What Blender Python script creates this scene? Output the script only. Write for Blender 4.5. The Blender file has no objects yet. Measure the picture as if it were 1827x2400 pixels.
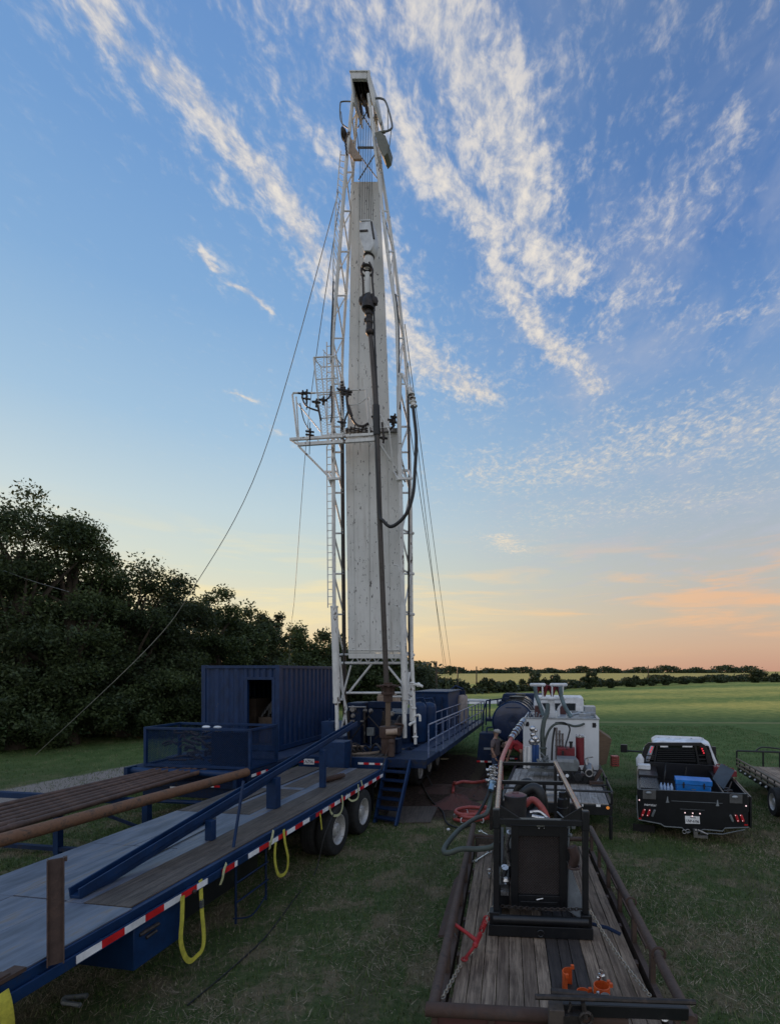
import bpy, math, random
import numpy as np
from mathutils import Vector as V, Matrix
random.seed(7); RNG=np.random.default_rng(7)
S=bpy.context.scene; C=S.collection
R=math.radians
# ---------------- camera ----------------
F=1150.0; CX=1100.0; HY=1573.0; H=3.8
cd=bpy.data.cameras.new('camera'); cam=bpy.data.objects.new('camera',cd); C.objects.link(cam)
cam.location=(0,0,H); cam.rotation_euler=(R(90),0,0)
cd.sensor_fit='VERTICAL'; cd.sensor_height=24; cd.lens=24*F/2400; cd.shift_y=(HY-1200)/2400; cd.shift_x=-(CX-913.5)/2400
cd.clip_start=.05; cd.clip_end=5000
S.camera=cam
S.view_settings.view_transform='Standard'; S.view_settings.look='None'; S.view_settings.exposure=0; S.view_settings.gamma=1
S.cycles.max_bounces=6; S.cycles.transparent_max_bounces=8
SUN_AZ=-47; SUN_EL=5
# ---------------- node helper ----------------
class NB:
    def __init__(s,tree): s.t=tree; s.n=tree.nodes; s.l=tree.links
    def new(s,typ,**k):
        n=s.n.new(typ)
        for a,b in k.items():
            if a[0]=='_':
                key=a[1:]; key=int(key) if key.isdigit() else key
                s.put(n.inputs[key],b)
            else: setattr(n,a,b)
        return n
    def put(s,i,v):
        if hasattr(v,'is_output'): s.l.new(v,i)
        elif isinstance(v,bpy.types.Node): s.l.new(v.outputs[0],i)
        else: i.default_value=v
    def m(s,op,a,b=0,c=0,clamp=False):
        n=s.n.new('ShaderNodeMath'); n.operation=op; n.use_clamp=clamp
        for i,x in enumerate((a,b,c)): s.put(n.inputs[i],x)
        return n.outputs[0]
    def vm(s,op,a,b=(0,0,0),out=0,sc=None):
        n=s.n.new('ShaderNodeVectorMath'); n.operation=op
        s.put(n.inputs[0],a); s.put(n.inputs[1],b)
        if sc is not None: s.put(n.inputs[3],sc)
        return n.outputs['Value'] if op in('DOT_PRODUCT','LENGTH','DISTANCE') else n.outputs[0]
    def ramp(s,fac,stops,interp='LINEAR'):
        n=s.n.new('ShaderNodeValToRGB'); n.color_ramp.interpolation=interp
        e=n.color_ramp.elements
        while len(e)<len(stops): e.new(.5)
        for el,(p,c) in zip(e,stops):
            el.position=p; el.color=(*c[:3],1) if not isinstance(c,(int,float)) else (c,c,c,1)
        s.put(n.inputs[0],fac); return n.outputs[0]
    def mix(s,f,a,b,typ='MIX'):
        n=s.n.new('ShaderNodeMix'); n.data_type='RGBA'; n.blend_type=typ
        s.put(n.inputs[0],f); s.put(n.inputs[6],col(a)); s.put(n.inputs[7],col(b)); return n.outputs[2]
    def sstep(s,x,a,b,lo=0.,hi=1.):
        n=s.n.new('ShaderNodeMapRange'); n.interpolation_type='SMOOTHSTEP'
        for i,v in enumerate((x,a,b,lo,hi)): s.put(n.inputs[i],v)
        return n.outputs[0]
    def noise(s,vec,scale,detail=4,rough=.55,dist=0,out=0):
        n=s.n.new('ShaderNodeTexNoise'); s.put(n.inputs['Vector'],vec)
        n.inputs['Scale'].default_value=scale; n.inputs['Detail'].default_value=detail
        n.inputs['Roughness'].default_value=rough; n.inputs['Distortion'].default_value=dist
        return n.outputs[out]
def col(c):
    if isinstance(c,tuple) and len(c)==3: return (*c,1)
    return c
def lin(r,g,b):
    return tuple((x/255/12.92) if x<=10 else ((x/255+.055)/1.055)**2.4 for x in (r,g,b))
# ---------------- world: dusk sky with cloud streets ----------------
W=bpy.data.worlds.new('World'); S.world=W; W.use_nodes=True
W.cycles.sampling_method='MANUAL'; W.cycles.sample_map_resolution=256
nb=NB(W.node_tree); nb.n.clear()
out=nb.new('ShaderNodeOutputWorld'); bg=nb.new('ShaderNodeBackground'); nb.l.new(bg.outputs[0],out.inputs[0])
tc=nb.new('ShaderNodeTexCoord'); D=nb.vm('NORMALIZE',tc.outputs['Generated'])
sep=nb.new('ShaderNodeSeparateXYZ',_0=D); dx,dy,dz=sep.outputs[0:3]
hz=nb.m('SQRT',nb.m('ADD',nb.m('MULTIPLY',dx,dx),nb.m('MULTIPLY',dy,dy)))
dyy=nb.m('MAXIMUM',nb.m('ABSOLUTE',dy),.25)
tanel=nb.m('DIVIDE',dz,nb.m('MAXIMUM',nb.m('MULTIPLY',hz,.92),.05))
tn=nb.m('MULTIPLY',nb.sstep(tanel,-.02,3,0,1),1)
te=nb.m('DIVIDE',tanel,1.6,clamp=True)
L=[(0,lin(248,206,150)),(.03,lin(248,222,176)),(.075,lin(240,230,196)),(.13,lin(218,227,215)),(.2,lin(200,221,229)),(.3,lin(168,203,232)),(.45,lin(138,181,226)),(.62,lin(120,165,219)),(.85,lin(110,153,211)),(1,lin(94,137,200))]
Rr=[(0,lin(208,160,138)),(.03,lin(216,180,154)),(.07,lin(210,192,172)),(.12,lin(198,196,190)),(.19,lin(178,192,206)),(.27,lin(154,182,213)),(.4,lin(118,157,209)),(.55,lin(92,134,195)),(.75,lin(92,128,183)),(1,lin(104,132,176))]
cl=nb.ramp(te,L); cr=nb.ramp(te,Rr)
# azimuth factor: 0 to the left (sun side), 1 to the right
azf=nb.sstep(nb.m('ADD',nb.m('DIVIDE',dx,nb.m('MAXIMUM',hz,.05)),nb.m('MULTIPLY',dy,-.0)),-.42,.56)
base=nb.mix(azf,cl,cr)
# behind the camera: unseen sky, brightened to fill the sides facing it
back=nb.sstep(dy,.15,-.5)
base=nb.mix(back,base,nb.ramp(te,[(0,(.85,.82,.82)),(.3,(.80,.85,.95)),(1,(.55,.66,.9))]))
sky=nb.new('ShaderNodeTexSky'); sky.sky_type='NISHITA'; sky.sun_disc=False
sky.sun_elevation=R(SUN_EL); sky.sun_rotation=R(SUN_AZ); sky.air_density=1; sky.dust_density=1
skc=nb.vm('SCALE',sky.outputs[0],sc=.05)
base=nb.mix(.12,base,skc)
base=nb.mix(nb.sstep(tanel,1.6,2.6),base,(.34,.46,.68))  # zenith above the frame, brightened for extra fill light
# cloud plane coordinates
zc=nb.m('MAXIMUM',dz,.04)
uv=nb.new('ShaderNodeCombineXYZ',_0=nb.m('DIVIDE',dx,zc),_1=nb.m('DIVIDE',dy,zc)).outputs[0]
nz=nb.noise(uv,5,3,.6,out=1)
uvw=nb.vm('ADD',uv,nb.vm('SCALE',nb.vm('SUBTRACT',nz,(.5,.5,.5)),sc=.13))
nzf=nb.noise(uv,22,2,.6,out=1)
uvw=nb.vm('ADD',uvw,nb.vm('SCALE',nb.vm('SUBTRACT',nzf,(.5,.5,.5)),sc=.035))
uvw=nb.vm('MULTIPLY',uvw,(1,1,0))
def px2uv(p): return ((p[0]-CX)/(HY-p[1]), F/(HY-p[1]),0)
bands=[([(190,-60),(250,80),(440,230),(640,440),(790,680)],.045,1.0),
 ([(860,560),(930,740)],.08,.95),([(930,760),(1000,860),(1120,920)],.10,.9),
 ([(1020,-40),(1090,120),(1190,320),(1250,520),(1310,640)],.088,1.0),
 ([(1165,600),(1230,730),(1300,840)],.05,1.0),([(1320,820),(1400,910)],.05,.75),
 ([(890,250),(1010,400),(1150,560)],.055,.95),
 ([(700,-60),(830,120),(950,230)],.08,.6),([(560,-40),(690,260)],.06,.42),([(860,60),(960,60)],.06,.62),
 ([(740,330),(800,400)],.04,.6),
 ([(1700,330),(1560,520),(1400,780)],.09,.45),([(1420,560),(1540,700)],.09,.42),([(1620,760),(1800,700)],.09,.38),
 ([(1180,1110),(1400,1090),(1600,1020),(1800,1000)],.34,.5),([(1300,1210),(1700,1160)],.4,.34),([(1450,1010),(1700,1060)],.3,.4),
 ([(462,592),(500,618)],.016,.85),([(535,655),(585,682),(632,722)],.018,.85),
 ([(560,928),(592,940)],.02,.7),([(440,300),(560,480)],.05,.42),([(290,230),(340,280)],.035,.35),
 ([(1170,1260),(1210,1290)],.14,.7),([(620,1000),(645,1012)],.04,.5),
 ([(1500,-40),(1827,300)],.2,.22),([(1250,100),(1500,300)],.16,.2)]
tot=None
for pts,w,st in bands:
    q=[px2uv(p) for p in pts]; dmin=None
    for a,b in zip(q[:-1],q[1:]):
        ab=V(b)-V(a)
        pa=nb.vm('SUBTRACT',uvw,a)
        t=nb.m('MULTIPLY',nb.vm('DOT_PRODUCT',pa,tuple(ab/ab.length_squared)),1,clamp=True)
        d=nb.vm('LENGTH',nb.vm('SUBTRACT',pa,nb.vm('SCALE',tuple(ab),sc=t)))
        dmin=d if dmin is None else nb.m('MINIMUM',dmin,d)
    core=nb.m('MULTIPLY',nb.m('EXPONENT',nb.m('MULTIPLY',nb.m('MULTIPLY',dmin,dmin),-1/(w*1.05)**2)),st)
    halo=nb.m('MULTIPLY',nb.m('EXPONENT',nb.m('MULTIPLY',dmin,-1/(w*2.0))),st*.56)
    v=nb.m('MAXIMUM',core,halo)
    tot=v if tot is None else nb.m('MAXIMUM',tot,v)
uvs=nb.vm('ADD',uv,nb.vm('SCALE',nb.vm('SUBTRACT',nb.noise(uv,8,2,.5,out=1),(.5,.5,.5)),sc=.05))
uva=nb.new('ShaderNodeMapping',vector_type='POINT',_Vector=uvs); uva.inputs['Rotation'].default_value=(0,0,R(-28)); uva.inputs['Scale'].default_value=(1,.62,1)
n1=nb.noise(uva.outputs[0],24,5,.66,.0); n2=nb.noise(uva.outputs[0],50,3,.65); n0=nb.noise(uv,7,3,.6)
nn=nb.m('ADD',nb.m('MULTIPLY',n0,.22),nb.m('ADD',nb.m('MULTIPLY',n1,.44),nb.m('MULTIPLY',n2,.34)))
kx=nb.m('ADD',nb.m('MULTIPLY',tot,.55),nb.m('MULTIPLY',nb.m('SUBTRACT',nn,.5),2.1))
dens=nb.m('MULTIPLY',nb.sstep(kx,.05,.58),nb.m('MULTIPLY',nb.m('POWER',tot,.55),.95))
dens=nb.m('MULTIPLY',nb.m('MULTIPLY',dens,nb.sstep(dy,.02,.2)),nb.sstep(dz,.06,.13))
# thin veil
veil=nb.m('MULTIPLY',nb.sstep(nb.noise(nb.vm('MULTIPLY',uv,(1.,.6,0)),3.2,5,.6,.6),.42,.75,0,.42),nb.m('MULTIPLY',nb.sstep(azf,.25,.8),nb.sstep(dz,.08,.22)))
ccol=nb.mix(nb.sstep(nn,.42,.64),lin(182,188,202),lin(240,231,218))
ccol=nb.mix(nb.sstep(tanel,.25,.9,.6,0),ccol,lin(240,222,190))
res=nb.mix(veil,base,lin(185,190,205))
res=nb.mix(nb.m('MULTIPLY',dens,.98,clamp=True),res,ccol)
# low evening cloud wisps above the horizon
az=nb.m('DIVIDE',dx,dyy)
lc=nb.new('ShaderNodeCombineXYZ',_0=nb.m('MULTIPLY',az,2.2),_1=nb.m('MULTIPLY',tanel,17)).outputs[0]
ln=nb.noise(lc,1.3,6,.6,.5)
lowm=nb.m('MULTIPLY',nb.sstep(tanel,.02,.09),nb.sstep(tanel,.34,.14))
low=nb.m('MULTIPLY',nb.sstep(ln,.46,.66),lowm)
low=nb.m('MULTIPLY',low,nb.m('MULTIPLY',nb.sstep(dy,.0,.3),.6))
res=nb.mix(low,res,nb.mix(azf,lin(252,232,176),lin(248,188,138)))
# below the horizon
res=nb.mix(nb.sstep(dz,0,-.03),res,lin(70,72,60))
nb.l.new(res,bg.inputs[0]); bg.inputs[1].default_value=1.0
# ---------------- sun ----------------
sd=bpy.data.lights.new('sun','SUN'); so=bpy.data.objects.new('sun',sd); C.objects.link(so)
sd.energy=3.5; sd.angle=R(2.5); sd.color=(1,.62,.36)
sv=V((math.sin(R(SUN_AZ))*math.cos(R(SUN_EL)),math.cos(R(SUN_AZ))*math.cos(R(SUN_EL)),math.sin(R(SUN_EL))))
so.rotation_euler=sv.to_track_quat('Z','Y').to_euler(); so.location=sv*60
# ---------------- projection helpers (used to read real positions) ----------------
def at(px,py,Y): return V(((px-CX)/F*Y,Y,H-(py-HY)/F*Y))
def gd(px,py,z=0.): return at(px,py,F*(H-z)/(py-HY))
def ray(px,py): return V(((px-CX)/F,1,-(py-HY)/F))
CAM=V((0,0,H))
def onplane(px,py,P,n):
    d=ray(px,py); return CAM+d*((P-CAM).dot(n)/d.dot(n))
def frame(x,y,az,z=0): return Matrix.Translation((x,y,z))@Matrix.Rotation(-R(az),4,'Z')
# ---------------- mesh builder ----------------
MATS={}
class MB:
    def __init__(s,M=None): s.v=[]; s.f=[]; s.M=M
    def add(s,vs,fs):
        o=len(s.v); s.v+=[tuple(s.M@V(v)) if s.M is not None else tuple(v) for v in vs]
        s.f+=[tuple(i+o for i in f) for f in fs]; return s
    def box(s,a,b):
        x0,y0,z0=a; x1,y1,z1=b
        if x0>x1:x0,x1=x1,x0
        if y0>y1:y0,y1=y1,y0
        if z0>z1:z0,z1=z1,z0
        vs=[(x,y,z) for z in(z0,z1) for y in(y0,y1) for x in(x0,x1)]
        return s.add(vs,[(0,2,3,1),(4,5,7,6),(0,1,5,4),(2,6,7,3),(0,4,6,2),(1,3,7,5)])
    def cbox(s,c,sz): return s.box([c[i]-sz[i]/2 for i in range(3)],[c[i]+sz[i]/2 for i in range(3)])
    def beam(s,p,q,w,h,up=(0,0,1)):
        p=V(p);q=V(q);d=(q-p).normalized();up=V(up)
        if abs(d.dot(up))>.95: up=V((0,1,0))
        r=d.cross(up).normalized();u=r.cross(d)
        vs=[e+r*(i*w/2)+u*(j*h/2) for e in(p,q) for j in(-1,1) for i in(-1,1)]
        return s.add(vs,[(0,1,3,2),(4,6,7,5),(0,4,5,1),(2,3,7,6),(0,2,6,4),(1,5,7,3)])
    def tube(s,pts,r,n=8,cap=True):
        pts=[V(p) for p in pts]; k=len(pts)
        rs=r if isinstance(r,(list,tuple)) else [r]*k
        vs=[];fs=[];prev=None
        for i,p in enumerate(pts):
            a=pts[max(i-1,0)];b=pts[min(i+1,k-1)];d=(b-a)
            d=d.normalized() if d.length>1e-9 else V((0,0,1))
            if prev is None:
                up=V((0,0,1)) if abs(d.z)<.9 else V((1,0,0)); x=d.cross(up).normalized()
            else:
                x=(prev-d*prev.dot(d)); x=x.normalized() if x.length>1e-6 else d.orthogonal().normalized()
            prev=x;y=d.cross(x)
            for j in range(n):
                t=2*math.pi*j/n; vs.append(p+(x*math.cos(t)+y*math.sin(t))*rs[i])
        for i in range(k-1):
            for j in range(n):
                a=i*n+j;b=i*n+(j+1)%n; fs.append((a,b,b+n,a+n))
        if cap: fs+= [tuple(reversed(range(n))),tuple(range((k-1)*n,k*n))]
        return s.add(vs,fs)
    def lathe(s,prof,p,axis=(0,0,1),n=24):
        """prof: (radius, distance along axis)"""
        ax=V(axis).normalized(); p=V(p)
        return s.tube([p+ax*z for _,z in prof],[max(r,.0005) for r,_ in prof],n) if all(prof[i][1]<prof[i+1][1] for i in range(len(prof)-1)) else s._lathe(prof,p,ax,n)
    def _lathe(s,prof,p,ax,n):
        x=ax.orthogonal().normalized();y=ax.cross(x);vs=[];fs=[];k=len(prof)
        for r,z in prof:
            for j in range(n):
                t=2*math.pi*j/n; vs.append(p+ax*z+(x*math.cos(t)+y*math.sin(t))*max(r,.0005))
        for i in range(k-1):
            for j in range(n):
                a=i*n+j;b=i*n+(j+1)%n;fs.append((a,b,b+n,a+n))
        return s.add(vs,fs)
    def ball(s,c,r,n=12,sc=(1,1,1)):
        vs=[];fs=[];m=n//2
        for i in range(m+1):
            ph=math.pi*i/m
            for j in range(n):
                t=2*math.pi*j/n; vs.append((c[0]+r*sc[0]*math.sin(ph)*math.cos(t),c[1]+r*sc[1]*math.sin(ph)*math.sin(t),c[2]+r*sc[2]*math.cos(ph)))
        for i in range(m):
            for j in range(n):
                a=i*n+j;b=i*n+(j+1)%n;fs.append((a,a+n,b+n,b))
        return s.add(vs,fs)
    def torus(s,c,ax,Rr,r,n=24,m=8,a0=0,a1=2*math.pi):
        ax=V(ax).normalized();x=ax.orthogonal().normalized();y=ax.cross(x);c=V(c)
        full=abs(a1-a0-2*math.pi)<1e-6
        pts=[c+(x*math.cos(a0+(a1-a0)*i/n)+y*math.sin(a0+(a1-a0)*i/n))*Rr for i in range(n+1)]
        return s.tube(pts,r,m,cap=not full)
    def prism(s,poly,d):
        """poly: list of 3D points (planar), extruded by vector d"""
        k=len(poly);d=V(d);vs=[V(p) for p in poly]+[V(p)+d for p in poly]
        fs=[tuple(reversed(range(k))),tuple(range(k,2*k))]+[(i,(i+1)%k,(i+1)%k+k,i+k) for i in range(k)]
        return s.add(vs,fs)
    def build(s,name,mat,parent=None,bev=0,sm=40,**tags):
        me=bpy.data.meshes.new(name)
        o=bpy.data.objects.new(name,me); C.objects.link(o)
        if parent is not None:
            TM=MATS[parent]
        else:
            a=np.array(s.v); org=V(((a[:,0].min()+a[:,0].max())/2,(a[:,1].min()+a[:,1].max())/2,a[:,2].min())); o.location=org; TM=Matrix.Translation(org)
        TI=TM.inverted(); MATS[o]=TM
        me.from_pydata([tuple(TI@V(v)) for v in s.v],[],s.f); me.update()
        me.materials.append(mat)
        me.shade_smooth(); me.set_sharp_from_angle(angle=R(sm))
        if parent is not None: o.parent=parent
        if bev:
            b=o.modifiers.new('bevel','BEVEL'); b.width=bev; b.segments=2; b.limit_method='ANGLE'; b.harden_normals=False
        for k,v in tags.items(): o[k]=v
        return o
def thing(name,loc,label,cat,group=None,az=0):
    o=bpy.data.objects.new(name,None); C.objects.link(o); o.location=loc; o.rotation_euler=(0,0,-R(az)); MATS[o]=frame(loc[0],loc[1],az,loc[2])
    o.empty_display_size=.2; o['label']=label; o['category']=cat
    if group: o['group']=group
    return o
def tag(o,label,cat,group=None):
    o['label']=label;o['category']=cat
    if group:o['group']=group
    return o
def smooth(pts,k=6):
    pts=[V(p) for p in pts];o=[]
    for i in range(len(pts)-1):
        p0=pts[max(i-1,0)];p1=pts[i];p2=pts[i+1];p3=pts[min(i+2,len(pts)-1)]
        for j in range(k):
            t=j/k;o.append(.5*((2*p1)+(p2-p0)*t+(2*p0-5*p1+4*p2-p3)*t*t+(3*p1-p0-3*p2+p3)*t**3))
    return o+[pts[-1]]
# ---------------- materials ----------------
def mat(name,c,rough=.6,metal=0,c2=None,thr=(.55,.75),sc=4,stretch=(1,1,1),bump=.15,bsc=30,coat=0,var=.25,rv=.15,spec=.5):
    m=bpy.data.materials.new(name); m.use_nodes=True; b=NB(m.node_tree); p=b.n['Principled BSDF']
    t=b.new('ShaderNodeTexCoord'); o=b.vm('MULTIPLY',t.outputs['Object'],stretch)
    n=b.noise(o,sc,8,.62,.2); f=b.noise(o,sc*5,4,.6)
    cc=b.mix(b.sstep(n,.3,.7),tuple(x*(1-var) for x in c),tuple(min(1,x*(1+var)) for x in c))
    if c2 is not None:
        k=b.sstep(b.m('ADD',b.m('MULTIPLY',n,.7),b.m('MULTIPLY',f,.3)),*thr); cc=b.mix(k,cc,c2)
    b.put(p.inputs['Base Color'],cc)
    b.put(p.inputs['Roughness'],b.m('ADD',rough-rv/2,b.m('MULTIPLY',f,rv),clamp=True))
    p.inputs['Metallic'].default_value=metal; p.inputs['Specular IOR Level'].default_value=spec
    if coat: p.inputs['Coat Weight'].default_value=coat
    if bump:
        bp=b.new('ShaderNodeBump'); bp.inputs['Strength'].default_value=bump; bp.inputs['Distance'].default_value=.01
        b.put(bp.inputs['Height'],b.noise(t.outputs['Object'],bsc,4,.6)); b.put(p.inputs['Normal'],bp.outputs[0])
    return m
def emis(name,c,st):
    m=bpy.data.materials.new(name); m.use_nodes=True; p=m.node_tree.nodes['Principled BSDF']
    p.inputs['Base Color'].default_value=(*c,1); p.inputs['Emission Color'].default_value=(*c,1); p.inputs['Emission Strength'].default_value=st
    return m
blue=mat('blue_paint',(.004,.025,.082),.5,0,(.03,.032,.036),(.56,.72),3,bump=.2,bsc=12,spec=.3)
blue_d=mat('blue_paint_worn',(.005,.018,.055),.6,0,(.025,.024,.026),(.5,.68),4,bump=.3,bsc=15,spec=.25)
blue_deck=mat('blue_steel_plate',(.115,.135,.18),.38,0,(.17,.135,.10),(.50,.68),1.5,stretch=(4,.7,1),bump=.25,bsc=3,var=.4,rv=.35)
blue_grat=mat('blue_walkway_plate',(.014,.032,.08),.55,0,(.06,.055,.05),(.5,.7),3)
white_m=mat('white_mast_paint',(.66,.66,.64),.5,0,(.07,.04,.025),(.575,.62),5,stretch=(1,1,.35),bump=.15,bsc=20,var=.18)
white_p_old=mat('white_panel_paint',(.55,.56,.54),.55,0,(.05,.045,.04),(.60,.63),4.5,stretch=(2.6,2.6,.7),bump=.35,bsc=2.2,var=.16)
white_c=mat('white_clean_paint',(.62,.64,.66),.4,0,(.25,.22,.2),(.66,.8),3)
rust=mat('rusty_steel',(.065,.036,.026),.8,0,(.05,.035,.03),(.45,.65),5,bump=.4,bsc=40)
pipe_o=mat('orange_rust_pipe',(.19,.095,.05),.75,0,(.075,.05,.035),(.46,.64),6,bump=.3,bsc=50)
pipe_b=mat('brown_drill_pipe',(.10,.06,.045),.6,.2,(.16,.09,.06),(.5,.7),7,bump=.3,bsc=60)
steel=mat('worn_steel',(.28,.27,.26),.4,.8,(.10,.07,.05),(.55,.7),10)
chrome=mat('bright_valve_metal',(.6,.6,.6),.25,.9,(.08,.07,.07),(.52,.6),16)
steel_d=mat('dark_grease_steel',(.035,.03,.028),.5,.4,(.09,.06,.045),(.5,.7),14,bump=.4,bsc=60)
black=mat('black_paint',(.008,.009,.011),.4,0,(.028,.025,.023),(.58,.75),5,bump=.15,bsc=25)
blacktruck=mat('black_truck_bed',(.007,.008,.011),.34,0,(.022,.022,.024),(.62,.8),4,bump=.08,bsc=20)
rubber=mat('tyre_rubber',(.018,.018,.018),.85,0,(.05,.042,.035),(.55,.75),9,bump=.4,bsc=60)
rim_m=mat('pale_wheel_rim',(.48,.47,.45),.45,.2,(.15,.11,.09),(.52,.66),12)
rubber_h=mat('black_rubber_hose',(.015,.016,.017),.5,0,bump=.15,bsc=60)
green_h=mat('grey_green_hose',(.055,.07,.06),.6,0,(.03,.03,.028),bump=.25,bsc=80)
bgrey_h=mat('blue_grey_hose',(.09,.14,.16),.5,0,bump=.2,bsc=60)
red_h=mat('faded_red_hose',(.36,.07,.06),.5,0,(.2,.05,.04),(.5,.7),8)
pink_h=mat('pink_red_hose',(.42,.12,.10),.45,0,(.3,.12,.1),(.5,.7),8)
red_p=mat('red_paint',(.34,.018,.02),.4,0,(.1,.03,.03),(.55,.7),8)
red_d=mat('dark_red_paint',(.16,.015,.022),.42,0,(.07,.02,.02),(.55,.7),8)
yellow=mat('yellow_webbing',(.55,.50,.06),.8,0,(.25,.22,.1),(.58,.7),12,bump=.5,bsc=120)
yellow2=mat('pale_yellow_webbing',(.55,.55,.30),.8,0,(.25,.24,.2),(.55,.7),12,bump=.5,bsc=120)
orange=mat('orange_paint',(.62,.10,.02),.45,0,(.3,.08,.03),(.6,.75),10)
grey=mat('grey_paint',(.14,.155,.16),.45,0,(.07,.065,.06),(.55,.7),6)
greyl=mat('light_grey_sheet',(.30,.33,.36),.35,.3,(.2,.2,.2),(.55,.7),5)
tan=mat('tan_faded_paint',(.36,.27,.2),.6,0,(.14,.08,.05),(.5,.66),6)
wood_brown=mat('brown_plywood',(.13,.085,.05),.8,0,(.07,.05,.035),(.5,.7),3,stretch=(1,1,5))
gal=mat('galvanised_wire',(.30,.30,.29),.45,.6)
wire_d=mat('dark_wire_rope',(.06,.06,.06),.6,.4)
chain_m=mat('chain_steel',(.42,.37,.30),.45,.7,(.2,.12,.07),(.5,.7),20)
dark=mat('dark_interior',(.006,.006,.008),.8)
soil=mat('soil_reddish',(.085,.045,.035),.95,0,(.05,.035,.025),(.45,.65),4,bump=.9,bsc=9)
glass=mat('tinted_glass',(.01,.012,.014),.06,0,bump=0,spec=.8)
cooler_m=mat('blue_cooler_plastic',(.01,.17,.55),.35,0,bump=.05)
ice=mat('pale_blue_bottles',(.35,.5,.75),.2,0,bump=.1)
tape_w=mat('white_reflective_tape',(.78,.78,.78),.3,0,bump=0)
tape_r=mat('red_reflective_tape',(.55,.015,.02),.3,0,bump=0)
skin=mat('skin',(.42,.24,.17),.55,0,bump=.1)
denim=mat('blue_denim',(.03,.05,.10),.85,0,bump=.3,bsc=90)
shirt_g=mat('grey_brown_shirt',(.14,.11,.11),.85,0,bump=.3,bsc=60)
shirt_r=mat('red_shirt',(.36,.03,.035),.85,0,bump=.3,bsc=60)
trouser=mat('brown_trousers',(.12,.085,.065),.85,0,bump=.3,bsc=60)
hatm=mat('pale_cap',(.4,.38,.36),.8,0,bump=.2)
bark=mat('bark',(.07,.055,.04),.9,0,bump=.8,bsc=12)
def panelmat():
    m=bpy.data.materials.new('white_panel_paint'); m.use_nodes=True; b=NB(m.node_tree); p=b.n['Principled BSDF']
    o=b.new('ShaderNodeTexCoord').outputs['Object']
    big=b.noise(o,.9,4,.6); st=b.noise(b.vm('MULTIPLY',o,(9,9,.35)),1,5,.6); ch=b.noise(b.vm('MULTIPLY',o,(1.6,1.6,.6)),9,5,.7); st2=b.noise(b.vm('MULTIPLY',o,(14,14,.8)),1,4,.65)
    c=b.mix(b.sstep(big,.3,.7),(.60,.60,.57),(.72,.72,.69)); c=b.mix(b.sstep(st,.5,.75,0,.45),c,(.36,.34,.31))
    c=b.mix(b.sstep(ch,.615,.64),c,(.045,.04,.038)); c=b.mix(b.m('MULTIPLY',b.sstep(st2,.60,.72,0,.8),b.sstep(big,.45,.65)),c,(.22,.16,.11))
    b.put(p.inputs['Base Color'],c); p.inputs['Roughness'].default_value=.5
    bp=b.new('ShaderNodeBump'); bp.inputs['Strength'].default_value=.35; bp.inputs['Distance'].default_value=.03; b.put(bp.inputs['Height'],b.noise(o,1.6,3,.5)); b.put(p.inputs['Normal'],bp.outputs[0])
    return m
white_p=panelmat()
def plankmat(name,c1,c2,ax=0,w=.14,M=None):
    m=bpy.data.materials.new(name); m.use_nodes=True; b=NB(m.node_tree); p=b.n['Principled BSDF']
    t=b.new('ShaderNodeTexCoord'); o=t.outputs['Object']
    n=b.noise(b.vm('MULTIPLY',o,(18,1.2,18)),1.5,8,.65,.3); f=b.noise(b.vm('MULTIPLY',o,(70,2.5,70)),1.5,5,.7); g=b.noise(o,2.2,5,.6)
    k=b.sstep(b.m('ADD',b.m('MULTIPLY',n,.5),b.m('ADD',b.m('MULTIPLY',f,.3),b.m('MULTIPLY',g,.2))),.38,.62)
    gi=b.new('ShaderNodeNewGeometry').outputs['Random Per Island']
    k=b.m('MULTIPLY',k,b.m('ADD',.45,b.m('MULTIPLY',gi,.75)),clamp=True)
    cc=b.mix(k,c1,c2); cc=b.mix(b.sstep(g,.56,.70,0,.55),cc,(.03,.022,.017)); cc=b.mix(b.sstep(f,.56,.70),cc,tuple(x*.25 for x in c1))
    b.put(p.inputs['Base Color'],cc); p.inputs['Roughness'].default_value=.75
    bp=b.new('ShaderNodeBump'); bp.inputs['Strength'].default_value=.7; bp.inputs['Distance'].default_value=.012
    b.put(bp.inputs['Height'],f); b.put(p.inputs['Normal'],bp.outputs[0]); return m
plank=plankmat('weathered_plank',(.085,.056,.038),(.40,.30,.215))
plank_l=plankmat('pale_weathered_plank',(.17,.155,.14),(.50,.47,.44))
plank_d=plankmat('brown_deck_plank',(.045,.036,.03),(.13,.105,.085))
plank_k=plankmat('dark_oily_plank',(.022,.018,.016),(.07,.055,.048))
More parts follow.
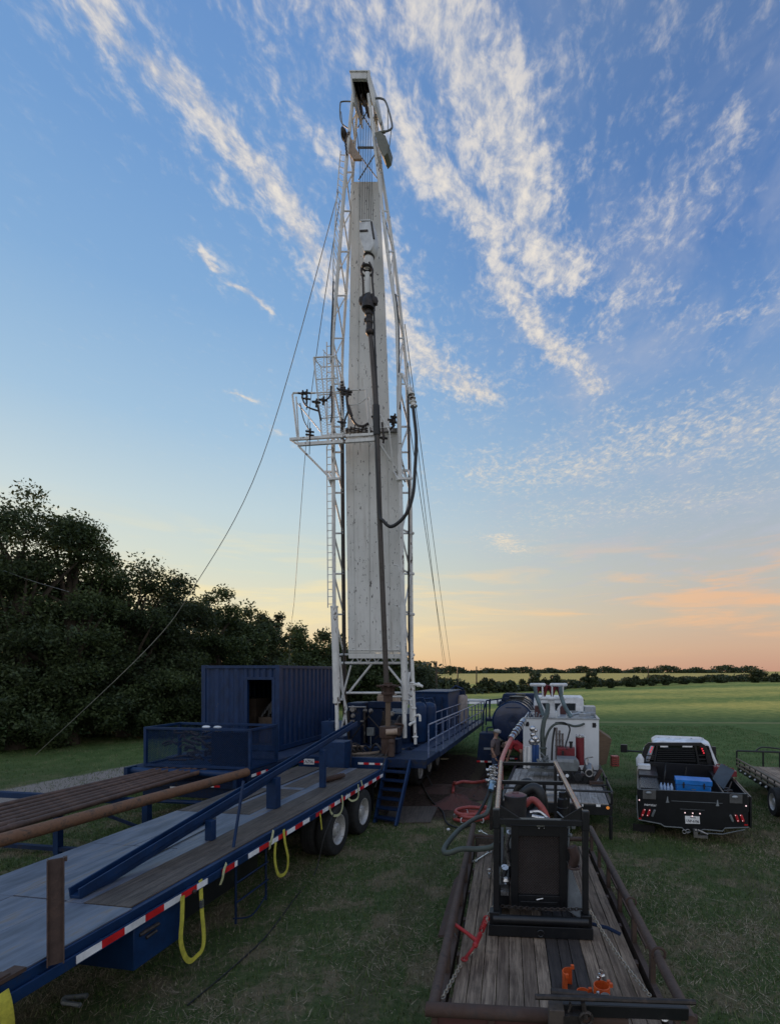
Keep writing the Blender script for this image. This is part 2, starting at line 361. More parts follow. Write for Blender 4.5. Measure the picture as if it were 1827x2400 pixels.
# ================= SETTING =================
def struct(o): o['kind']='structure'; return o
def groundmat():
    m=bpy.data.materials.new('meadow_ground'); m.use_nodes=True; b=NB(m.node_tree); p=b.n['Principled BSDF']
    g=b.new('ShaderNodeNewGeometry'); P=g.outputs['Position']
    sp=b.new('ShaderNodeSeparateXYZ',_0=P); y=sp.outputs[1]; x=b.m('ADD',sp.outputs[0],b.m('MULTIPLY',y,.1626))
    big=b.noise(P,.18,5,.6); mid=b.noise(P,1.1,6,.65); fin=b.noise(P,9,6,.7); vf=b.noise(P,45,3,.7)
    grass=b.mix(b.sstep(fin,.3,.7),(.05,.078,.03),(.095,.13,.05))
    grass=b.mix(b.sstep(vf,.4,.75,0,.5),grass,(.12,.12,.06))
    dryk=b.m('MULTIPLY',b.sstep(b.m('ADD',b.m('MULTIPLY',mid,.7),b.m('MULTIPLY',fin,.3)),.47,.60),b.sstep(y,22,12,.15,.9))
    grass=b.mix(dryk,grass,b.mix(vf,(.09,.07,.045),(.28,.23,.15)))
    # meadow farther out: mown hay strips, greener then golden
    wv=b.m('ADD',y,b.m('ADD',b.m('MULTIPLY',x,-.30),b.m('MULTIPLY',big,9)))
    mow=b.m('MULTIPLY',b.m('ADD',b.m('SINE',b.m('MULTIPLY',wv,.42)),b.m('SINE',b.m('MULTIPLY',wv,.19))),.22)
    wf=b.m('ADD',y,b.m('ADD',b.m('MULTIPLY',x,-.55),b.m('MULTIPLY',big,22)))
    mow=b.m('ADD',mow,b.m('MULTIPLY',b.m('SINE',b.m('MULTIPLY',wf,2.2)),.16)); mow=b.m('ADD',mow,b.m('MULTIPLY',b.m('SUBTRACT',mid,.5),1.0))
    mead=b.mix(b.m('ADD',.45,mow,clamp=True),(.17,.25,.07),(.62,.54,.15))
    mead=b.mix(b.sstep(fin,.35,.7,0,.4),mead,(.06,.09,.025))
    kk=b.sstep(b.m('ADD',y,b.m('MULTIPLY',mid,3)),38,52)
    mid_g=b.mix(b.sstep(mid,.3,.7),(.075,.125,.042),(.12,.18,.06))
    c=b.mix(b.sstep(y,14,24),grass,mid_g); c=b.mix(kk,c,mead)
    # pale mown line
    ln=b.m('ABSOLUTE',b.m('SUBTRACT',b.m('ADD',y,b.m('MULTIPLY',x,.05)),b.m('ADD',36.9,b.m('MULTIPLY',mid,.9))))
    lk=b.m('MULTIPLY',b.sstep(ln,.75,.2,0,.75),b.sstep(x,9,12)); c=b.mix(lk,c,(.24,.23,.11))
    gold=b.mix(b.sstep(big,.3,.7),(.55,.42,.14),(.40,.36,.11))  # gold of the evening sun is put into the far field colour
    c=b.mix(b.sstep(y,125,150),c,gold)
    # trampled soil round the rig
    rx=b.m('DIVIDE',b.m('SUBTRACT',x,b.m('ADD',1.5,b.m('MULTIPLY',b.m('SUBTRACT',y,16),.22))),2.4); ry=b.m('DIVIDE',b.m('SUBTRACT',y,17.5),5.6)
    rr=b.m('ADD',b.m('SQRT',b.m('ADD',b.m('MULTIPLY',rx,rx),b.m('MULTIPLY',ry,ry))),b.m('MULTIPLY',b.m('SUBTRACT',mid,.5),1.1))
    dk=b.sstep(rr,1.05,.8); c=b.mix(dk,c,b.mix(b.sstep(fin,.3,.7),(.030,.022,.018),(.085,.058,.045)))
    for xo,wd in ((-2.0,.22),(-.35,.25),(3.9,.2),(5.2,.22)):
        # tracks run beside the trailers, about 8 degrees right of forward
        tdd=b.m('ABSOLUTE',b.m('SUBTRACT',sp.outputs[0],b.m('ADD',xo,b.m('MULTIPLY',y,.13))))
        tkk=b.m('MULTIPLY',b.sstep(b.m('ADD',tdd,b.m('MULTIPLY',b.m('SUBTRACT',mid,.5),.7)),wd*1.6,wd*.4),b.sstep(y,26,16,0,.5))
        c=b.mix(tkk,c,b.mix(fin,(.06,.048,.032),(.17,.14,.09)))
    # gravel track on the left
    # distance to line through (-10.3,19.4) with direction (.445,.895)
    td=b.m('ABSOLUTE',b.m('SUBTRACT',b.m('MULTIPLY',b.m('SUBTRACT',x,-9.6),.895),b.m('MULTIPLY',b.m('SUBTRACT',y,18.8),.445)))
    tk=b.m('MULTIPLY',b.sstep(b.m('ADD',td,b.m('MULTIPLY',b.m('SUBTRACT',mid,.5),1.0)),1.35,.95),b.sstep(y,34,28))
    c=b.mix(tk,c,b.mix(b.sstep(vf,.3,.7),(.17,.145,.13),(.40,.36,.32)))
    b.put(p.inputs['Base Color'],c); p.inputs['Roughness'].default_value=1; p.inputs['Specular IOR Level'].default_value=.1
    bp=b.new('ShaderNodeBump'); bp.inputs['Strength'].default_value=.8; bp.inputs['Distance'].default_value=.06
    b.put(bp.inputs['Height'],b.m('ADD',b.m('MULTIPLY',fin,.7),b.m('MULTIPLY',vf,.5))); b.put(p.inputs['Normal'],bp.outputs[0])
    return m
def ground_h(x,y):
    x=x+.1626*y
    # gentle swell to the right far meadow, flat where the machines stand
    k=min(max((y-60)/60,0),1); r=min(max((x-10)/60,0),1)
    h=1.0*k*r+ .6*min(max((y-150)/200,0),1)
    return h
gx=sorted(set([round(-600+i*40,2) for i in range(31)]+[round(-60+i*5,2) for i in range(33)]+[-1500,1500,-2500,2500]))
gy=sorted(set([-60,-30,-10]+[i*5 for i in range(40)]+[200+i*25 for i in range(20)]+[800,1200,2000,3500]))
vs=[(x,y,ground_h(x,y)) for y in gy for x in gx]; nx=len(gx)
fs=[(j*nx+i,j*nx+i+1,(j+1)*nx+i+1,(j+1)*nx+i) for j in range(len(gy)-1) for i in range(nx-1)]
g=MB().add(vs,fs).build('ground',groundmat()); struct(g)
# pond
wm=bpy.data.materials.new('pond_water'); wm.use_nodes=True; p=wm.node_tree.nodes['Principled BSDF']
p.inputs['Base Color'].default_value=(.30,.33,.38,1); p.inputs['Roughness'].default_value=.32; p.inputs['Specular IOR Level'].default_value=1  # pale base colour carries the bright sky reflection
b=NB(wm.node_tree); bp=b.new('ShaderNodeBump'); bp.inputs['Strength'].default_value=.6; t=b.new('ShaderNodeTexCoord'); b.put(bp.inputs['Height'],b.noise(b.vm('MULTIPLY',t.outputs['Object'],(1,3,1)),1.2,3)); b.put(p.inputs['Normal'],bp.outputs[0])
pts=[]
for i in range(48):
    a=2*math.pi*i/48; r=1+.07*math.sin(3*a+1)+.05*math.sin(5*a)
    pts.append((-3.2+11*r*math.cos(a),62+6.0*r*math.sin(a),.02))
m=MB(); m.add(pts,[tuple(range(48))]); struct(m.build('pond_water',wm))
# far low hills with woods
def treemass(name,pts,hgt,thick,leaf,n,mat_,seed):
    r=np.random.default_rng(seed); P=np.array(pts,float); P[:,0]-=.1626*P[:,1]
    seg=np.linalg.norm(np.diff(P,axis=0),axis=1); cum=np.r_[0,np.cumsum(seg)]
    t=r.random(n)*cum[-1]; x=np.interp(t,cum,P[:,0]); y=np.interp(t,cum,P[:,1])
    hh=np.interp(t,cum,hgt)*(.62+.25*np.sin(t*.9/thick+seed)+.2*np.sin(t*.37/thick+2*seed)+.14*np.sin(t*2.3/thick))
    z=hh*(1-(r.random(n)**1.6)*.98); x=x+r.normal(0,thick*.5,n); y=y+r.normal(0,thick,n)
    c=np.stack([x,y,z+np.array([ground_h(a,b) for a,b in zip(x,y)])],1)
    return leafobj(name,c,np.full(n,leaf),mat_,r)
def leafobj(name,c,size,mat_,r,parent=None,asp=.5):
    n=len(c); a=r.normal(size=(n,3)); a/=np.linalg.norm(a,axis=1)[:,None]
    b_=r.normal(size=(n,3)); b_-=a*(a*b_).sum(1)[:,None]; b_/=np.linalg.norm(b_,axis=1)[:,None]
    s=(size*(.6+.8*r.random(n)))[:,None]
    v=np.stack([c-a*s,c-b_*s*asp,c+a*s,c+b_*s*asp],1).reshape(-1,3)
    me=bpy.data.meshes.new(name); o=bpy.data.objects.new(name,me); C.objects.link(o)
    if parent is None:
        org=V((float(v[:,0].mean()),float(v[:,1].mean()),float(v[:,2].min()))); o.location=org; TM=Matrix.Translation(org)
    else: TM=MATS[parent]; org=TM.translation; o.parent=parent
    MATS[o]=TM; v=v-np.array(org)
    me.vertices.add(4*n); me.vertices.foreach_set('co',v.astype(np.float32).ravel())
    me.loops.add(4*n); me.loops.foreach_set('vertex_index',np.arange(4*n,dtype=np.int32))
    me.polygons.add(n); me.polygons.foreach_set('loop_start',np.arange(n,dtype=np.int32)*4)
    me.polygons.foreach_set('loop_total',np.full(n,4,dtype=np.int32))
    me.update(calc_edges=True); me.materials.append(mat_); return o
def leafmat(name,c1,c2,tr=.18):
    m=bpy.data.materials.new(name); m.use_nodes=True; b=NB(m.node_tree); p=b.n['Principled BSDF']
    g=b.new('ShaderNodeNewGeometry'); t=b.new('ShaderNodeTexCoord')
    k=b.m('ADD',b.m('MULTIPLY',g.outputs['Random Per Island'],.6),b.m('MULTIPLY',b.noise(t.outputs['Object'],.7,4,.6),.6))
    b.put(p.inputs['Base Color'],b.mix(b.sstep(k,.25,.95),c1,c2)); p.inputs['Roughness'].default_value=.6; p.inputs['Specular IOR Level'].default_value=.3
    tr_=b.new('ShaderNodeBsdfTranslucent'); b.put(tr_.inputs[0],b.mix(.5,c2,(.12,.14,.03)))
    mx=b.new('ShaderNodeMixShader'); mx.inputs[0].default_value=tr; b.l.new(p.outputs[0],mx.inputs[1]); b.l.new(tr_.outputs[0],mx.inputs[2])
    b.l.new(mx.outputs[0],b.n['Material Output'].inputs[0]); return m
leafA=leafmat('oak_leaves',(.018,.032,.014),(.07,.098,.038))
leafB=leafmat('hackberry_leaves',(.022,.04,.016),(.085,.118,.042))
leafC=leafmat('dark_oak_leaves',(.014,.025,.012),(.052,.070,.032))
leafF=leafmat('distant_foliage',(.022,.036,.018),(.06,.078,.036),.1)
def tree(name,label,x,y,h,rad,n,leaf,mt,seed,lo=.12,trunk=True,grp='trees of the wood on the left',cat='tree',ex=1.0,clump=None):
    r=np.random.default_rng(seed); z0=ground_h(x,y)
    th=thing(name,(x,y,z0),label,cat,grp)
    K=clump or int(26+rad*6)
    cs=[];i=0
    rad=rad*.82
    while len(cs)<K:
        u=r.normal(size=3); u/=np.linalg.norm(u); q=r.random()**.45
        zc=h*(lo+(1-lo)*(.5+.5*u[2]*q)); prof=math.sin(math.pi*min(max((zc/h-lo*.4)/(1-lo*.4),0.02),.98))**.55
        cs.append((x+u[0]*q*rad*prof*1.15,y+u[1]*q*rad*prof,z0+zc-.35*rad*.3,(.20+.17*r.random())*rad*ex))
    cs=np.array(cs)
    # branches
    if trunk:
        m=MB(); top=V((x+r.normal()*.2,y+r.normal()*.2,z0+h*.72)); b0=V((x,y,z0-.1))
        m.tube(smooth([b0,b0.lerp(top,.35)+V((r.normal()*.15,r.normal()*.15,0)),b0.lerp(top,.7),top],3),[.035*h*(1-.085*i) for i in range(10)],8)
        for c in cs[:22]:
            s=b0.lerp(top,.25+.6*r.random()); e=V(c[:3]); mid=s.lerp(e,.5)+V((0,0,.25))
            m.tube([s,mid,e],[.011*h,.007*h,.002*h],5)
        m.build('trunk',bark,th)
    w=cs[:,3]**2; idx=r.choice(len(cs),n,p=w/w.sum())
    u=r.normal(size=(n,3)); u/=np.linalg.norm(u,axis=1)[:,None]
    rr=(r.random(n)**.5)[:,None]*cs[idx,3][:,None]
    c=cs[idx,:3]+u*rr*np.array([1.15,1.15,.72])+r.normal(0,.13,(n,3))*cs[idx,3][:,None]
    # twigs that stick out
    k=n//9; u2=r.normal(size=(k,3)); u2/=np.linalg.norm(u2,axis=1)[:,None]; u2[:,2]=np.abs(u2[:,2])
    ang=r.integers(0,len(cs),k); c[:k]=cs[ang,:3]+u2*(cs[ang,3]*(1+.35*r.random(k)))[:,None]
    c[:,2]=np.maximum(c[:,2],z0+.05)
    leafobj('crown',c,np.full(n,leaf),mt,r,th); return th
def T(px,Y,tpy,rad,n,leaf,mt,label,**k):
    x=(px-CX)/F*Y; h=H-(tpy-HY)/F*Y-ground_h(x,Y)
    return tree(k.pop('name','oak_tree'),label,x,Y,h,rad,n,leaf,mt,int(px*7+Y*3)%9973,**k)
T(40,24,1112,4.0,30000,.085,leafA,'tallest tree of the wood, at the left edge with an airy feathery top',name='tall_tree',lo=.1,ex=.92,clump=64)
T(-130,25,1180,4.2,12000,.11,leafC,'tree cut by the left edge of the photo beside the tallest tree',lo=.05)
T(165,25.5,1190,3.2,22000,.09,leafB,'leafy tree just right of the tallest one with sky showing through its shoulder',lo=.1,ex=.95)
T(290,28.5,1276,3.7,26000,.095,leafA,'broad rounded oak with sky gaps left of where the guy wire crosses',lo=.12)
T(400,31,1328,3.4,24000,.1,leafC,'dark dense oak behind the guy wire, left of the container',lo=.1)
T(508,35,1356,3.2,22000,.095,leafB,'loose tree with sprawling twigs above the blue container roof',lo=.18,ex=.82,name='hackberry_tree')
T(585,39,1405,3.4,16000,.13,leafA,'low brownish oak behind the middle of the container',lo=.05)
T(632,41,1392,1.6,6000,.11,leafC,'thin pointed tree rising above the container between broader crowns',lo=.2,name='cedar_tree')
T(705,46,1452,3.2,15000,.14,leafB,'round green tree just left of the mast foot',lo=.05)
T(775,50,1468,3.4,14000,.15,leafA,'oak seen through the left legs of the mast',lo=.05)
T(850,54,1500,3.6,13000,.16,leafA,'oak behind the white mast panel foot',lo=.05)
T(920,58,1520,3.2,11000,.16,leafB,'oak seen between the right legs of the mast',lo=.05)
T(975,64,1558,3.2,9000,.16,leafC,'last low tree of the wood just right of the mast',lo=.05)
# undergrowth
for i,(px,Y,tp,rd,lb) in enumerate([(35,23,1480,3.0,'dark undergrowth shrub under the tallest tree at the left edge'),(150,24.5,1500,2.8,'shrub under the leafy tree where a guy wire comes down'),
  (270,26.5,1530,2.6,'broad shrub below the rounded oak beside the gravel track'),(375,27.8,1560,2.3,'pale green shrub with reaching twigs left of the container'),(450,29.5,1575,2.3,'low shrub touching the left end of the container'),(-70,22.5,1500,2.4,'shrub cut by the left edge of the photo at the grass edge')]):
    T(px,Y,tp,rd,12000,.085,[leafA,leafB][i%2],lb,lo=0,trunk=False,name='shrub',cat='shrub',grp='undergrowth shrubs at the edge of the wood',clump=30)
for i,(px,Y,tp,rd,lb) in enumerate([(100,27,1380,4,'mid height filler tree behind the tallest tree'),(230,29,1400,4,'mid height tree between the leafy tree and the rounded oak'),(350,32,1440,4,'low branching tree behind the shrubs left of the container'),(470,36,1470,4,'low dark tree directly behind the container roof corner')]):
    T(px,Y,tp,rd,14000,.13,leafC,lb,lo=0,trunk=True,name='oak_tree')
# the wood behind reads as one mass
treemass('background_wood',[(-40,38),(-22,40),(-14,46),(-8,58),(2,72),(8,84)],[8,7.5,7,6.5,5.2,3.2],3.0,.34,26000,leafF,3)['kind']='stuff'
# hedge beyond the pond and the meadow, bushes one can tell apart
hp=[(3,82),(15,84),(26,92),(40,104),(60,116),(90,130),(130,138)]
treemass('hedge_brush',hp,[2.6,1.8,1.6,1.7,1.7,1.9,2.1],1.5,.3,26000,leafF,5)['kind']='stuff'
for px,Y,tp,rd,lb in [(1140,84,1588,1.6,'rounded bush in the hedge behind the blue tank'),(1195,86,1596,1.5,'low bush in the hedge behind the tank hatch'),(1250,90,1571,2.6,'dark round tree in the hedge left of the white manifolds'),(1296,92,1584,2.2,'dark tree in the hedge behind the white manifolds'),
   (1380,97,1567,2.0,'ragged windswept tree standing above the hedge right of the manifolds'),(1430,99,1592,1.4,'small bush right of the ragged tree'),(1480,104,1583,2.2,'round bush in the middle of the right hedge'),(1520,107,1587,2.0,'bush right of the round hedge bush'),(1560,108,1577,1.9,'upright tree above the hedge behind the pickup'),
   (1600,112,1587,2.1,'low round bush beyond the pickup'),(1640,116,1585,2.0,'bush beyond the right of the pickup'),(1690,118,1580,2.4,'bush in the hedge near the right edge'),(1770,120,1563,3.0,'tallest tree of the hedge near the right edge'),(1815,124,1580,2.6,'tree in the hedge at the right edge'),(1030,80,1590,2.6,'bush in the hedge right of the last wood tree'),(1085,82,1598,2.4,'bush in the hedge left of the blue tank')]:
    T(px,Y,tp,rd,2600,.26,leafF,lb,lo=.04,name='hedge_tree',grp='trees and bushes of the far hedge',clump=16)
treemass('far_tree_line',[(-60,380),(20,430),(60,460),(120,480),(220,520),(420,560)],[11,9,6.5,5.5,7,8.5],5,1.3,14000,leafF,9)['kind']='stuff'
# utility poles beyond the hedge
for px,Y,tp,lb in [(1022,70,1550,'nearest wooden utility pole right of the mast'),(1116,150,1562,'middle thin utility pole beyond the pond'),(1518,200,1560,'far thin utility pole on the gold field')]:
    q=at(px,tp,Y); m=MB(); z0=ground_h(q.x,Y)
    m.tube([(q.x,Y,z0-.3),(q.x,Y,q.z)],[.17 if Y<100 else .22,.11 if Y<100 else .16],8)
    o=m.build('utility_pole',bark); tag(o,lb,'pole','utility poles')
# grass blades near the camera
def grass(name,n,x0,x1,y0,y1,hmin,hmax,mt,seed,clumpy=0,lean=.6):
    r=np.random.default_rng(seed); x=r.uniform(x0,x1,n); y=r.uniform(y0,y1,n)
    if clumpy:
        kx=r.uniform(x0,x1,clumpy);ky=r.uniform(y0,y1,clumpy); i=r.integers(0,clumpy,n); s=.15+.5*r.random(clumpy)
        x=kx[i]+r.normal(0,1,n)*s[i]; y=ky[i]+r.normal(0,1,n)*s[i]
    keep=(y>y0)&(y<y1)&(x>-y*1.0-.3)&(x<y*.66+.3); xs=x+.1626*y
    keep&=~(((xs-(1.5+.22*(y-16)))/2.1)**2+((y-17.5)/5.2)**2<1)
    x,y=x[keep],y[keep]; n=len(x); h=r.uniform(hmin,hmax,n); a=r.uniform(0,2*math.pi,n); l=r.normal(0,lean,n)*h; w=.0026+.0026*r.random(n)+y*.00022
    px_,py_=np.cos(a)*w,np.sin(a)*w; b_=r.uniform(0,2*math.pi,n)
    z=np.zeros(n)
    v=np.stack([np.stack([x-px_,y-py_,z],1),np.stack([x+px_,y+py_,z],1),np.stack([x+np.cos(b_)*l,y+np.sin(b_)*l,h],1)],1).reshape(-1,3)
    me=bpy.data.meshes.new(name);o=bpy.data.objects.new(name,me);C.objects.link(o)
    me.vertices.add(3*n);me.vertices.foreach_set('co',v.astype(np.float32).ravel());me.loops.add(3*n);me.loops.foreach_set('vertex_index',np.arange(3*n,dtype=np.int32))
    me.polygons.add(n);me.polygons.foreach_set('loop_start',np.arange(n,dtype=np.int32)*3);me.polygons.foreach_set('loop_total',np.full(n,3,dtype=np.int32))
    me.update(calc_edges=True);me.materials.append(mt);o['kind']='stuff';return o
def grassmat(name,g1,g2,d1,d2,bias):
    m=bpy.data.materials.new(name); m.use_nodes=True; b=NB(m.node_tree); p=b.n['Principled BSDF']
    g=b.new('ShaderNodeNewGeometry'); P=g.outputs['Position']; ri=g.outputs['Random Per Island']
    mid=b.noise(P,1.1,6,.65); fin=b.noise(P,9,6,.7)
    k=b.sstep(b.m('ADD',b.m('MULTIPLY',mid,.7),b.m('MULTIPLY',fin,.3)),.46-bias,.60-bias)
    b.put(p.inputs['Base Color'],b.mix(k,b.mix(ri,g1,g2),b.mix(ri,d1,d2))); p.inputs['Roughness'].default_value=.8; p.inputs['Specular IOR Level'].default_value=.2
    return m
gm1=grassmat('grass_green',(.035,.07,.02),(.115,.165,.05),(.09,.08,.045),(.34,.29,.19),-.02); gm2=grassmat('grass_dry',(.12,.10,.06),(.30,.26,.17),(.14,.11,.07),(.42,.36,.25),.1)
grass('short_grass',190000,-12,9,2.8,16,.02,.085,gm1,1)
grass('dry_grass',90000,-8,8,2.8,15,.01,.05,gm2,2,300,2.4)
grass('far_grass',70000,-22,18,15,34,.04,.10,gm1,3)
# ================= DRILLING RIG =================
AZ=9.76; U=V((math.sin(R(AZ)),math.cos(R(AZ)),0)); RT=V((math.cos(R(AZ)),-math.sin(R(AZ)),0))
RO=V((-3.55,13.6,0))
def rig(t,s,z): return RO+RT*t+U*s+V((0,0,z))
RF=Matrix.Translation(RO)@Matrix.Rotation(-R(AZ),4,'Z')
RIG=thing('drilling_rig',tuple(RO),'trailer mounted drilling rig with a tall white lattice mast and blue deck','drilling rig',az=AZ)
def wheel(parent,M,x,y,z,Rw,w,side=1,rimc=rim_m,rr=.29,dish=.10):
    m=MB(M); pr=[(Rw*.60,-w/2),(Rw*.93,-w/2),(Rw*.985,-w*.42),(Rw,-w*.3),(Rw,w*.3),(Rw*.985,w*.42),(Rw*.93,w/2),(Rw*.60,w/2)]
    # tread grooves by alternating radii
    pr2=[]
    for r_,z_ in pr: pr2.append((r_,z_))
    m._lathe(pr2,V((x,y,z)),V((1,0,0)),36)
    for k in (-.22,0,.22):
        m.torus((x+k*w,y,z),(1,0,0),Rw*1.0,.006,36,4)
    t=m.build('tyre',rubber,parent)
    m=MB(M); s=side
    m._lathe([(Rw*.62,s*w*.48),(Rw*.58,s*w*.50),(Rw*.53,s*w*.40),(Rw*.50,s*(w*.5-dish)),(Rw*.30,s*(w*.5-dish*1.2)),(Rw*.26,s*(w*.5-dish*.4)),(Rw*.22,s*(w*.5-dish*.2)),(0,s*(w*.5-dish*.15))],V((x,y,z)),V((1,0,0)),28)
    for k in range(10):
        a=2*math.pi*k/10; m.tube([(x+s*(w*.5-dish*1.2),y+math.cos(a)*Rw*.38,z+math.sin(a)*Rw*.38),(x+s*(w*.5-dish*.8),y+math.cos(a)*Rw*.38,z+math.sin(a)*Rw*.38)],.018,6)
    r=m.build('rim',rimc,parent); return t,r
def wheelthing(parent,M,x,y,z,Rw,w,side=1,rimc=rim_m,dish=.1):
    """wheel part with tyre as its own mesh and rim as sub-part"""
    t,r=wheel(parent,M,x,y,z,Rw,w,side,rimc,dish=dish)
    t.name='wheel'; r.parent=t; return t
# --- deck, frame, platform ---
m=MB(RF)
for t in (-.55,.55): m.box((t-.09,-.05,.62),(t+.09,14.0,1.12))
m.box((-1.2,0,1.12),(1.2,14,1.36)); 
for s in range(1,14): m.box((-1.18,s-.04,.9),(1.18,s+.04,1.12))
m.build('deck',blue_d,RIG,.01)
m=MB(RF); m.box((-1.27,-.03,1.10),(1.27,.10,1.42)); m.box((-1.27,-.06,1.02),(1.27,.05,1.098))
m.build('rear_bumper',blue,RIG,.006)
# work floor of worn timber and cable
m=MB(RF); 
for k in range(10): m.box((-.75+k*.2,.12,1.363),(-.75+k*.2+.185,1.9,1.40+.006*random.random()))
m.build('work_floor',plank_d,RIG)
def taperow(parent,M,x0,x1,y,z,h=.055,seg=.16,first='w',name='reflective_tape'):
    k=0;x=x0
    a=MB(M);b_=MB(M)
    while x<x1-.02:
        mm=(a if (k+(first!='w'))%2==0 else b_); mm.box((x,y-.004,z),(min(x+seg,x1),y,z+h)); x+=seg;k+=1
    a.build(name,tape_w,parent); b_.build(name,tape_r,parent)
taperow(RIG,RF,.5,1.26,-.034,1.24); taperow(RIG,RF,-.35,.3,-.034,1.16,first='r'); taperow(RIG,RF,-1.27,-1.1,-.034,1.24,first='r');taperow(RIG,RF,-.78,-.62,-.034,1.24,first='r')
def plate(parent,M,c,w,h,txt,size,colr=(.03,.03,.06)):
    m=MB(M); m.box((c[0]-w/2,c[1]-.006,c[2]-h/2),(c[0]+w/2,c[1],c[2]+h/2)); m.build('license_plate',tape_w,parent,.002)
    text(parent,M,txt,(c[0],c[1]-.0085,c[2]-size*.36),size,mat_ink)
mat_ink=mat('dark_lettering',(.02,.02,.05),.5,0,bump=0); mat_wht=mat('white_lettering',(.7,.7,.7),.5,0,bump=0)
def text(parent,M,txt,p,size,mt,align='CENTER',sx=1):
    cu=bpy.data.curves.new('lettering','FONT'); cu.body=txt; cu.size=size; cu.align_x=align; cu.extrude=.0008; cu.offset=.001
    tmp=bpy.data.objects.new('lettering',cu); C.objects.link(tmp); me=bpy.data.meshes.new_from_object(tmp)
    C.objects.unlink(tmp); bpy.data.objects.remove(tmp)
    me.materials.clear(); me.materials.append(mt)
    o=bpy.data.objects.new('lettering',me); C.objects.link(o)
    T_=M@Matrix.Translation(p)@Matrix.Rotation(R(90),4,'X')@Matrix.Diagonal((sx,1,1,1))
    me.transform(MATS[parent].inverted()@T_); o.parent=parent; MATS[o]=MATS[parent]; return o
plate(RIG,RF,(-.94,-.034,1.27),.31,.155,'A756',.12)
for k in (-1.05,-.85,-.25,-.1,.7,.9): m=MB(RF); m.tube([(k,-.068,1.05),(k,-.09,1.05)],.03,10); m.build('tail_lamp',red_d,RIG)
# side platform on the right, plate floor and walkway
m=MB(RF); m.box((1.21,.05,1.30),(2.36,1.55,1.40)); m.box((1.275,-.02,1.18),(2.42,.05,1.42)); m.box((2.365,.055,1.24),(2.42,1.6,1.42))
m.build('side_platform',blue_d,RIG,.008)
m=MB(RF); 
m.box((1.55,1.61,1.33),(2.42,11.2,1.37)); m.box((2.36,1.61,1.22),(2.42,11.2,1.328)); m.box((1.5,1.61,1.22),(1.548,11.2,1.37))
for k in range(12): m.box((1.22,1.7+k*.82,1.24),(2.359,1.76+k*.82,1.326)); m.beam((1.22,1.73+k*.82,.75),(2.3,1.73+k*.82,1.24),.05,.05)
m.build('walkway',blue_grat,RIG)
m=MB(RF); zs=(1.42,1.87,2.32)
y0=.35
for z in zs[1:]: m.tube([(2.39,y0,z),(2.39,11.2,z)],.024,8)
m.tube([(1.62,4.3,2.32),(1.62,11.2,2.32)],.022,8); m.tube([(1.62,4.3,1.87),(1.62,11.2,1.87)],.022,8)
for k in range(13):
    y=y0+k*.904; m.tube([(2.39,y,1.3),(2.39,y,2.32)],.022,8)
for k in range(8): m.tube([(1.62,4.3+k*.98,1.36),(1.62,4.3+k*.98,2.32)],.02,8)
for z in zs[1:]: m.tube([(1.62,11.2,z),(2.39,11.2,z)],.022,8)
m.build('railing',mat('pale_blue_rail',(.09,.13,.24),.4,0,(.3,.3,.28),(.5,.7),9),RIG)
m=MB(RF)
for k in range(9): m.tube([(1.5,2.0+k*1.05,1.2),(1.9,2.3+k*1.05,1.33),(2.3,2.6+k*1.05,1.5)],.02,6)
m.build('folded_prop',blue_d,RIG)
for k,y in enumerate((3.05,4.27,5.49)):
    wheelthing(RIG,RF,1.28,y,.50,.50,.28,1,rim_m,dish=.03); wheelthing(RIG,RF,.95,y,.50,.50,.28,1,rim_m,dish=.03)
    wheelthing(RIG,RF,-1.08,y,.50,.50,.28,-1,rim_m,dish=.04)
m=MB(RF)
for y in (3.05,4.27,5.49): m.tube([(-1,y,.5),(1,y,.5)],.07,8)
m.box((.5,2.2,.55),(.68,6.3,.8)); m.box((-.68,2.2,.55),(-.5,6.3,.8)); m.box((1.05,7.6,.15),(1.25,7.75,1.1)); m.box((.95,7.5,.0),(1.35,7.85,.05))
m.build('undercarriage',black,RIG)
# --- machinery on the deck ---
m=MB(RF) # draw-works housing and control cabinets behind the mast legs
m.box((-.95,2.5,1.36),(-.45,3.4,2.75)); m.box((-.40,2.9,1.36),(.15,3.9,2.55)); m.box((.2,3.2,1.36),(.95,4.6,2.35)); m.box((-.35,2.85,2.56),(.9,3.1,2.78)); m.box((-1.0,4.8,1.36),(1.0,6.6,2.3))
m.build('draw_works_housing',blue_d,RIG,.02)
m=MB(RF)
for t in (-.75,-.2,.45): m.tube([(t-.1,2.42,1.45),(t-.1,2.42,2.5)],.045,8)
m.tube([(-.85,2.38,1.42),(.0,2.30,2.5)],.018,6); m.tube([(.7,2.3,2.2),(.1,2.3,1.6)],.018,6); m.tube([(-.1,2.25,2.35),(.7,2.2,1.55)],.02,6)
m.lathe([(.33,0),(.36,.04),(.2,.06),(.2,.5),(.36,.52),(.33,.56)],(.30,2.6,2.0),(1,0,0),24)
m.build('cable_drum',steel_d,RIG)
m=MB(RF)
for t,z,r_ in ((-.72,2.55,.10),(-.72,2.33,.06),(-.3,2.5,.06),(-.1,2.5,.06),(.62,2.42,.07)): m.torus((t,2.47,z),(0,1,0),r_,.018,18,6); m.tube([(t,2.46,z),(t,2.42,z)],r_*.85,12)
m.tube([(-.86,2.45,2.62),(-.25,2.45,2.62)],.03,8)
m.box((-.77,2.36,2.14),(-.62,2.44,2.20)); m.box((-.42,2.36,2.14),(-.3,2.44,2.20)); m.tube([(-.33,2.4,2.1),(-.28,2.4,1.8),(-.3,2.4,1.5)],.02,6)
m.build('gauge_cluster',steel,RIG)
m=MB(RF); m.box((-.14,2.2,1.72),(.1,2.32,1.98)); m.tube([(-.02,2.26,1.36),(-.02,2.26,1.72)],.02,6); m.build('control_box',grey,RIG,.01)
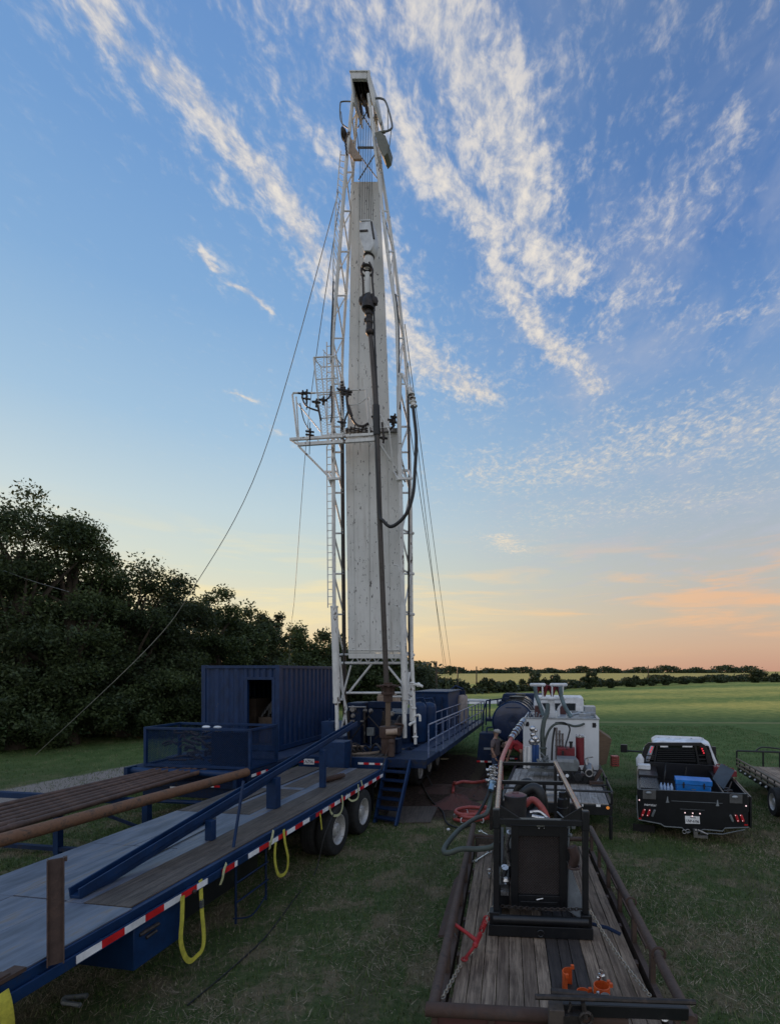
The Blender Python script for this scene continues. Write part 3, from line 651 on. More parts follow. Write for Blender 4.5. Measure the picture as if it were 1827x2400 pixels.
m=MB(RF); m.box((-1.02,1.2,1.36),(-.80,1.36,1.75)); m.box((-1.12,1.05,1.75),(-.72,1.40,2.28)); m.tube([(-.92,1.2,2.28),(-.92,1.2,2.36)],.03,8); m.build('operator_console',blue,RIG,.015)
# tan canvas-covered motor on top between the legs
m=MB(RF); m.box((-.18,3.25,2.56),(.5,3.8,2.95)); m.tube([(-.15,3.3,2.95),(.2,3.5,3.08),(.45,3.4,2.95)],.06,8); m.tube([(.1,3.2,3.0),(.35,3.2,3.02)],.05,8); m.build('hoist_motor',tan,RIG,.03)
# pressure vessels and radiator to the right rear
for s_,t_,r_,h_ in ((3.6,1.22,.24,1.35),(4.35,1.35,.28,1.3)):
    m=MB(RF); m.lathe([(r_*.9,0),(r_,.05),(r_,h_-.18),(r_*.92,h_-.08),(r_*.6,h_-.01),(.05,h_+.02)],(t_,s_,1.37),(0,0,1),24); m.tube([(t_-.15,s_,1.37+h_),(t_-.15,s_,1.5+h_),(t_+.1,s_+.1,1.52+h_),(t_+.2,s_+.2,1.37+h_-.1)],.03,8); m.build('pressure_vessel',blue,RIG)
m=MB(RF); m.box((.1,7.0,1.37),(1.5,9.6,2.9)); m.box((.05,6.95,2.9),(1.55,9.65,2.96)); m.build('engine_house',blue,RIG,.02)
m=MB(RF)
for k in range(4): m.tube([(.3+k*.32,6.93,1.5),(.3+k*.32,6.93,2.75)],.03,6)
m.box((.9,9.75,1.4),(1.7,9.9,2.9)); m.tube([(.95,9.9,2.9),(1.2,10.1,3.1),(1.6,9.9,2.95)],.05,8); m.build('engine_house_frame',blue_d,RIG)
m=MB(RF)
for t,s in ((1.62,9.2),(1.62,9.62),(1.62,10.05)): m.lathe([(.02,0),(.17,.02),(.17,1.2),(.1,1.3)],(t-.02,s,1.4),(0,0,1),16)
m.build('air_filter',mat('pale_filter_can',(.3,.25,.22),.6,0,(.12,.08,.06),(.5,.7),6),RIG)
m=MB(RF); m.box((-1,9.9,1.37),(.8,12.5,2.7)); m.box((-.9,12.55,1.37),(.9,13.8,2.3)); m.build('mud_pump_housing',blue_d,RIG,.03)
# guard panel at the tail of the rig
m=MB(RF); m.box((-.36,-.62,1.08),(.36,-.10,1.92)); m.build('guard_panel',blue,RIG,.015)
m=MB(RF); m.box((-.34,-.6,1.0),(-.28,-.54,1.08)); m.tube([(.4,-.3,1.98),(.44,-.32,1.7),(.42,-.35,1.3),(.45,-.3,1.1)],.012,5); m.build('guard_bracket',steel_d,RIG)
# steel beams below mast feet
m=MB(RF); m.box((1.06,.85,1.42),(1.36,1.2,1.82)); m.box((-.62,.9,1.41),(-.36,1.25,1.84)); m.box((-.36,.98,1.41),(1.06,1.16,1.55)); m.build('mast_base_frame',blue_d,RIG,.01)
# ================= MAST =================
BP=V(((865-CX)/F*14.5,14.5,1.8)); NM=V((U.x,U.y,.032))
def MP(px,py,dd=0.):
    d=ray(px,py); t=((BP-CAM).dot(NM)+dd)/d.dot(NM); return CAM+d*t
class Leg:
    def __init__(s,pts,dd): s.p=sorted(pts,key=lambda a:-a[1]); s.dd=dd
    def x(s,py):
        p=s.p
        if py>=p[0][1]: return p[0][0]
        for a,b in zip(p[:-1],p[1:]):
            if b[1]<=py<=a[1]: return a[0]+(b[0]-a[0])*(a[1]-py)/(a[1]-b[1])
        return p[-1][0]
    def d(s,py): return s.dd*(1 if py>900 else max(.45,(py+500)/1400.))
    def at(s,py): return MP(s.x(py),py,s.d(py))
    def line(s,y0,y1,n): return [s.at(y0+(y1-y0)*i/n) for i in range(n+1)]
FL=Leg([(790,1714),(787,1560),(783,1430),(781,1100),(779,800),(795,592),(804,473),(813,360),(828,218)],0)
RL=Leg([(808,1700),(806,1500),(803,1200),(801,890),(803,807),(811,688),(819,560),(827,400),(838,225)],.75)
FR=Leg([(948,1729),(945,1500),(941,1300),(937,1100),(933,878),(929,735),(914,640),(897,500),(880,354),(863,218)],0)
RR=Leg([(963,1700),(964,1500),(962,1200),(957,1000),(951,850),(928,640),(909,500),(893,402),(874,218)],.75)
m=MB()
m.tube(FL.line(1714,905,8),.055,10); m.tube(FR.line(1729,905,8),.065,10); m.tube(RR.line(1690,905,8),.055,10)
for L_,r_ in ((FL,.05),(FR,.05),(RL,.042),(RR,.05)): m.tube(L_.line(905,222,14),r_,10)
MAST=m.build('mast',white_m,RIG)
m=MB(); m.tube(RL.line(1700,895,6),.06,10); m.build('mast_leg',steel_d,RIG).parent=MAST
def sub(o): o.parent=MAST; return o
# sleeves at the foot
m=MB(); m.tube(FL.line(1648,1424,2),.105,14); m.tube(FL.line(1424,1420,1),.115,14); sub(m.build('mast_sleeve',white_m,RIG)); m=MB(); m.tube([FR.at(1640)+V((.02,0,0)),FR.at(1420)],.095,14); sub(m.build('mast_sleeve',white_m,RIG))
ys=[1640,1535,1440,1345,1250,1155,1060,1000,900,793,693,590,495,404,330,262]
m=MB()
for i,(a,b_) in enumerate(zip(ys[:-1],ys[1:])):
    r_=.032 if a>900 else .024
    m.tube([FL.at(a),RL.at(a)],r_,6); m.tube([FR.at(a),RR.at(a)],r_,6)
    m.tube([FL.at(b_ if i%1==0 else a),RL.at(a)],r_*.9,6)
    m.tube([FR.at(a if i%2==0 else b_),RR.at(b_ if i%2==0 else a)],r_*.9,6)
    if a<=900:
        mid=(a+b_)/2; m.tube([FL.at(mid),RL.at(b_)],r_*.7,6); m.tube([FR.at(mid),RR.at(b_ )],r_*.8,6)
sub(m.build('side_bracing',white_m,RIG))
# foot cross frame
m=MB()
A=lambda x,y,d=.55: MP(x,y,d)
m.tube([A(797,1554),A(962,1554)],.04,8); m.tube([A(797,1534),A(962,1534)],.03,8)
for k in range(6): x=822+k*20; m.tube([A(x,1554),A(x+10,1536)],.022,6); m.tube([A(x+10,1536),A(x+20,1554)],.022,6)
m.tube([A(870,1557),A(818,1622)],.035,8); m.tube([A(909,1562),A(942,1603)],.035,8); m.tube([A(812,1624),A(948,1624)],.036,8); m.tube([A(920,1633),A(948,1633)],.03,8)
m.tube([A(797,1600),A(812,1660),A(800,1705)],.03,6); m.tube([A(822,1560),A(800,1640)],.03,6); m.tube([A(812,1700),A(796,1540,.2)],.03,6)
m.tube([A(965,1570),A(946,1700)],.035,8); m.tube([MP(950,1640,0),MP(962,1560,.5)],.03,8)
sub(m.build('foot_bracing',white_m,RIG))
# white scabbard panels
def panel(pts,dd0,th,name,mt):
    P=[MP(x,y,dd0) for x,y in pts]; m=MB(); m.prism(P,U*th); return m
m=panel([(816,1530),(941,1530),(930,1008),(809,1008)],.38,.05,'',0)
n_=panel([(817,1543),(942,1543),(942,1531),(816,1531)],.35,.08,'',0); m.add(n_.v,n_.f)
for x0,x1 in ((866,863),): 
    m.tube([MP(x0,1530,.36),MP(x1,1012,.36)],.014,5)
m.tube([MP(816,1524,.36),MP(941,1524,.36)],.012,5); m.tube([MP(832,1530,.36),MP(826,1012,.36)],.008,5); m.tube([MP(915,1530,.36),MP(905,1012,.36)],.008,5)
sub(m.build('lower_mast_panel',white_p,RIG))
m=panel([(812,1100),(915,1100),(912,1010),(899,660),(886,426),(824,426),(820,700),(814,1010)],.45,.07,'',0)
m.tube([MP(838,1000,.43),MP(840,430,.4)],.012,5); m.tube([MP(872,1000,.43),MP(862,430,.4)],.012,5)
sub(m.build('upper_mast_panel',white_p,RIG))
m=MB(); m.prism([MP(809,1011,.30),MP(931,1011,.30),MP(930,1003,.30),MP(809,1003,.30)],U*.1); sub(m.build('panel_lip',steel,RIG))
# ladder
m=MB()
def lad(y0,y1,off,n):
    a=[FL.at(y0+(y1-y0)*i/10)+RT*off for i in range(11)]; m.tube(a,.016,6)
    for i in range(n):
        y=y0+(y1-y0)*(i+.5)/n; p=FL.at(y); m.tube([p+RT*off,p],.012,5)
lad(1424,1045,-.20,22); lad(1045,800,-.18,12); lad(800,330,-.02,0)
L2=[V(MP(x,y,.0)) for x,y in ((779,800),(781,600),(788,473),(798,354))]; m.tube(L2,.016,6)
for i in range(26):
    y=790-i*17; k=(800-y)/446*1.0; f=min(max((800-y)/446,0),.999)*3; j=int(f); p=L2[j].lerp(L2[j+1],f-j); m.tube([p,FL.at(y)+RT*.05],.011,5)
sub(m.build('ladder',white_m,RIG))
# crown
m=MB()
def box4(p4,th,n=U): m.prism([V(p) for p in p4],n*th)
c0,c1,c2,c3=MP(820,164,-.1),MP(859,164,-.1),MP(859,184,-.1),MP(822,184,-.1)
m.prism([c0,c1,c2,c3],U*.08)
m.prism([MP(859,164,-.1),MP(866,170,-.1),MP(880,238,-.05),MP(876,250,-.05),MP(871,238,-.05),MP(860,186,-.1)],U*.7)
m.prism([MP(820,168,-.1),MP(825,186,-.1),MP(829,240,-.1),MP(826,240,-.1)],U*.7)
m.prism([MP(818,164,-.12),MP(861,164,-.12),MP(861,167,-.12),MP(818,167,-.12)],U*.85)
m.prism([MP(820,164,.62),MP(866,164,.62),MP(866,184,.62),MP(822,184,.62)],U*.06)
sub(m.build('crown_frame',white_m,RIG,.006))
m=MB()
for k in range(5):
    t=MP(832+k*7,208,.3); m.tube([t-RT*.02,t+RT*.02],.26,20); m.torus(t,RT,.26,.022,20,6)
m.tube([MP(826,208,.3),MP(868,208,.3)],.06,10); m.prism([MP(829,184,.1),MP(860,184,.1),MP(860,190,.1),MP(829,190,.1)],U*.45)
for x,y in ((850,235),(858,250),(862,262),(846,255)): m.tube([MP(x,y,.2)-RT*.015,MP(x,y,.2)+RT*.015],.13,14)
sub(m.build('crown_sheave',steel_d,RIG))
m=MB(); m.tube(smooth([MP(824,238,0),MP(803,238,0),MP(797,245,0),MP(799,285,0),MP(818,303,0)]),.018,6); m.tube(smooth([MP(799,262,0),MP(803,302,0)]),.012,6)
m.tube(smooth([MP(877,231,0),MP(893,231,0),MP(905,242,0),MP(918,290,0),MP(914,304,0),MP(892,311,0)]),.026,7); m.tube([MP(908,250,.1),MP(909,306,.1)],.012,5);m.tube([MP(918,292,0),MP(912,345,0)],.012,5)
sub(m.build('crown_hand_rail',grey,RIG))
m=MB(); c=MP(893,338,-.05); m.tube([c-RT*.06+V((0,0,.33)),c+RT*.12+V((0,0,.33))],.04,8)
m.prism([MP(877,310,-.1),MP(890,307,-.1),MP(903,318,-.1),MP(911,340,-.1),MP(908,358,-.1),MP(899,368,-.1),MP(892,355,-.1),MP(884,335,-.1)],U*.35)
sub(m.build('sheave_guard',mat('olive_grey_paint',(.16,.165,.13),.5,0,(.1,.08,.06),(.5,.7),6),RIG,.01))
m=MB(); m.torus(MP(806,316,-.05),RT,.13,.04,20,8); m.tube([MP(803,316,-.05),MP(809,316,-.05)],.13,16)
for k in range(5): m.tube([MP(807+k,325+k*8,-.08),MP(809+k,331+k*8,-.08)],.025,6)
sub(m.build('side_sheave',steel_d,RIG))
m=MB(); m.prism([MP(808,310,.0),MP(817,310,.0),MP(832,345,.0),MP(846,366,.0),MP(846,372,.0),MP(826,372,.0),MP(810,345,.0)],U*.08); sub(m.build('sheave_bracket',tan,RIG,.005))
m=MB()
m.tube([A(838,346),A(880,346)],.03,6)
for a,b_ in (((838,300),(866,250)),((838,250),(874,310)),((840,422),(878,362)),((844,366),(885,420)),((836,310),(842,365))): m.tube([A(*a),A(*b_)],.016,6)
sub(m.build('back_bracing',grey,RIG))
# drilling lines
m=MB()
for k in range(8): m.tube([MP(842+k*3.6,262,.18),MP(843+k*4.4,516,.12)],.008,5)
o=m.build('drilling_line',wire_d,RIG); sub(o)
# ---- tubing board (work platform) ----
def bt(m,a,b_,r_=.03,n=8): m.tube([V(a),V(b_)],r_,n)
m=MB(); PB=lambda x,y,d=-.25: MP(x,y,d)
for a,b_,w in (((680,1030),(878,1018),.07),((699,1042),(882,1030),.09)):
    m.beam(PB(*a),PB(*b_),.08,w)
bt(m,PB(680,1030),PB(699,1042)); bt(m,PB(878,1018),PB(884,1032),.04)
for k in range(8): bt(m,PB(692+k*25,1030-k*1.5),PB(703+k*23,1041-k*1.6),.018,6)
bt(m,PB(699,1045),MP(770,1117,0),.03); bt(m,PB(884,1034),MP(950,1130,.2),.03); bt(m,PB(690,1037),PB(700,1042),.03)
TB=sub(m.build('tubing_board',white_m,RIG))
m=MB()
m.tube([PB(697,1028),PB(690,965),PB(685,926),PB(688,921),PB(738,921)],.028,8); bt(m,PB(694,930),PB(700,1028),.02)
bt(m,PB(697,945),PB(752,1012),.018); bt(m,PB(738,921),PB(815,917),.018); bt(m,PB(815,915),PB(857,913),.018);
bt(m,PB(857,913),PB(865,1015),.026);bt(m,PB(866,930),PB(876,1015),.02); m.tube(smooth([PB(820,950),PB(842,945),PB(862,930)]),.014,6)
bt(m,PB(884,960),PB(912,1010),.02); bt(m,PB(880,1005),PB(915,1000),.02); bt(m,PB(912,1010),PB(922,1108,0),.02)
sub(m.build('board_railing',white_m,RIG))
m=MB()
for off in (0,):
    P4=[PB(735,838),PB(785,835),PB(808,1016),PB(754,1021)]
    for a,b_ in zip(P4,P4[1:]+P4[:1]): bt(m,a,b_,.022,6)
    for k in (.28,.48,.78): bt(m,P4[0].lerp(P4[3],k),P4[1].lerp(P4[2],k),.014,6)
    Q4=[p+U*.45 for p in P4]
    bt(m,P4[1],Q4[1],.016,6);bt(m,P4[0],Q4[0],.016,6);bt(m,Q4[0],Q4[1],.016,6);bt(m,Q4[1],Q4[2],.016,6);bt(m,Q4[0],Q4[3],.016,6)
    for k in range(26):
        f=k/25; 
        a=P4[0].lerp(P4[3],f); 
        e=min(f+.22,1); b2=P4[1].lerp(P4[2],e); bt(m,a,b2,.004,4)
        e0=max(f-.22,0); bt(m,a,P4[1].lerp(P4[2],e0),.004,4); bt(m,Q4[1].lerp(Q4[2],f),P4[1].lerp(P4[2],min(f+.1,1)),.004,4)
bt(m,PB(757,820),PB(770,838),.014,5);bt(m,PB(760,822),PB(758,870),.012,5);bt(m,PB(770,838),PB(790,900),.014,5)
sub(m.build('mesh_cage',white_m,RIG))
m=MB()
def blob(x,y,d=-.28,r_=.07): 
    c=PB(x,y,d); m.ball(c,r_,8); m.tube([c+V((-.12,0,.02)),c+V((.12,0,-.01))],r_*.55,7); m.tube([c+V((0,0,-.14)),c+V((.02,0,.1))],r_*.5,7)
for x,y in ((708,923),(718,921),(718,935)): blob(x,y,r_=.05)
for x,y in ((741,943),(757,938),(806,915),(815,918),(813,924)): blob(x,y,r_=.06)
for x,y in ((726,1012),(726,1020),(801,990),(880,978)): blob(x,y,r_=.05)
for pts,r_ in (([(707,930),(718,952),(745,963)],.025),([(703,945),(712,985),(726,1010)],.015),([(726,990),(725,1065)],.01),([(720,940),(718,960)],.015),
   ([(812,925),(816,960),(832,992),(850,999),(863,992)],.035),([(817,960),(808,985),(807,1000)],.025),([(775,905),(778,960),(775,990)],.022),([(757,940),(772,930),(777,905)],.022),([(744,950),(752,985)],.03),([(790,910),(805,922)],.03),
   ([(817,950),(825,975)],.03)):
    m.tube(smooth([PB(x,y,-.3) for x,y in pts]),r_,7)
for k in range(7): blob(812+k*9,1010-(k%3)*3,-.1,.03)
for x,y in ((918,985),(924,978),(922,990),(898,1027)): blob(x,y,.1,.06)
bt(m,PB(895,990),PB(899,1030),.03); bt(m,MP(912,1008,.1),MP(925,995,.1),.03)
sub(m.build('tong_and_valve_gear',steel_d,RIG))
for (x0,y0,x1,y1) in ((762,1106,797,1122),(921,1103,964,1122)):
    m=MB(); a,b_,c,d=MP(x0,y0,.35),MP(x1-8,y0,.35),MP(x1,y1,-.1),MP(x0+10,y1,-.1)
    for p,q in ((a,b_),(b_,c),(c,d),(d,a)): m.beam(p,q,.05,.06)
    for k in (.3,.6): m.beam(a.lerp(b_,k),d.lerp(c,k),.03,.04)
    bt(m,d,MP((x0+x1)/2,y1+18,.1),.05)
    sub(m.build('mast_step',white_m,RIG))
# standpipe on the right with gooseneck
m=MB(); m.tube([MP(938,880,-.05),MP(935,960,-.05),MP(937,1040,-.05)],.05,10); m.tube([MP(934,882,-.05),MP(938,876,-.05),MP(943,878,-.05),MP(958,915,-.1),MP(966,945,-.15)],.045,10)
m.tube([MP(960,910,-.1),MP(966,940,-.15),MP(970,955,-.15)],.07,10)
for k in range(4): c=MP(963+k*2,925+k*9,-.13); m.torus(c,V((0.2,0,-1)),.09,.02,14,6)
m.tube([MP(937,1040,-.05),MP(942,1200,-.05),MP(946,1400,-.05),MP(948,1500,-.05)],.03,8)
m.tube([MP(964,1500,-.1),MP(970,1660,-.1),MP(973,1744,-.1)],.045,10)
for y in (1600,1660,1727): c=MP(966+(y-1600)*.05,y,-.1); m.torus(c,(0,0,1),.06,.025,14,6)
m.tube(smooth([MP(966,1606,-.1),MP(977,1604,-.2),MP(990,1609,-.25)]),.04,8); m.ball(MP(980,1605,-.2),.07,8); m.tube(smooth([MP(970,1680,-.1),MP(982,1676,-.2),MP(984,1690,-.2)]),.035,8); m.tube(smooth([MP(972,1692,-.1),MP(962,1696,-.3),MP(960,1700,-.3)]),.04,8); m.tube(smooth([MP(962,1640,-.05),MP(963,1652,-.05),MP(969,1655,-.1)]),.03,8)
for k in range(5): 
    y=1240+k*95; x=FR.x(y); m.tube([MP(x-22+k*2,y-12,.05),MP(x-8,y-8,.0),MP(x-4,y+8,.0)],.025,6); m.tube([FR.at(y),RR.at(y+10)],.03,6); m.ball(RR.at(y+10)+RT*.06,.05,8)
sub(m.build('standpipe',white_m,RIG))
m=MB(); m.tube(smooth([MP(776,850,-.05),MP(776,790,-.05),MP(779,720,-.05),MP(781,660,-.05)]),.022,6); m.tube(smooth([MP(934,875,-.02),MP(934,800,.0),MP(932,740,.0),MP(926,690,0)]),.028,7); m.tube(smooth([MP(955,900,.5),MP(958,1100,.4),MP(957,1400,.4),MP(960,1600,.4)]),.03,7); m.tube(smooth([MP(800,1040,.3),MP(801,1300,.4),MP(806,1560,.5)]),.02,6)
sub(m.build('hydraulic_line',rubber_h,RIG))
# ---- hanging gear, things of their own ----
def hp_(x,y): return MP(x,y,-.28)
t=thing('travelling_block',tuple(hp_(860,640)),'white travelling block hanging on the drilling lines inside the mast','block')
m=MB(); m.prism([hp_(841,520),hp_(872,518),hp_(877,548),hp_(875,575),hp_(868,588),hp_(852,588),hp_(842,555)],U*.34); m.prism([hp_(843,514),hp_(868,513),hp_(868,517),hp_(843,518)],U*.3); m.build('block_body',white_c,t,.02)
m=MB(); 
for k in range(4): m.ball(hp_(845+k*7,513)+U*.15,.045,8)
m.prism([hp_(843,540)-U*.02,hp_(862,539)-U*.02,hp_(862,543)-U*.02,hp_(843,544)-U*.02],U*.02); m.tube([hp_(870,520),hp_(876,560)],.03,6); m.build('sheave_slot',steel_d,t)
m=MB(); m.lathe([(.12,0),(.14,.06),(.13,.3),(.10,.42)],hp_(859,618)+U*.17,(0,0,1),18); m.build('hook_spring_can',white_m,t)
m=MB(); m.torus(hp_(859,590)+U*.17,(0,0,1),.13,.03,18,6)
for s_ in (-1,1):
    m.tube(smooth([hp_(859+s_*6,615),hp_(859+s_*13,632),hp_(861+s_*11,655),hp_(863+s_*12,690)]),.028,7)
m.torus(hp_(860,635),V((0,1,0)),.16,.028,18,6); m.torus(hp_(859,628),(0,0,1),.12,.03,16,6); m.build('hook',steel_d,t)
m=MB(); m.tube([hp_(861,640),hp_(861,690)],.075,12); m.build('swivel_neck',white_m,t)
t=thing('power_tongs_elevator',tuple(hp_(863,728)),'black greasy elevator clamp gripping the pipe below the travelling block','elevator')
m=MB()
m.lathe([(.10,0),(.19,.03),(.19,.22),(.15,.3),(.12,.38),(.05,.52)],hp_(863,728),(0,0,1),14)
m.build('clamp_body',steel_d,t)
m=MB()
for s_ in (-1,1): m.ball(hp_(863+s_*15,706),.1,8,(1,1,1.3)); m.tube([hp_(863+s_*10,690),hp_(863+s_*15,706),hp_(863+s_*6,725)],.05,7)
m.build('clamp_jaw',steel_d,t)
m=MB()
for y,r_ in ((735,.12),(745,.1),(755,.11),(778,.13)): m.ball(hp_(864+(y-735)*.06,y),r_,10)
m.tube([hp_(864,728),hp_(866,785)],.09,12); m.ball(hp_(857,750),.06,8); m.build('pipe_coupling',steel_d,t)
t=thing('kelly_pipe',tuple(hp_(913,1605)),'long dark drill pipe running down the front of the mast to the well','pipe')
m=MB(); m.tube([hp_(868,783),hp_(881,950),hp_(889,1205),hp_(905,1600)],[.065,.075,.075,.075],12); m.build('pipe',mat('dark_brown_pipe',(.075,.065,.058),.5,.2,(.04,.03,.025),(.45,.65),5),t)
m=MB(); m.tube([hp_(877,783),hp_(885,960)],.028,7); m.tube(smooth([hp_(874,690),hp_(876,740),hp_(877,783)]),.028,7); m.tube([hp_(881,950),hp_(883,1020)],.10,10); m.build('side_line',rubber_h,t)
m=MB(); m.tube(smooth([MP(967,950,-.18),MP(970,975,-.2),MP(975,1030,-.22),MP(972,1100,-.25),MP(967,1160,-.3),MP(950,1207,-.35),MP(918,1234,-.4),MP(898,1221,-.4),MP(888,1200,-.35),MP(884,1100,-.32),MP(880,960,-.3)],8),.048,10)
o=m.build('rotary_hose',rubber_h); tag(o,'thick black hose drooping in a deep loop from the right mast standpipe to the pipe','hose')
# wellhead stack
W0=MP(909,1720,-.35)
t=thing('wellhead',(W0.x,W0.y,1.4),'rusty brown wellhead stack standing on the rig floor under the pipe','wellhead')
def wz(py): return V((W0.x,W0.y,MP(909,py,-.35).z))
m=MB()
for py,r_,h_ in ((1628,.20,.06),(1608,.21,.03)): m.lathe([(r_*.8,0),(r_,.01),(r_,h_),(r_*.7,h_+.02)],wz(py),(0,0,1),20)
for k in range(8):
    a=k*math.pi/4+.2; m.tube([wz(1628)+V((math.cos(a)*.17,math.sin(a)*.17,.03)),wz(1608)+V((math.cos(a)*.17,math.sin(a)*.17,0))],.02,6)
    m.tube([wz(1610)+V((math.cos(a)*.2,math.sin(a)*.2,0)),wz(1610)+V((math.cos(a)*.33,math.sin(a)*.33,.04))],.03,6)
m.tube([wz(1645),wz(1600)],.13,14); m.build('flange',rust,t)
m=MB(); m.tube([wz(1702),wz(1640)],.075,14); m.build('casing',mat('pale_brown_casing',(.13,.09,.06),.7,0,(.06,.045,.035),(.5,.7),7),t)
m=MB(); m.tube([wz(1728),wz(1702)],.25,10); m.box(wz(1722)+V((-.05,-.2,0)),wz(1704)+V((.36,.15,0))); m.tube(smooth([wz(1725)+V((.3,0,0)),wz(1700)+V((.42,0,0)),wz(1696)+V((.2,-.1,0))]),.035,7); m.tube([wz(1765),wz(1728)],.2,12); m.build('clamp_housing',rust,t,.02)
m=MB(); m.tube([wz(1714)+V((-.02,-.24,0)),wz(1714)+V((.3,-.22,.02))],.09,12); m.build('hydraulic_cylinder',tan,t)
# messy chain tongs on the floor
f0=rig(.1,.55,1.42)
t=thing('chain_tong_heap',tuple(f0),'tangled heap of rusty tongs and hoses on the rig floor between the mast legs','tong heap')
m=MB(); r_=random.Random(4)
for k in range(16):
    a=V((r_.uniform(-.45,.5),r_.uniform(-.3,.35),.04)); b_=a+V((r_.uniform(-.4,.4),r_.uniform(-.2,.2),r_.uniform(0,.25))); mid=a.lerp(b_,.5)+V((0,0,r_.uniform(.05,.2)))
    m.tube(smooth([f0+a,f0+mid,f0+b_]),r_.uniform(.015,.035),6)
for k in range(6): m.torus(f0+V((r_.uniform(-.3,.4),r_.uniform(-.2,.2),.12)),V((r_.random(),r_.random(),r_.random()+.1)),.09,.025,12,6)
m.build('tong',steel_d,t)
m=MB()
for k in range(3): m.tube(smooth([f0+V((-.6,-.3+k*.12,.03)),f0+V((-.1,-.35+k*.1,.05)),f0+V((.45,-.25+k*.12,.04)),f0+V((.75,-.05+k*.1,.05))]),.02,6)
m.tube(smooth([f0+V((-.65,.1,.2)),f0+V((-.2,0,.23)),f0+V((.3,.05,.2))]),.03,7); m.build('hose_bundle',mat('tan_dirty_hose',(.2,.15,.11),.8,0,(.08,.06,.05),(.5,.7),8),t)
b0=rig(1.32,.35,1.42); m=MB(); m.tube([b0,b0+V((0,0,.35))],[.1,.07],10); m.ball(b0+V((0,0,.4)),.09,10); m.tube([b0+V((-.03,0,.3)),b0+V((-.16,-.02,.02))],.03,6); o=m.build('pipe_slip',rust); tag(o,'rusty pipe slip standing on the rig floor beside the right mast leg','tool')
# guy wires
def guy(pts,lb,r_=.013):
    m=MB(); m.tube(smooth(pts,8),r_,5); o=m.build('guy_wire',gal); tag(o,lb,'guy wire','guy wires of the mast')
q=at(457,1370,18.5); q2=gd(83,1770); a=MP(793,450,0)
guy([a,at(612,1080,16.2),at(457,1372,18.3),at(343,1523,19.9),q2],'longest guy wire, falling from the mast top to the grass across the left trees')
guy([MP(796,470,.3),at(723,980,20),at(690,1400,28),at(680,1490,33),gd(672,1700)],'guy wire from the mast top down behind the trees left of the mast')
for i,(p0,p1,lb) in enumerate([((955,850),(1049,1575),'innermost right guy wire ending near the utility pole'),((960,1000),(1040,1570),'right guy wire starting at the platform height'),((948,760),(1066,1600),'outermost guy wire right of the mast')]):
    e=gd(1052+i*9,1660); a=MP(*p0,.6); guy([a,a.lerp(e,.5)+V((0,0,-.3)),e],lb)
q=gd(1072,1650)
m=MB(); m.tube([q,q+V((0,0,4.2))],.07,8); o=m.build('anchor_post',steel_d); tag(o,'dark thin post standing right of the rig where guy wires meet','post')
guy([at(-60,1310,23),at(60,1356,22),at(162,1387,21.5)],'faint slack wire in front of the trees at the left edge',.008)
# guy cable that comes down to the grass beside the flatbed
# stairs
st=thing('steps',tuple(gd(902,1934)),'blue steel steps with seven treads leaning on the right end of the rig','stairs')
tl,tr=rig(1.33,-.07,1.40),rig(2.0,-.07,1.38); bl,br=gd(878,1930),gd(927,1938)
m=MB(); m.beam(bl,tl,.05,.16,U); m.build('stringer',blue,st); m=MB(); m.beam(br,tr,.05,.16,U); m.build('stringer',blue,st)
for k in range(6):
    f=(k+.7)/7; a,b_=bl.lerp(tl,f),br.lerp(tr,f); m=MB(); m.beam(a,b_,.22,.035); m.build('tread',blue_d,st)
m=MB(); m.tube([bl+V((0,0,.9)),tl+V((0,0,.15))],.015,6); m.build('chain_guard',steel_d,st)
# ================= FLATBED TRAILER =================
FM=frame(-2.29,12.8,9.84)@Matrix.Diagonal((1.04,1,1,1)); FU=V((math.sin(R(9.84)),math.cos(R(9.84)),0)); FR_=V((math.cos(R(9.84)),-math.sin(R(9.84)),0))
FBZ=1.25
FB=thing('flatbed_trailer',(-2.29,12.8,0),'long blue flatbed trailer with a worn steel and timber deck in the left foreground','trailer',az=9.84)
m=MB(FM)
m.box((-.07,-12.6,1.05),(0,.02,1.235)); m.box((-2.31,-12.6,1.05),(-2.24,.02,1.235)); m.box((-2.24,-.05,1.06),(-.07,.02,1.23))
for x in (-1.65,-.7): m.box((x-.06,-12.5,.72),(x+.06,-.05,1.16))
for k in range(22): m.box((-2.24,-12.4+k*.57,1.05),(-.07,-12.32+k*.57,1.2))
m.box((.035,-12.6,1.06),(.06,.0,1.16))
for k in range(21): m.box((0,-12.3+k*.6,1.07),(.035,-12.24+k*.6,1.15))
m.build('frame',blue,FB,.004)
m=MB(FM); 
r_=random.Random(3)
ys=[-12.6,-10.1,-7.62,-6.0,-4.3]
for i,(a,b_) in enumerate(zip(ys[:-1],ys[1:])): m.box((-2.27,a+.004,1.236),(-1.56,b_-.004,1.250+.002*(i%2))); m.box((-1.55,a+.02,1.236),(-.86,b_-.004,1.2505+.002*((i+1)%2)))
m.box((-.855,-12.6,1.236),(-.03,-7.64,1.251)); m.box((-.855,-7.63,1.236),(-.64,-.02,1.252)); m.box((-2.27,-2.46,1.236),(-.86,-2.30,1.258)); m.box((-1.5,-4.28,1.236),(-1.40,-.05,1.254))
m.build('steel_plate',blue_deck,FB,.002)
m=MB(FM)
for k in range(4): m.box((-.635+k*.143,-7.62,1.236),(-.635+k*.143+.138,-.05,1.249+r_.uniform(0,.004)))
for k in range(10):
    x=-2.26+k*.142
    if -1.52<x+.07<-1.38: continue
    for a,b_ in ((-4.28,-2.47),(-2.29,-.06)): m.box((x,a,1.236),(x+.137,b_,1.249+r_.uniform(0,.004)))
m.build('deck_planks',plank_d,FB)
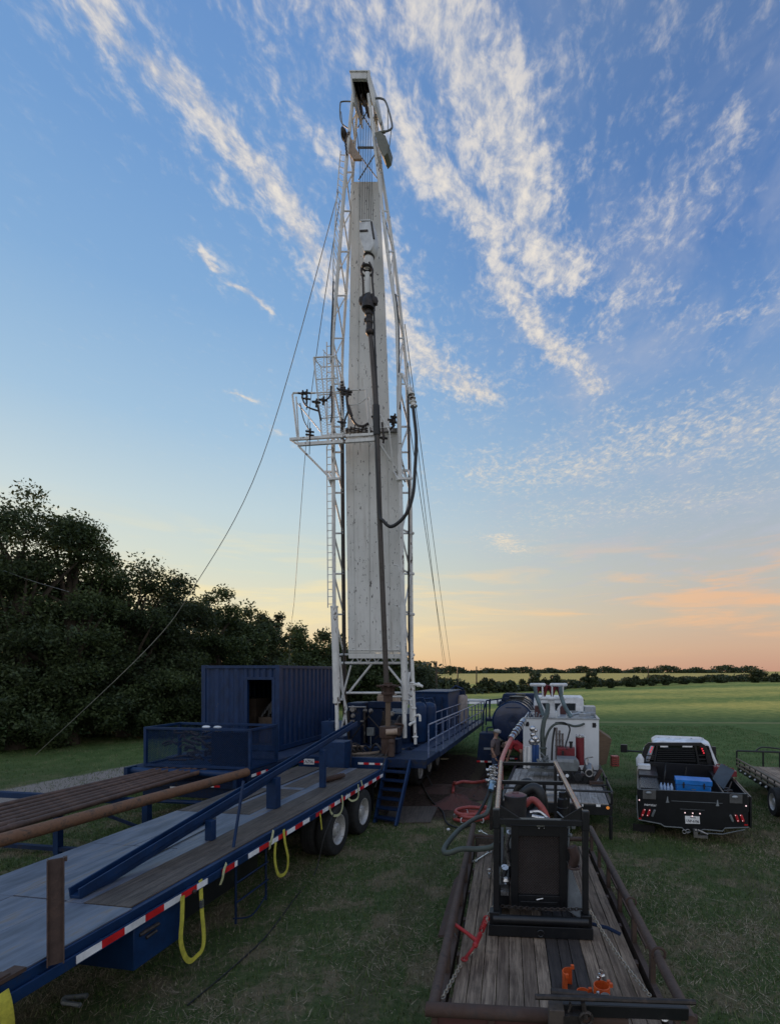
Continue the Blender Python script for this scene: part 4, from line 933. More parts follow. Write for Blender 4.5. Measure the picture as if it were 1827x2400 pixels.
# reflective tape on the side rail
def tapeside(parent,M,x,segs,z,h,seg=.3):
    a=MB(M);b_=MB(M)
    for y0,y1,ph in segs:
        y=y0;k=ph
        while y<y1-.05:
            (a if k%2==0 else b_).box((x,y,z),(x+.004,min(y+seg,y1),z+h)); y+=seg;k+=1
    a.build('reflective_tape',tape_w,parent); b_.build('reflective_tape',tape_r,parent)
tapeside(FB,FM,.061,[(-8.35,-6.6,0),(-6.32,-6.0,1),(-5.75,-3.95,0),(-3.7,-.1,1)],1.075,.075,.26)
# under-body: tool box, tanks, landing legs, mud flaps, axle
m=MB(FM); m.box((-.95,-7.65,.58),(.0,-6.95,1.03)); m.build('tool_box',blue,FB,.01)
m=MB(FM); m.tube([(.01,-7.5,.86),(.03,-7.38,.88)],.018,6); m.tube([(.0,-7.58,.93),(.04,-7.36,.95)],.022,8); m.build('tool_box_latch',steel_d,FB)
m=MB(FM); m.box((-1.9,-8.55,.5),(-1.0,-7.4,.9)); m.box((-.8,-6.8,.62),(-.2,-5.1,.95)); m.box((-1.6,-4.3,.4),(-.9,-.6,.72)); m.box((-.3,-12.4,.45),(-.05,-9.5,1.0)); m.build('underbody_box',black,FB,.01)
m=MB(FM)
for y in (-5.9,-5.16): m.tube([(-.03,y,.2),(-.03,y,1.06)],.016,6)
for z in (.5,.78): m.tube([(-.02,-5.9,z),(.0,-5.15,z+.02)],.014,6)
m.tube(smooth([(-.03,-5.95,.3),(.02,-5.6,.18),(0,-5.2,.3)]),.012,6); m.tube([(-.05,-10.2,.9),(-.02,-10.0,.3)],.015,6); m.tube([(-.02,-9.7,.9),(.02,-9.4,.35)],.015,6)
m.build('under_rail',blue_d,FB)
for y in (-2.64,-1.30):
    for x,sd_ in ((-.10,1),(-.42,1),(-1.90,-1),(-2.2,-1)): wheelthing(FB,FM,x,y,.51,.51,.27,sd_,rim_m,dish=.13 if x==-.10 else .04)
m=MB(FM)
for y in (-2.64,-1.30): m.tube([(-2.1,y,.51),(-.2,y,.51)],.075,10)
m.box((-1.9,-.55,.3),(-.02,-.53,.95)); m.build('axle',black,FB)
# hinged pipe ramp beam on posts
p0=gd(176,2103,1.27); p1=at(832,1699,12.75)
dr=(p1-p0).normalized(); sdv=dr.cross(V((0,0,1))).normalized(); upv=sdv.cross(dr)
m=MB(); m.beam(p0,p1,.15,.035); 
for s_ in(-1,1): m.beam(p0+sdv*s_*.065+upv*.05,p1+sdv*s_*.065+upv*.05,.02,.11)
m.beam(p0-upv*.06,p0.lerp(p1,.5)-upv*.06,.05,.05)
RA=m.build('ramp_beam',blue,FB,.004)
m=MB()
for (x,y0,y1,w) in ((493.5,1968,1912,.12),(641,1893,1818,.20),(756,1845,1752,.12)):
    b_=gd(x,y0,1.255); ff=(b_.y-p0.y)/(p1.y-p0.y); tz=p0.z+(p1.z-p0.z)*ff
    MM=Matrix.Translation(b_)@Matrix.Rotation(-R(9.84),4,'Z')
    mm=MB(MM); mm.box((-w/2,-w*.4,0),(w/2,w*.4,tz-1.255-.02)); mm.build('ramp_post',blue,FB,.004)
b0=gd(538,2012,1.1)+V((.03,0,0)); b1=at(571,1830,b0.y+.25)
m=MB(); m.tube([b0,b1],.022,8); m.beam(b0-V((0,0,.1)),b0+V((0,0,.1)),.08,.08); m.build('support_rod',blue,FB)
m=MB(FM); m.tube([(-1.28,-4.6,1.262),(-.9,-7.2,1.264)],.009,5); m.tube([(-1.05,-5.0,1.262),(-.86,-7.5,1.264)],.008,5); m.build('loose_cable',rubber_h,FB)
# steel post in stake pocket
b_=gd(131,2246,1.25); MM=Matrix.Translation(b_)@Matrix.Rotation(R(38),4,'Z')
m=MB(MM); m.box((-.06,-.035,-.05),(-.05,.035,.885)); m.box((.05,-.035,-.05),(.06,.035,.885)); m.box((-.05,-.006,-.05),(.05,.006,.885)); m.cbox((.07,0,.87),(.02,.04,.04))
o=m.build('stake_post',mat('rust_brown_beam',(.075,.048,.042),.7,.1,(.12,.07,.05),(.5,.7),8,bump=.4,bsc=50)); tag(o,'rust brown H-shaped steel post standing on the near edge of the flatbed','post')
m=MB(FM); m.box((-.10,-9.05,1.253),(.02,-8.75,1.285)); m.box((-.09,-9.0,1.286),(.0,-8.86,1.30)); o=m.build('stake_bracket',rust,FB)
# short pipe on the deck
a=gd(760,1836,1.25)+V((0,0,.07)); c=gd(800,1825,1.25)+V((0,0,.07)); c=a+(c-a).normalized()*.62
m=MB(); d=(c-a).normalized(); m.tube([a,c],.055,12,cap=False); m.tube([a,c],.04,12,cap=False)
for k in range(9): m.torus(a+d*(.05+k*.06),d,.056,.012,16,6)
m.torus(a,d,.055,.02,16,6); o=m.build('pipe_coupling',rust); tag(o,'short ribbed rusty pipe lying on the far end of the flatbed deck','pipe piece')
# ratchet straps hanging on the side
SP=V((-4.51,0,0))+FR_*.075; SN=FR_
def sidep(px,py,o=0): return onplane(px,py,SP+FR_*o,SN)
def strap(pts,w,mt,lb,o=0,tw=.02,mulm=None):
    P=smooth([sidep(x,y,o+tw*math.sin(i*1.3)) for i,(x,y) in enumerate(pts)],7)
    m=MB()
    vs=[];fs=[]
    for i,p in enumerate(P):
        a=P[max(i-1,0)];b_=P[min(i+1,len(P)-1)];t=(b_-a).normalized(); q=t.cross(SN).normalized()*w/2; nn=SN*.003
        vs+=[p-q-nn,p+q-nn,p+q+nn,p-q+nn]
    for i in range(len(P)-1):
        for j in range(4): fs.append((i*4+j,i*4+(j+1)%4,i*4+4+(j+1)%4,i*4+4+j))
    fs+=[(3,2,1,0),tuple(len(vs)-4+j for j in range(4))]
    m.add(vs,fs); o_=m.build('ratchet_strap',mt); tag(o_,lb,'strap','yellow straps hanging from the flatbed'); return o_
strap([(428,2100),(427,2150),(424,2205),(434,2242),(447,2252),(462,2240),(474,2225),(478,2195),(473,2130),(470,2062)],.062,yellow,'longest yellow strap loop, hanging beside the blue tool box of the flatbed')
strap([(646,1974),(644,2010),(650,2045),(660,2052),(672,2040),(675,2010),(668,1975),(665,1944)],.055,yellow,'yellow strap loop hanging just left of the flatbed rear wheels')
strap([(641,1946),(638,1962),(634,1978),(632,1990)],.05,yellow2,'short pale strap end beside the yellow loop ahead of the wheels')
strap([(531,2023),(525,2040),(522,2058),(516,2074)],.04,yellow2,'small knotted pale strap below the thin blue support rod')
strap([(801,1864),(803,1885),(798,1905),(785,1912),(775,1903),(773,1890)],.05,yellow2,'pale curved strap loop over the front wheel of the flatbed')
strap([(839,1838),(839,1868),(826,1877),(817,1872),(812,1862)],.04,yellow2,'thin strap loop above the gap between the flatbed wheels')
strap([(846,1829),(849,1842)],.04,yellow2,'tiny white strap end nearest the blue steps')
strap([(750,1906),(752,1925),(754,1944)],.035,yellow,'straight narrow yellow strap in the dark ahead of the front wheel')
strap([(0,2330),(8,2360),(14,2400),(16,2440)],.13,yellow,'wide yellow strap cut by the lower left corner of the photo')
m=MB(); c=sidep(455,2090); m.ball(c,.03,10); m.tube([c-V((.1,.05,-.02)),c],.02,8); o=m.build('strap_winch',steel_d,FB)
m=MB()
c=sidep(473,2118,.01); m.cbox(c,(.03,.05,.1)); m.build('strap_ratchet',chrome,FB)
# long cable in the grass from the flatbed
m=MB(); m.tube(smooth([sidep(785,1900),sidep(760,1960),gd(738,2048)+V((0,0,.02)),gd(690,2110)+V((0,0,.03)),gd(630,2190)+V((0,0,.02)),gd(560,2260)+V((0,0,.03)),gd(440,2360)+V((0,0,.02))]),.010,5)
o=m.build('ground_cable',rubber_h); tag(o,'thin dark cable running from the flatbed wheels diagonally across the dry grass','cable')
m=MB(); m.tube([gd(150,2346)+V((0,0,.03)),gd(205,2340)+V((0,0,.03))],.03,6); m.tube([gd(148,2356)+V((0,0,.03)),gd(188,2362)+V((0,0,.03))],.025,6); m.tube([gd(150,2346)+V((0,0,.03)),gd(148,2356)+V((0,0,.03))],.025,6)
o=m.build('bent_scrap',grey); tag(o,'bent pale blue metal scrap in the grass under the flatbed','scrap')
# ================= CONTAINER TRAILER, CONTAINER, BASKET =================
CM=frame(-5.654,14.6,9.76)
CT=thing('equipment_trailer',(-5.654,14.6,0),'blue trailer carrying the shipping container, behind the pipe bundle','trailer',az=9.76)
m=MB(CM); m.box((-2.7,-2.55,1.08),(.75,9.5,1.36)); m.box((-2.2,-2.6,.66),(.35,-2.2,1.077)); 
for x in (-1.8,-.4): m.box((x,-2.1,.7),(x+.15,9.3,1.078))
m.build('frame',blue_d,CT,.01)
m=MB(CM); m.box((-.0,-1.3,1.362),(.72,9.4,1.40)); m.box((-2.68,-1.3,1.362),(-.01,-.05,1.40)); m.build('deck_plate',blue_grat,CT)
m=MB(CM); m.tube([(-2.45,-2.7,1.30),(.55,-2.7,1.30)],.085,14); m.box((-2.5,-2.85,1.0),(-2.40,-2.56,1.40)); m.box((.5,-2.85,1.0),(.60,-2.56,1.40)); m.build('roller',blue,CT)
m=MB(CM); m.box((-2.3,-2.66,.93),(.45,-2.61,1.05)); m.build('bumper',blue_d,CT); taperow(CT,CM,-.62,.02,-2.665,.96,.05,.16); tapeside(CT,CM,.755,[(-2.5,-1.8,0)],1.2,.07,.2)
plate(CT,CM,(-1.2,-2.665,.86),.3,.15,'204 77',.1)
for x in (-2.3,.1):
    for y in (2.0,3.3): wheelthing(CT,CM,x,y,.48,.48,.28,1 if x>0 else -1)
m=MB(CM)
m.tube([(-2.5,-2.9,.62),(.2,-2.75,.60)],.05,8); m.build('skid_bar',blue,CT)
# container
BX=thing('shipping_container',(-5.654,14.6,1.5),'navy blue corrugated shipping container with an open dark doorway','container',az=9.76)
Wc,Lc,z0,z1=2.6,4.0,1.42,3.98
def corr(m,ax,x0,x1,y,z0_,z1_,per=.28,dep=.04):
    n=int((x1-x0)/per); xs=[]
    for k in range(n): a=x0+(x1-x0)*k/n; w=(x1-x0)/n; xs+=[(a,0),(a+w*.25,0),(a+w*.38,dep),(a+w*.75,dep),(a+w*.88,0)]
    xs.append((x1,0)); o=len(m.v); vs=[];fs=[]
    for (a,d) in xs:
        for z in (z0_,z1_): vs.append((a,y+d,z) if ax=='x' else (y-d,a,z))
    for k in range(len(xs)-1): fs.append((2*k,2*k+2,2*k+3,2*k+1))
    m.add(vs,fs)
cont=mat('container_blue',(.004,.024,.082),.45,0,(.09,.085,.08),(.645,.69),6,stretch=(1,1,.5),bump=.25,bsc=8,spec=.35)
m=MB(CM)
corr(m,'x',-Wc+.14,-1.14,.03,z0+.15,z1-.1); corr(m,'x',-1.14,-.12,.03,z1-.42,z1-.1,.2)
corr(m,'y',.14,Lc-.14,-.02,z0+.15,z1-.1); corr(m,'y',.14,Lc-.14,-Wc+.06,z0+.15,z1-.1); corr(m,'x',-Wc+.14,-.14,Lc-.06,z0+.15,z1-.1)
m.build('corrugated_wall',cont,BX)
m=MB(CM)
for x in (-Wc,-.14):
    for y in (0,Lc-.14): m.box((x,y,z0),(x+.14,y+.14,z1))
m.box((-Wc+.14,.0,z1-.1),(-.14,.08,z1-.01)); m.box((-Wc+.14,.0,z0),(-.14,.1,z0+.15)); m.box((-.08,.14,z1-.1),(-.0,Lc-.14,z1-.01)); m.box((-.1,.14,z0),(.0,Lc-.14,z0+.15)); m.box((-Wc,.14,z1-.1),(-Wc+.08,Lc-.14,z1-.01)); m.box((-Wc,.14,z0),(-Wc+.1,Lc-.14,z0+.15))
m.box((-Wc+.14,Lc-.08,z1-.1),(-.14,Lc,z1-.01))
m.build('corner_frame',cont,BX,.006)
m=MB(CM); m.box((-1.14,-.01,z0+.15),(-1.05,.09,z1-.42)); m.box((-.24,-.01,z0+.15),(-.141,.09,z1-.42)); m.box((-1.14,-.012,z1-.44),(-.141,.09,z1-.36)); m.build('door_frame',cont,BX,.004)
m=MB(CM); m.box((-Wc+.08,.08,z1-.06),(-.08,Lc-.08,z1-.03)); m.build('roof',cont,BX)
m=MB(CM); m.box((-Wc+.1,.15,z0+.1),(-.12,Lc-.1,z0+.14)); m.build('floor',plank_k,BX)
m=MB(CM); m.box((-1.0,.5,z0+.14),(-.55,.8,z0+.95)); m.box((-.92,.9,z0+.9),(-.5,1.3,z0+1.3)); m.tube([(-.5,.3,z0+.2),(-.28,.6,z0+1.7)],.02,6); m.box((-2.0,.8,z0+.14),(-1.3,1.6,z0+1.5)); m.build('stored_box',mat('cardboard_brown',(.07,.05,.035),.8),BX,.01)
m=MB(CM)
for k in range(7): m.tube(smooth([(-.95+.08*k,.6,z0+.95+.1*(k%3)),(-.8+.05*k,.7,z0+1.2+.07*k),(-.4,.8,z0+1.0+.09*k)]),.05,7)
m.build('stored_hose',rubber_h,BX)
# basket
q=CM@V((-.75,-2.0,1.37))
BK=thing('mesh_basket',tuple(q),'blue expanded metal basket full of dark junk on the tail of the container trailer','basket',az=9.76)
x0,x1,y0,y1,zb,zt=-2.2,.72,-2.5,-1.35,1.38,2.38
m=MB(CM)
for x in (x0,x1):
    for y in (y0,y1): m.box((x-.035,y-.035,zb),(x+.035,y+.035,zt))
for y in (y0,y1): m.box((x0+.036,y-.03,zt-.06),(x1-.036,y+.03,zt)); m.box((x0+.036,y-.03,zb),(x1-.036,y+.03,zb+.07))
for x in (x0,x1): m.box((x-.03,y0+.036,zt-.06),(x+.03,y1-.036,zt)); m.box((x-.03,y0+.036,zb),(x+.03,y1-.036,zb+.07))
m.box((x0+.036,y0+.04,zb),(x1-.036,y1-.04,zb+.03)); m.build('frame',blue,BK,.003)
m=MB(CM)
def dia(m,ax,a0,a1,fix,z0_,z1_,st=.055,r_=.0045):
    h=z1_-z0_; k=a0-h
    while k<a1:
        for sgn in (1,-1):
            pts=[]
            s0,s1=k,k+h
            t0=max(0,(a0-s0)/h); t1=min(1,(a1-s0)/h)
            if t1-t0>.02:
                pa=(s0+t0*h, z0_+t0*h if sgn>0 else z1_-t0*h); pb=(s0+t1*h, z0_+t1*h if sgn>0 else z1_-t1*h)
                A_=(pa[0],fix,pa[1]) if ax=='x' else (fix,pa[0],pa[1]); B_=(pb[0],fix,pb[1]) if ax=='x' else (fix,pb[0],pb[1])
                m.tube([A_,B_],r_,3,cap=False)
        k+=st
for y in (y0,y1): dia(m,'x',x0,x1,y,zb+.07,zt-.06)
for x in (x0,x1): dia(m,'y',y0,y1,x,zb+.07,zt-.06)
m.build('expanded_mesh',blue,BK)
m=MB(CM); m.box((-.35,y0+.02,zb+.08),(x1-.08,y0+.032,zt-.1)); m.build('side_sheet',blue_d,BK)
q=CM@V((-1.1,-1.9,1.45)); JK=thing('junk_pile',tuple(q),'heap of dark hoses and scrap with white rags inside the mesh basket','scrap')
m=MB(CM); r_=random.Random(8)
for k in range(60):
    a=V((r_.gauss(-1.0,.4),r_.uniform(-2.35,-1.5),1.45+.75*r_.random()**1.3)); b_=a+V((r_.uniform(-.5,.5),r_.uniform(-.15,.15),r_.uniform(-.12,.14)))
    m.tube(smooth([a,a.lerp(b_,.5)+V((0,0,r_.uniform(-.05,.1))),b_],4),r_.uniform(.012,.04),6)
m.build('hose_scrap',steel_d,JK)
for k in range(5):
    c=V((-.95+.12*k+r_.uniform(-.1,.1),-2.1+.1*r_.random(),2.27+.08*(k%2))); m=MB(CM); vs=[];fs=[]
    m.ball(c,.09,8,(1.3,.9,.45)); m.build('white_rag',white_c,JK)
# ================= PIPE RACK =================
RK=thing('pipe_rack',(-8.7,10.2,0),'blue pipe rack beams under the drill pipes at the left','rack')
m=MB(); a=V((-11.7,10.68,1.2)); b_=V((-6.34,9.76,1.2)); m.beam(a,b_,.10,.12); m.build('cross_beam',blue,RK,.005)
for f in (.02,.22,.6,.985):
    p=a.lerp(b_,f); m=MB(); m.beam(p-V((0,0,.06)),V((p.x,p.y,0)),.12,.12,U); m.build('rack_leg',blue,RK)
m=MB(); m.beam(V((-11.7,10.68,.14)),V((-6.34,9.76,.14)),.1,.08); m.beam(V((-7.4,9.95,.9)),V((-6.35,9.75,.62)),.03,.06); m.build('foot_beam',blue_d,RK)
a2=a-U*5;b2=b_-U*5; m=MB(); m.beam(a2,b2,.10,.12); m.build('cross_beam',blue,RK)
for f in (.1,.95):
    p=a2.lerp(b2,f); m=MB(); m.beam(p-V((0,0,.06)),V((p.x,p.y,0)),.12,.12,U); m.build('rack_leg',blue,RK)
o1=gd(578,1810,1.375); o2=gd(0,1970,1.375); o2=o1+(o2-o1)*1.6
m=MB(); m.tube([o1,o2],.10,18,cap=False); m.tube([o1,o2],.083,16); m.torus(o1-(o1-o2).normalized()*.002,(o1-o2),.092,.011,18,6)
o=m.build('casing_pipe',pipe_o); tag(o,'thick orange rusty casing pipe, the nearest pipe on the rack','pipe')
fx=[372,391,414,434,452,470,488]; ny=[1889,1899,1909,1918,1927,1937,1947]
nm=['farthest brown drill pipe at the left side of the bundle','second brown drill pipe from the far left side of the bundle','third brown drill pipe from the far side of the bundle','middle brown drill pipe of the seven in the bundle','third drill pipe from the thick orange one in the bundle','second drill pipe from the thick orange one in the bundle','brown drill pipe lying directly against the thick orange casing pipe']
for i in range(7):
    e1=gd(fx[i],1804-(i%3),1.325); e2=gd(0,ny[i],1.325); e2=e1+(e2-e1)*1.55
    m=MB(); d=(e2-e1).normalized(); m.tube([e1,e1+d*.25,e1+d*.27,e1+d*4.4,e1+d*4.42,e1+d*4.62,e1+d*4.64,e2],[.066,.066,.054,.054,.066,.066,.054,.054],12,cap=False); m.tube([e1+d*.03,e2],.04,8)
    o=m.build('drill_pipe',pipe_b); tag(o,nm[i],'pipe','brown drill pipes bundled on the rack')
# ================= ENGINE TRAILER (right foreground) =================
EM=frame(.072,9.15,4.5); EI=EM.inverted()
def L_(MI,px,py,Y): return MI@at(px,py,Y)
ET=thing('plank_trailer',(.072,9.15,0),'old brown pipe railed trailer with a weathered plank deck in the right foreground','trailer',az=4.5)
EW=2.14; N0=-4.98
r_=random.Random(5)
m=MB(EM); md=MB(EM)
k=0;x=.10
while x<EW-.12:
    w=.128+.02*r_.random(); w=min(w,EW-.10-x)
    ya=N0-.9 if x>1.56 else N0+.08
    (md if 1.0<x<1.42 else m).box((x,ya,.575),(x+w-.008,-.02,.60+r_.uniform(-.006,.004))); x+=w
m.build('deck_plank',plank,ET,.003); md.build('deck_plank',plank_k,ET,.003)
m=MB(EM)
for x in (0,EW): m.tube([(x,N0,.93),(x,0,.93)],.048,12)
for x,s_ in ((0,1),(EW,-1)):
    for k in range(7):
        y=N0+.35+k*.75; m.beam((x,y,.5),(x,y,.9),.05,.07,(0,1,0))
    m.box((x-.03,N0,.40),(x+.03,0,.57)) 
m.tube([(0,.0,.72),(EW,.0,.72)],.04,10); m.box((.06,-.05,.45),(EW-.06,.05,.57))
for k in range(6): m.box((.06,N0+.6+k*.8,.47),(EW-.06,N0+.68+k*.8,.568))
m.build('side_rail',mat('brown_pipe_rail',(.085,.055,.042),.7,.1,(.05,.035,.03),(.48,.65),6,bump=.4,bsc=40),ET)
m=MB(EM); m.box((.04,-.08,.56),(.9,-.02,.72)); m.build('head_board',plank_d,ET)
# sheet sides leaning outside the rails over the wheels
m=MB(EM); 
m.prism([(-.06,-3.3,.62),(-.06,-1.3,.62),(-.20,-1.5,.50),(-.22,-3.1,.50)],(0,0,.03)); m.build('fender',rust,ET)
m=MB(EM); m.prism([(EW+.06,-3.4,.64),(EW+.06,-1.2,.64),(EW+.20,-1.4,.52),(EW+.22,-3.2,.52)],(0,0,.03)); m.build('fender',rust,ET)
for x,sd_ in ((.16,-1),(EW-.16,1)):
    for y in (-2.75,-1.95): wheelthing(ET,EM,x,y,.28,.28,.18,sd_)
m=MB(EM); m.tube([(.1,-2.75,.28),(EW-.1,-2.75,.28)],.04,8); m.tube([(.1,-1.95,.28),(EW-.1,-1.95,.28)],.04,8); m.build('axle',black,ET)
# gate at the near end
m=MB(EM); m.tube([(-.05,N0-.02,.93),(1.62,N0-.02,.93)],.055,14); m.tube([(1.55,N0+.05,.93),(2.20,N0+.05,.93)],.03,10)
for x in (.0,.48,.95): m.box((x,N0-.05,.12),(x+.05,N0,.88))
m.build('gate_frame',rust,ET)
m=MB(EM); m.box((.05,N0-.03,.14),(.478,N0-.01,.87)); m.box((.53,N0-.03,.14),(.949,N0-.01,.87)); m.box((1.0,N0-.03,.14),(1.52,N0-.01,.87)); m.build('gate_sheet',red_d if False else mat('dark_red_brown_sheet',(.07,.025,.022),.7,0,(.04,.025,.02),(.5,.7),4),ET)
q=L_(EI,1296,2321,4.2)
m=MB(EM); m.box((q.x-.06,N0-.20,.30),(q.x+.06,N0-.08,q.z+.03)); m.build('gate_post',mat('grey_brown_post',(.07,.055,.045),.7,0,(.04,.03,.03),(.5,.7),6),ET,.005)
p=EM@V((q.x,N0-.14,.6)); tag_=0
# square tube and rods lying across the near gate
def across(a,b_,mk): 
    m=MB(); mk(m,a,b_); return m
a=at(1316,2360,4.02); b_=at(1608,2370,4.02); m=MB(); m.beam(a,b_,.085,.10); o=m.build('square_tube',black,None,.006); tag(o,'black square steel tube lying across the near end of the plank trailer','tube')
a=at(1253,2336,3.95); b_=at(1628,2349,3.93); m=MB(); m.tube([a,b_],.022,8); o=m.build('steel_rod',steel_d); tag(o,'longest dark rod lying across the trailer gate, ending past the right rail','rod')
a=at(1290,2324,4.0); b_=at(1480,2345,3.96); m=MB(); m.tube([a,b_],.02,8); m.tube([a,a.lerp(b_,.45)],.03,8); o=m.build('steel_rod',steel_d); tag(o,'shorter thick ended dark rod resting on the gate post','rod')
a=at(1330,2345,4.1); m=MB(); m.tube([a,at(1560,2352,4.05)],.014,6); o=m.build('steel_rod',steel); tag(o,'thin grey rod in front of the orange clamps','rod')
m=MB(); c=at(1372,2388,3.9); m.torus(c,(0,1,0),.05,.014,16,6); m.tube([c,c+V((-.02,.02,.12))],.02,6); m.cbox(c+V((-.1,.05,-.02)),(.16,.1,.08)); m.tube([at(1335,2350,4.0),at(1337,2356,3.9),at(1331,2372,3.9)],.01,6); o=m.build('gate_latch',steel_d,ET)
m=MB(); c=at(1556,2382,4.0); m.torus(c,(.3,1,0),.035,.012,16,6); m.tube([c+V((-.05,0,.06)),c],.01,6); m.build('gate_hook',chrome,ET)
# orange clamps
def clampring(px,py,z,r0,h,full,lb,rot=0):
    c=gd(px,py,z); m=MB()
    n=20; a0,a1=(0,2*math.pi) if full else (R(20+rot),R(200+rot)); 
    vs=[];fs=[]
    for i in range(n+1):
        a=a0+(a1-a0)*i/n
        for rr in (r0,r0-.008):
            for zz in (0,h): vs.append(c+V((math.cos(a)*rr,math.sin(a)*rr,zz)))
    for i in range(n):
        b0=i*4; 
        for p_,q_ in ((0,1),(1,3),(3,2),(2,0)): fs.append((b0+p_,b0+q_,b0+q_+4,b0+p_+4))
    if not full: fs+=[(0,2,3,1),(n*4,n*4+1,n*4+3,n*4+2)]
    m.add(vs,fs)
    for s_ in (a0,a1 if not full else a0+.5): 
        q=c+V((math.cos(s_)*(r0+.012),math.sin(s_)*(r0+.012),h)); m.cbox(q,(.03,.03,.035))
    o=m.build('pipe_clamp',orange); tag(o,lb,'clamp','orange clamps on the plank trailer'); return c
clampring(1334,2316,.60,.075,.17,False,'tall orange half clamp standing left on the planks',40)
clampring(1366,2343,.60,.065,.08,False,'small low orange half clamp between the other two clamps')
c=clampring(1409,2345,.60,.078,.15,True,'round orange clamp ring nearest the right rail')
m=MB(); m.tube([c+V((-.01,.08,.16)),c+V((.02,.09,.24))],.02,8); m.ball(c+V((.0,.08,.2)),.025,8); m.tube([c+V((-.03,.07,.18)),c+V((.05,.09,.19))],.013,6); o=m.build('clamp_bolt',chrome); tag(o,'shiny bolt assembly on the rim of the round orange clamp','bolt')
m=MB(); c=gd(1418,2372,.60); m.lathe([(.0,0),(.05,.0),(.055,.14),(.04,.16)],c,(0,0,1),16); o=m.build('white_cup',white_c); tag(o,'white cup standing beside the round orange clamp','cup')
m=MB(); c=gd(1400,2362,.60); m.tube([c,c+V((0,0,.12))],.03,8); m.ball(c+V((0,0,.14)),.02,8); o=m.build('spark_plug_tool',chrome); tag(o,'small shiny fitting just left of the white cup','fitting')
# ---------------- engine skid ----------------
SX0,SX1,SY0,SY1=.44,1.62,-3.15,.65; ZT=1.97
SK=thing('engine_power_unit',tuple(EM@V((1.03,-3.1,.605))),'black tube framed diesel power unit with mesh covered radiator on the plank trailer','power unit',az=4.5)
m=MB(EM); m.box((SX0-.03,SY0-.06,.607),(SX1+.03,SY0+.06,.74)); 
for x in (SX0,SX1-.12): m.box((x,SY0+.061,.607),(x+.12,SY1-.2,.76))
m.box((SX0+.121,-1.5,.61),(SX1-.121,-1.38,.74)); m.tube([(SX0+.02,SY0-.02,.80),(SX1-.02,SY0-.02,.80)],.052,14); m.torus((1.03,SY0-.07,.665),(0,1,0),.038,.012,18,8)
m.box((SX0-.02,SY0-.04,.742),(SX0+.10,SY0+.1,.88)); m.box((SX1-.10,SY0-.04,.742),(SX1+.02,SY0+.1,.88))
m.build('skid_base',black,SK,.006)
m=MB(EM); fx0,fx1=.50,1.57
for x in (fx0,fx1):
    m.box((x-.035,SY0+.0,.88),(x+.035,SY0+.07,ZT-.036)); m.box((x-.03,-1.4,.76),(x+.03,-1.34,ZT-.036)); m.box((x-.03,SY1-.05,.9),(x+.03,SY1+.01,ZT-.036))
m.box((fx0-.04,SY0-.005,ZT-.035),(fx1+.04,SY0+.075,ZT+.035))
m.box((fx0+.036,-1.05,ZT-.03),(fx1-.036,-.99,ZT+.03)); m.box((fx0+.036,SY1-.06,ZT-.03),(fx1-.036,SY1,ZT+.03)); m.box((1.2,-1.05,1.0),(1.26,-.99,ZT-.031))
for x,s_ in ((fx0,1),(fx1,-1)):
    m.prism([(x+s_*.036,SY0+.02,ZT-.036),(x+s_*.036,SY0+.02,ZT+.26-.1),(x+s_*.10,SY0+.02,ZT+.035),(x+s_*.26,SY0+.02,ZT+.035)] if False else [(x+s_*.04,SY0+.02,ZT+.036),(x+s_*.30,SY0+.02,ZT+.036),(x+s_*.04,SY0+.02,ZT+.2)],(0,.012,0))
m.build('frame',black,SK,.006)
topm=mat('sunset_tinted_rail_top',(.25,.2,.2),.28,.7,(.3,.08,.07),(.5,.62),3,stretch=(1,1.5,1))  # pinkish sunset reflection painted into the metal colour
for x in (fx0,fx1):
    m=MB(EM); m.tube([(x,SY0+.02,ZT+.02),(x,SY1,ZT+.02)],.042,12); m.build('top_rail',topm,SK)
# gusset bend at the front corners: rail rises behind
for x in (fx0,fx1): m=MB(EM); m.box((x-.045,SY0-.01,ZT-.09),(x+.045,SY0+.08,ZT+.15)); m.build('corner_gusset',black,SK,.012)
# radiator
rx0,rx1,ry=.68,1.38,SY0+.28
m=MB(EM); z0,z1=.80,1.84
m.box((rx0,ry,z0),(rx0+.09,ry+.16,z1)); m.box((rx1-.09,ry,z0),(rx1,ry+.16,z1)); m.box((rx0+.09,ry,z1-.13),(rx1-.09,ry+.16,z1)); m.box((rx0+.09,ry,z0),(rx1-.09,ry+.16,z0+.16)); m.box((rx0+.12,ry-.01,z0+.05),(rx1-.12,ry-.001,z0+.085)); m.box((rx0-.01,ry-.01,z1-.004),(rx1+.01,ry+.17,z1+.01))
m.build('radiator_shroud',black,SK,.005)
m=MB(EM); m.box((rx0+.09,ry+.06,z0+.16),(rx1-.09,ry+.12,z1-.13)); m.build('radiator_core',mat('brown_radiator_fins',(.045,.03,.026),.75,0,(.02,.018,.018),(.5,.7),5,stretch=(1,1,1)),SK)
m=MB(EM); dia(m,'x',rx0+.09,rx1-.09,ry+.03,z0+.16,z1-.13,.034,.0035); m.build('expanded_mesh',mat('grey_mesh_wire',(.06,.055,.055),.5),SK)
m=MB(EM); m.box((1.0,ry-.02,z1+.0),(1.1,ry,z1+.02)) ; m.ball((1.03,ry-.02,z1-.02),.012,8); m.ball((1.09,ry-.02,z1-.02),.012,8); m.tube([(1.0,ry-.03,z0+.12),(1.08,ry-.03,z0+.14)],.01,6);m.build('radiator_latch',chrome,SK)
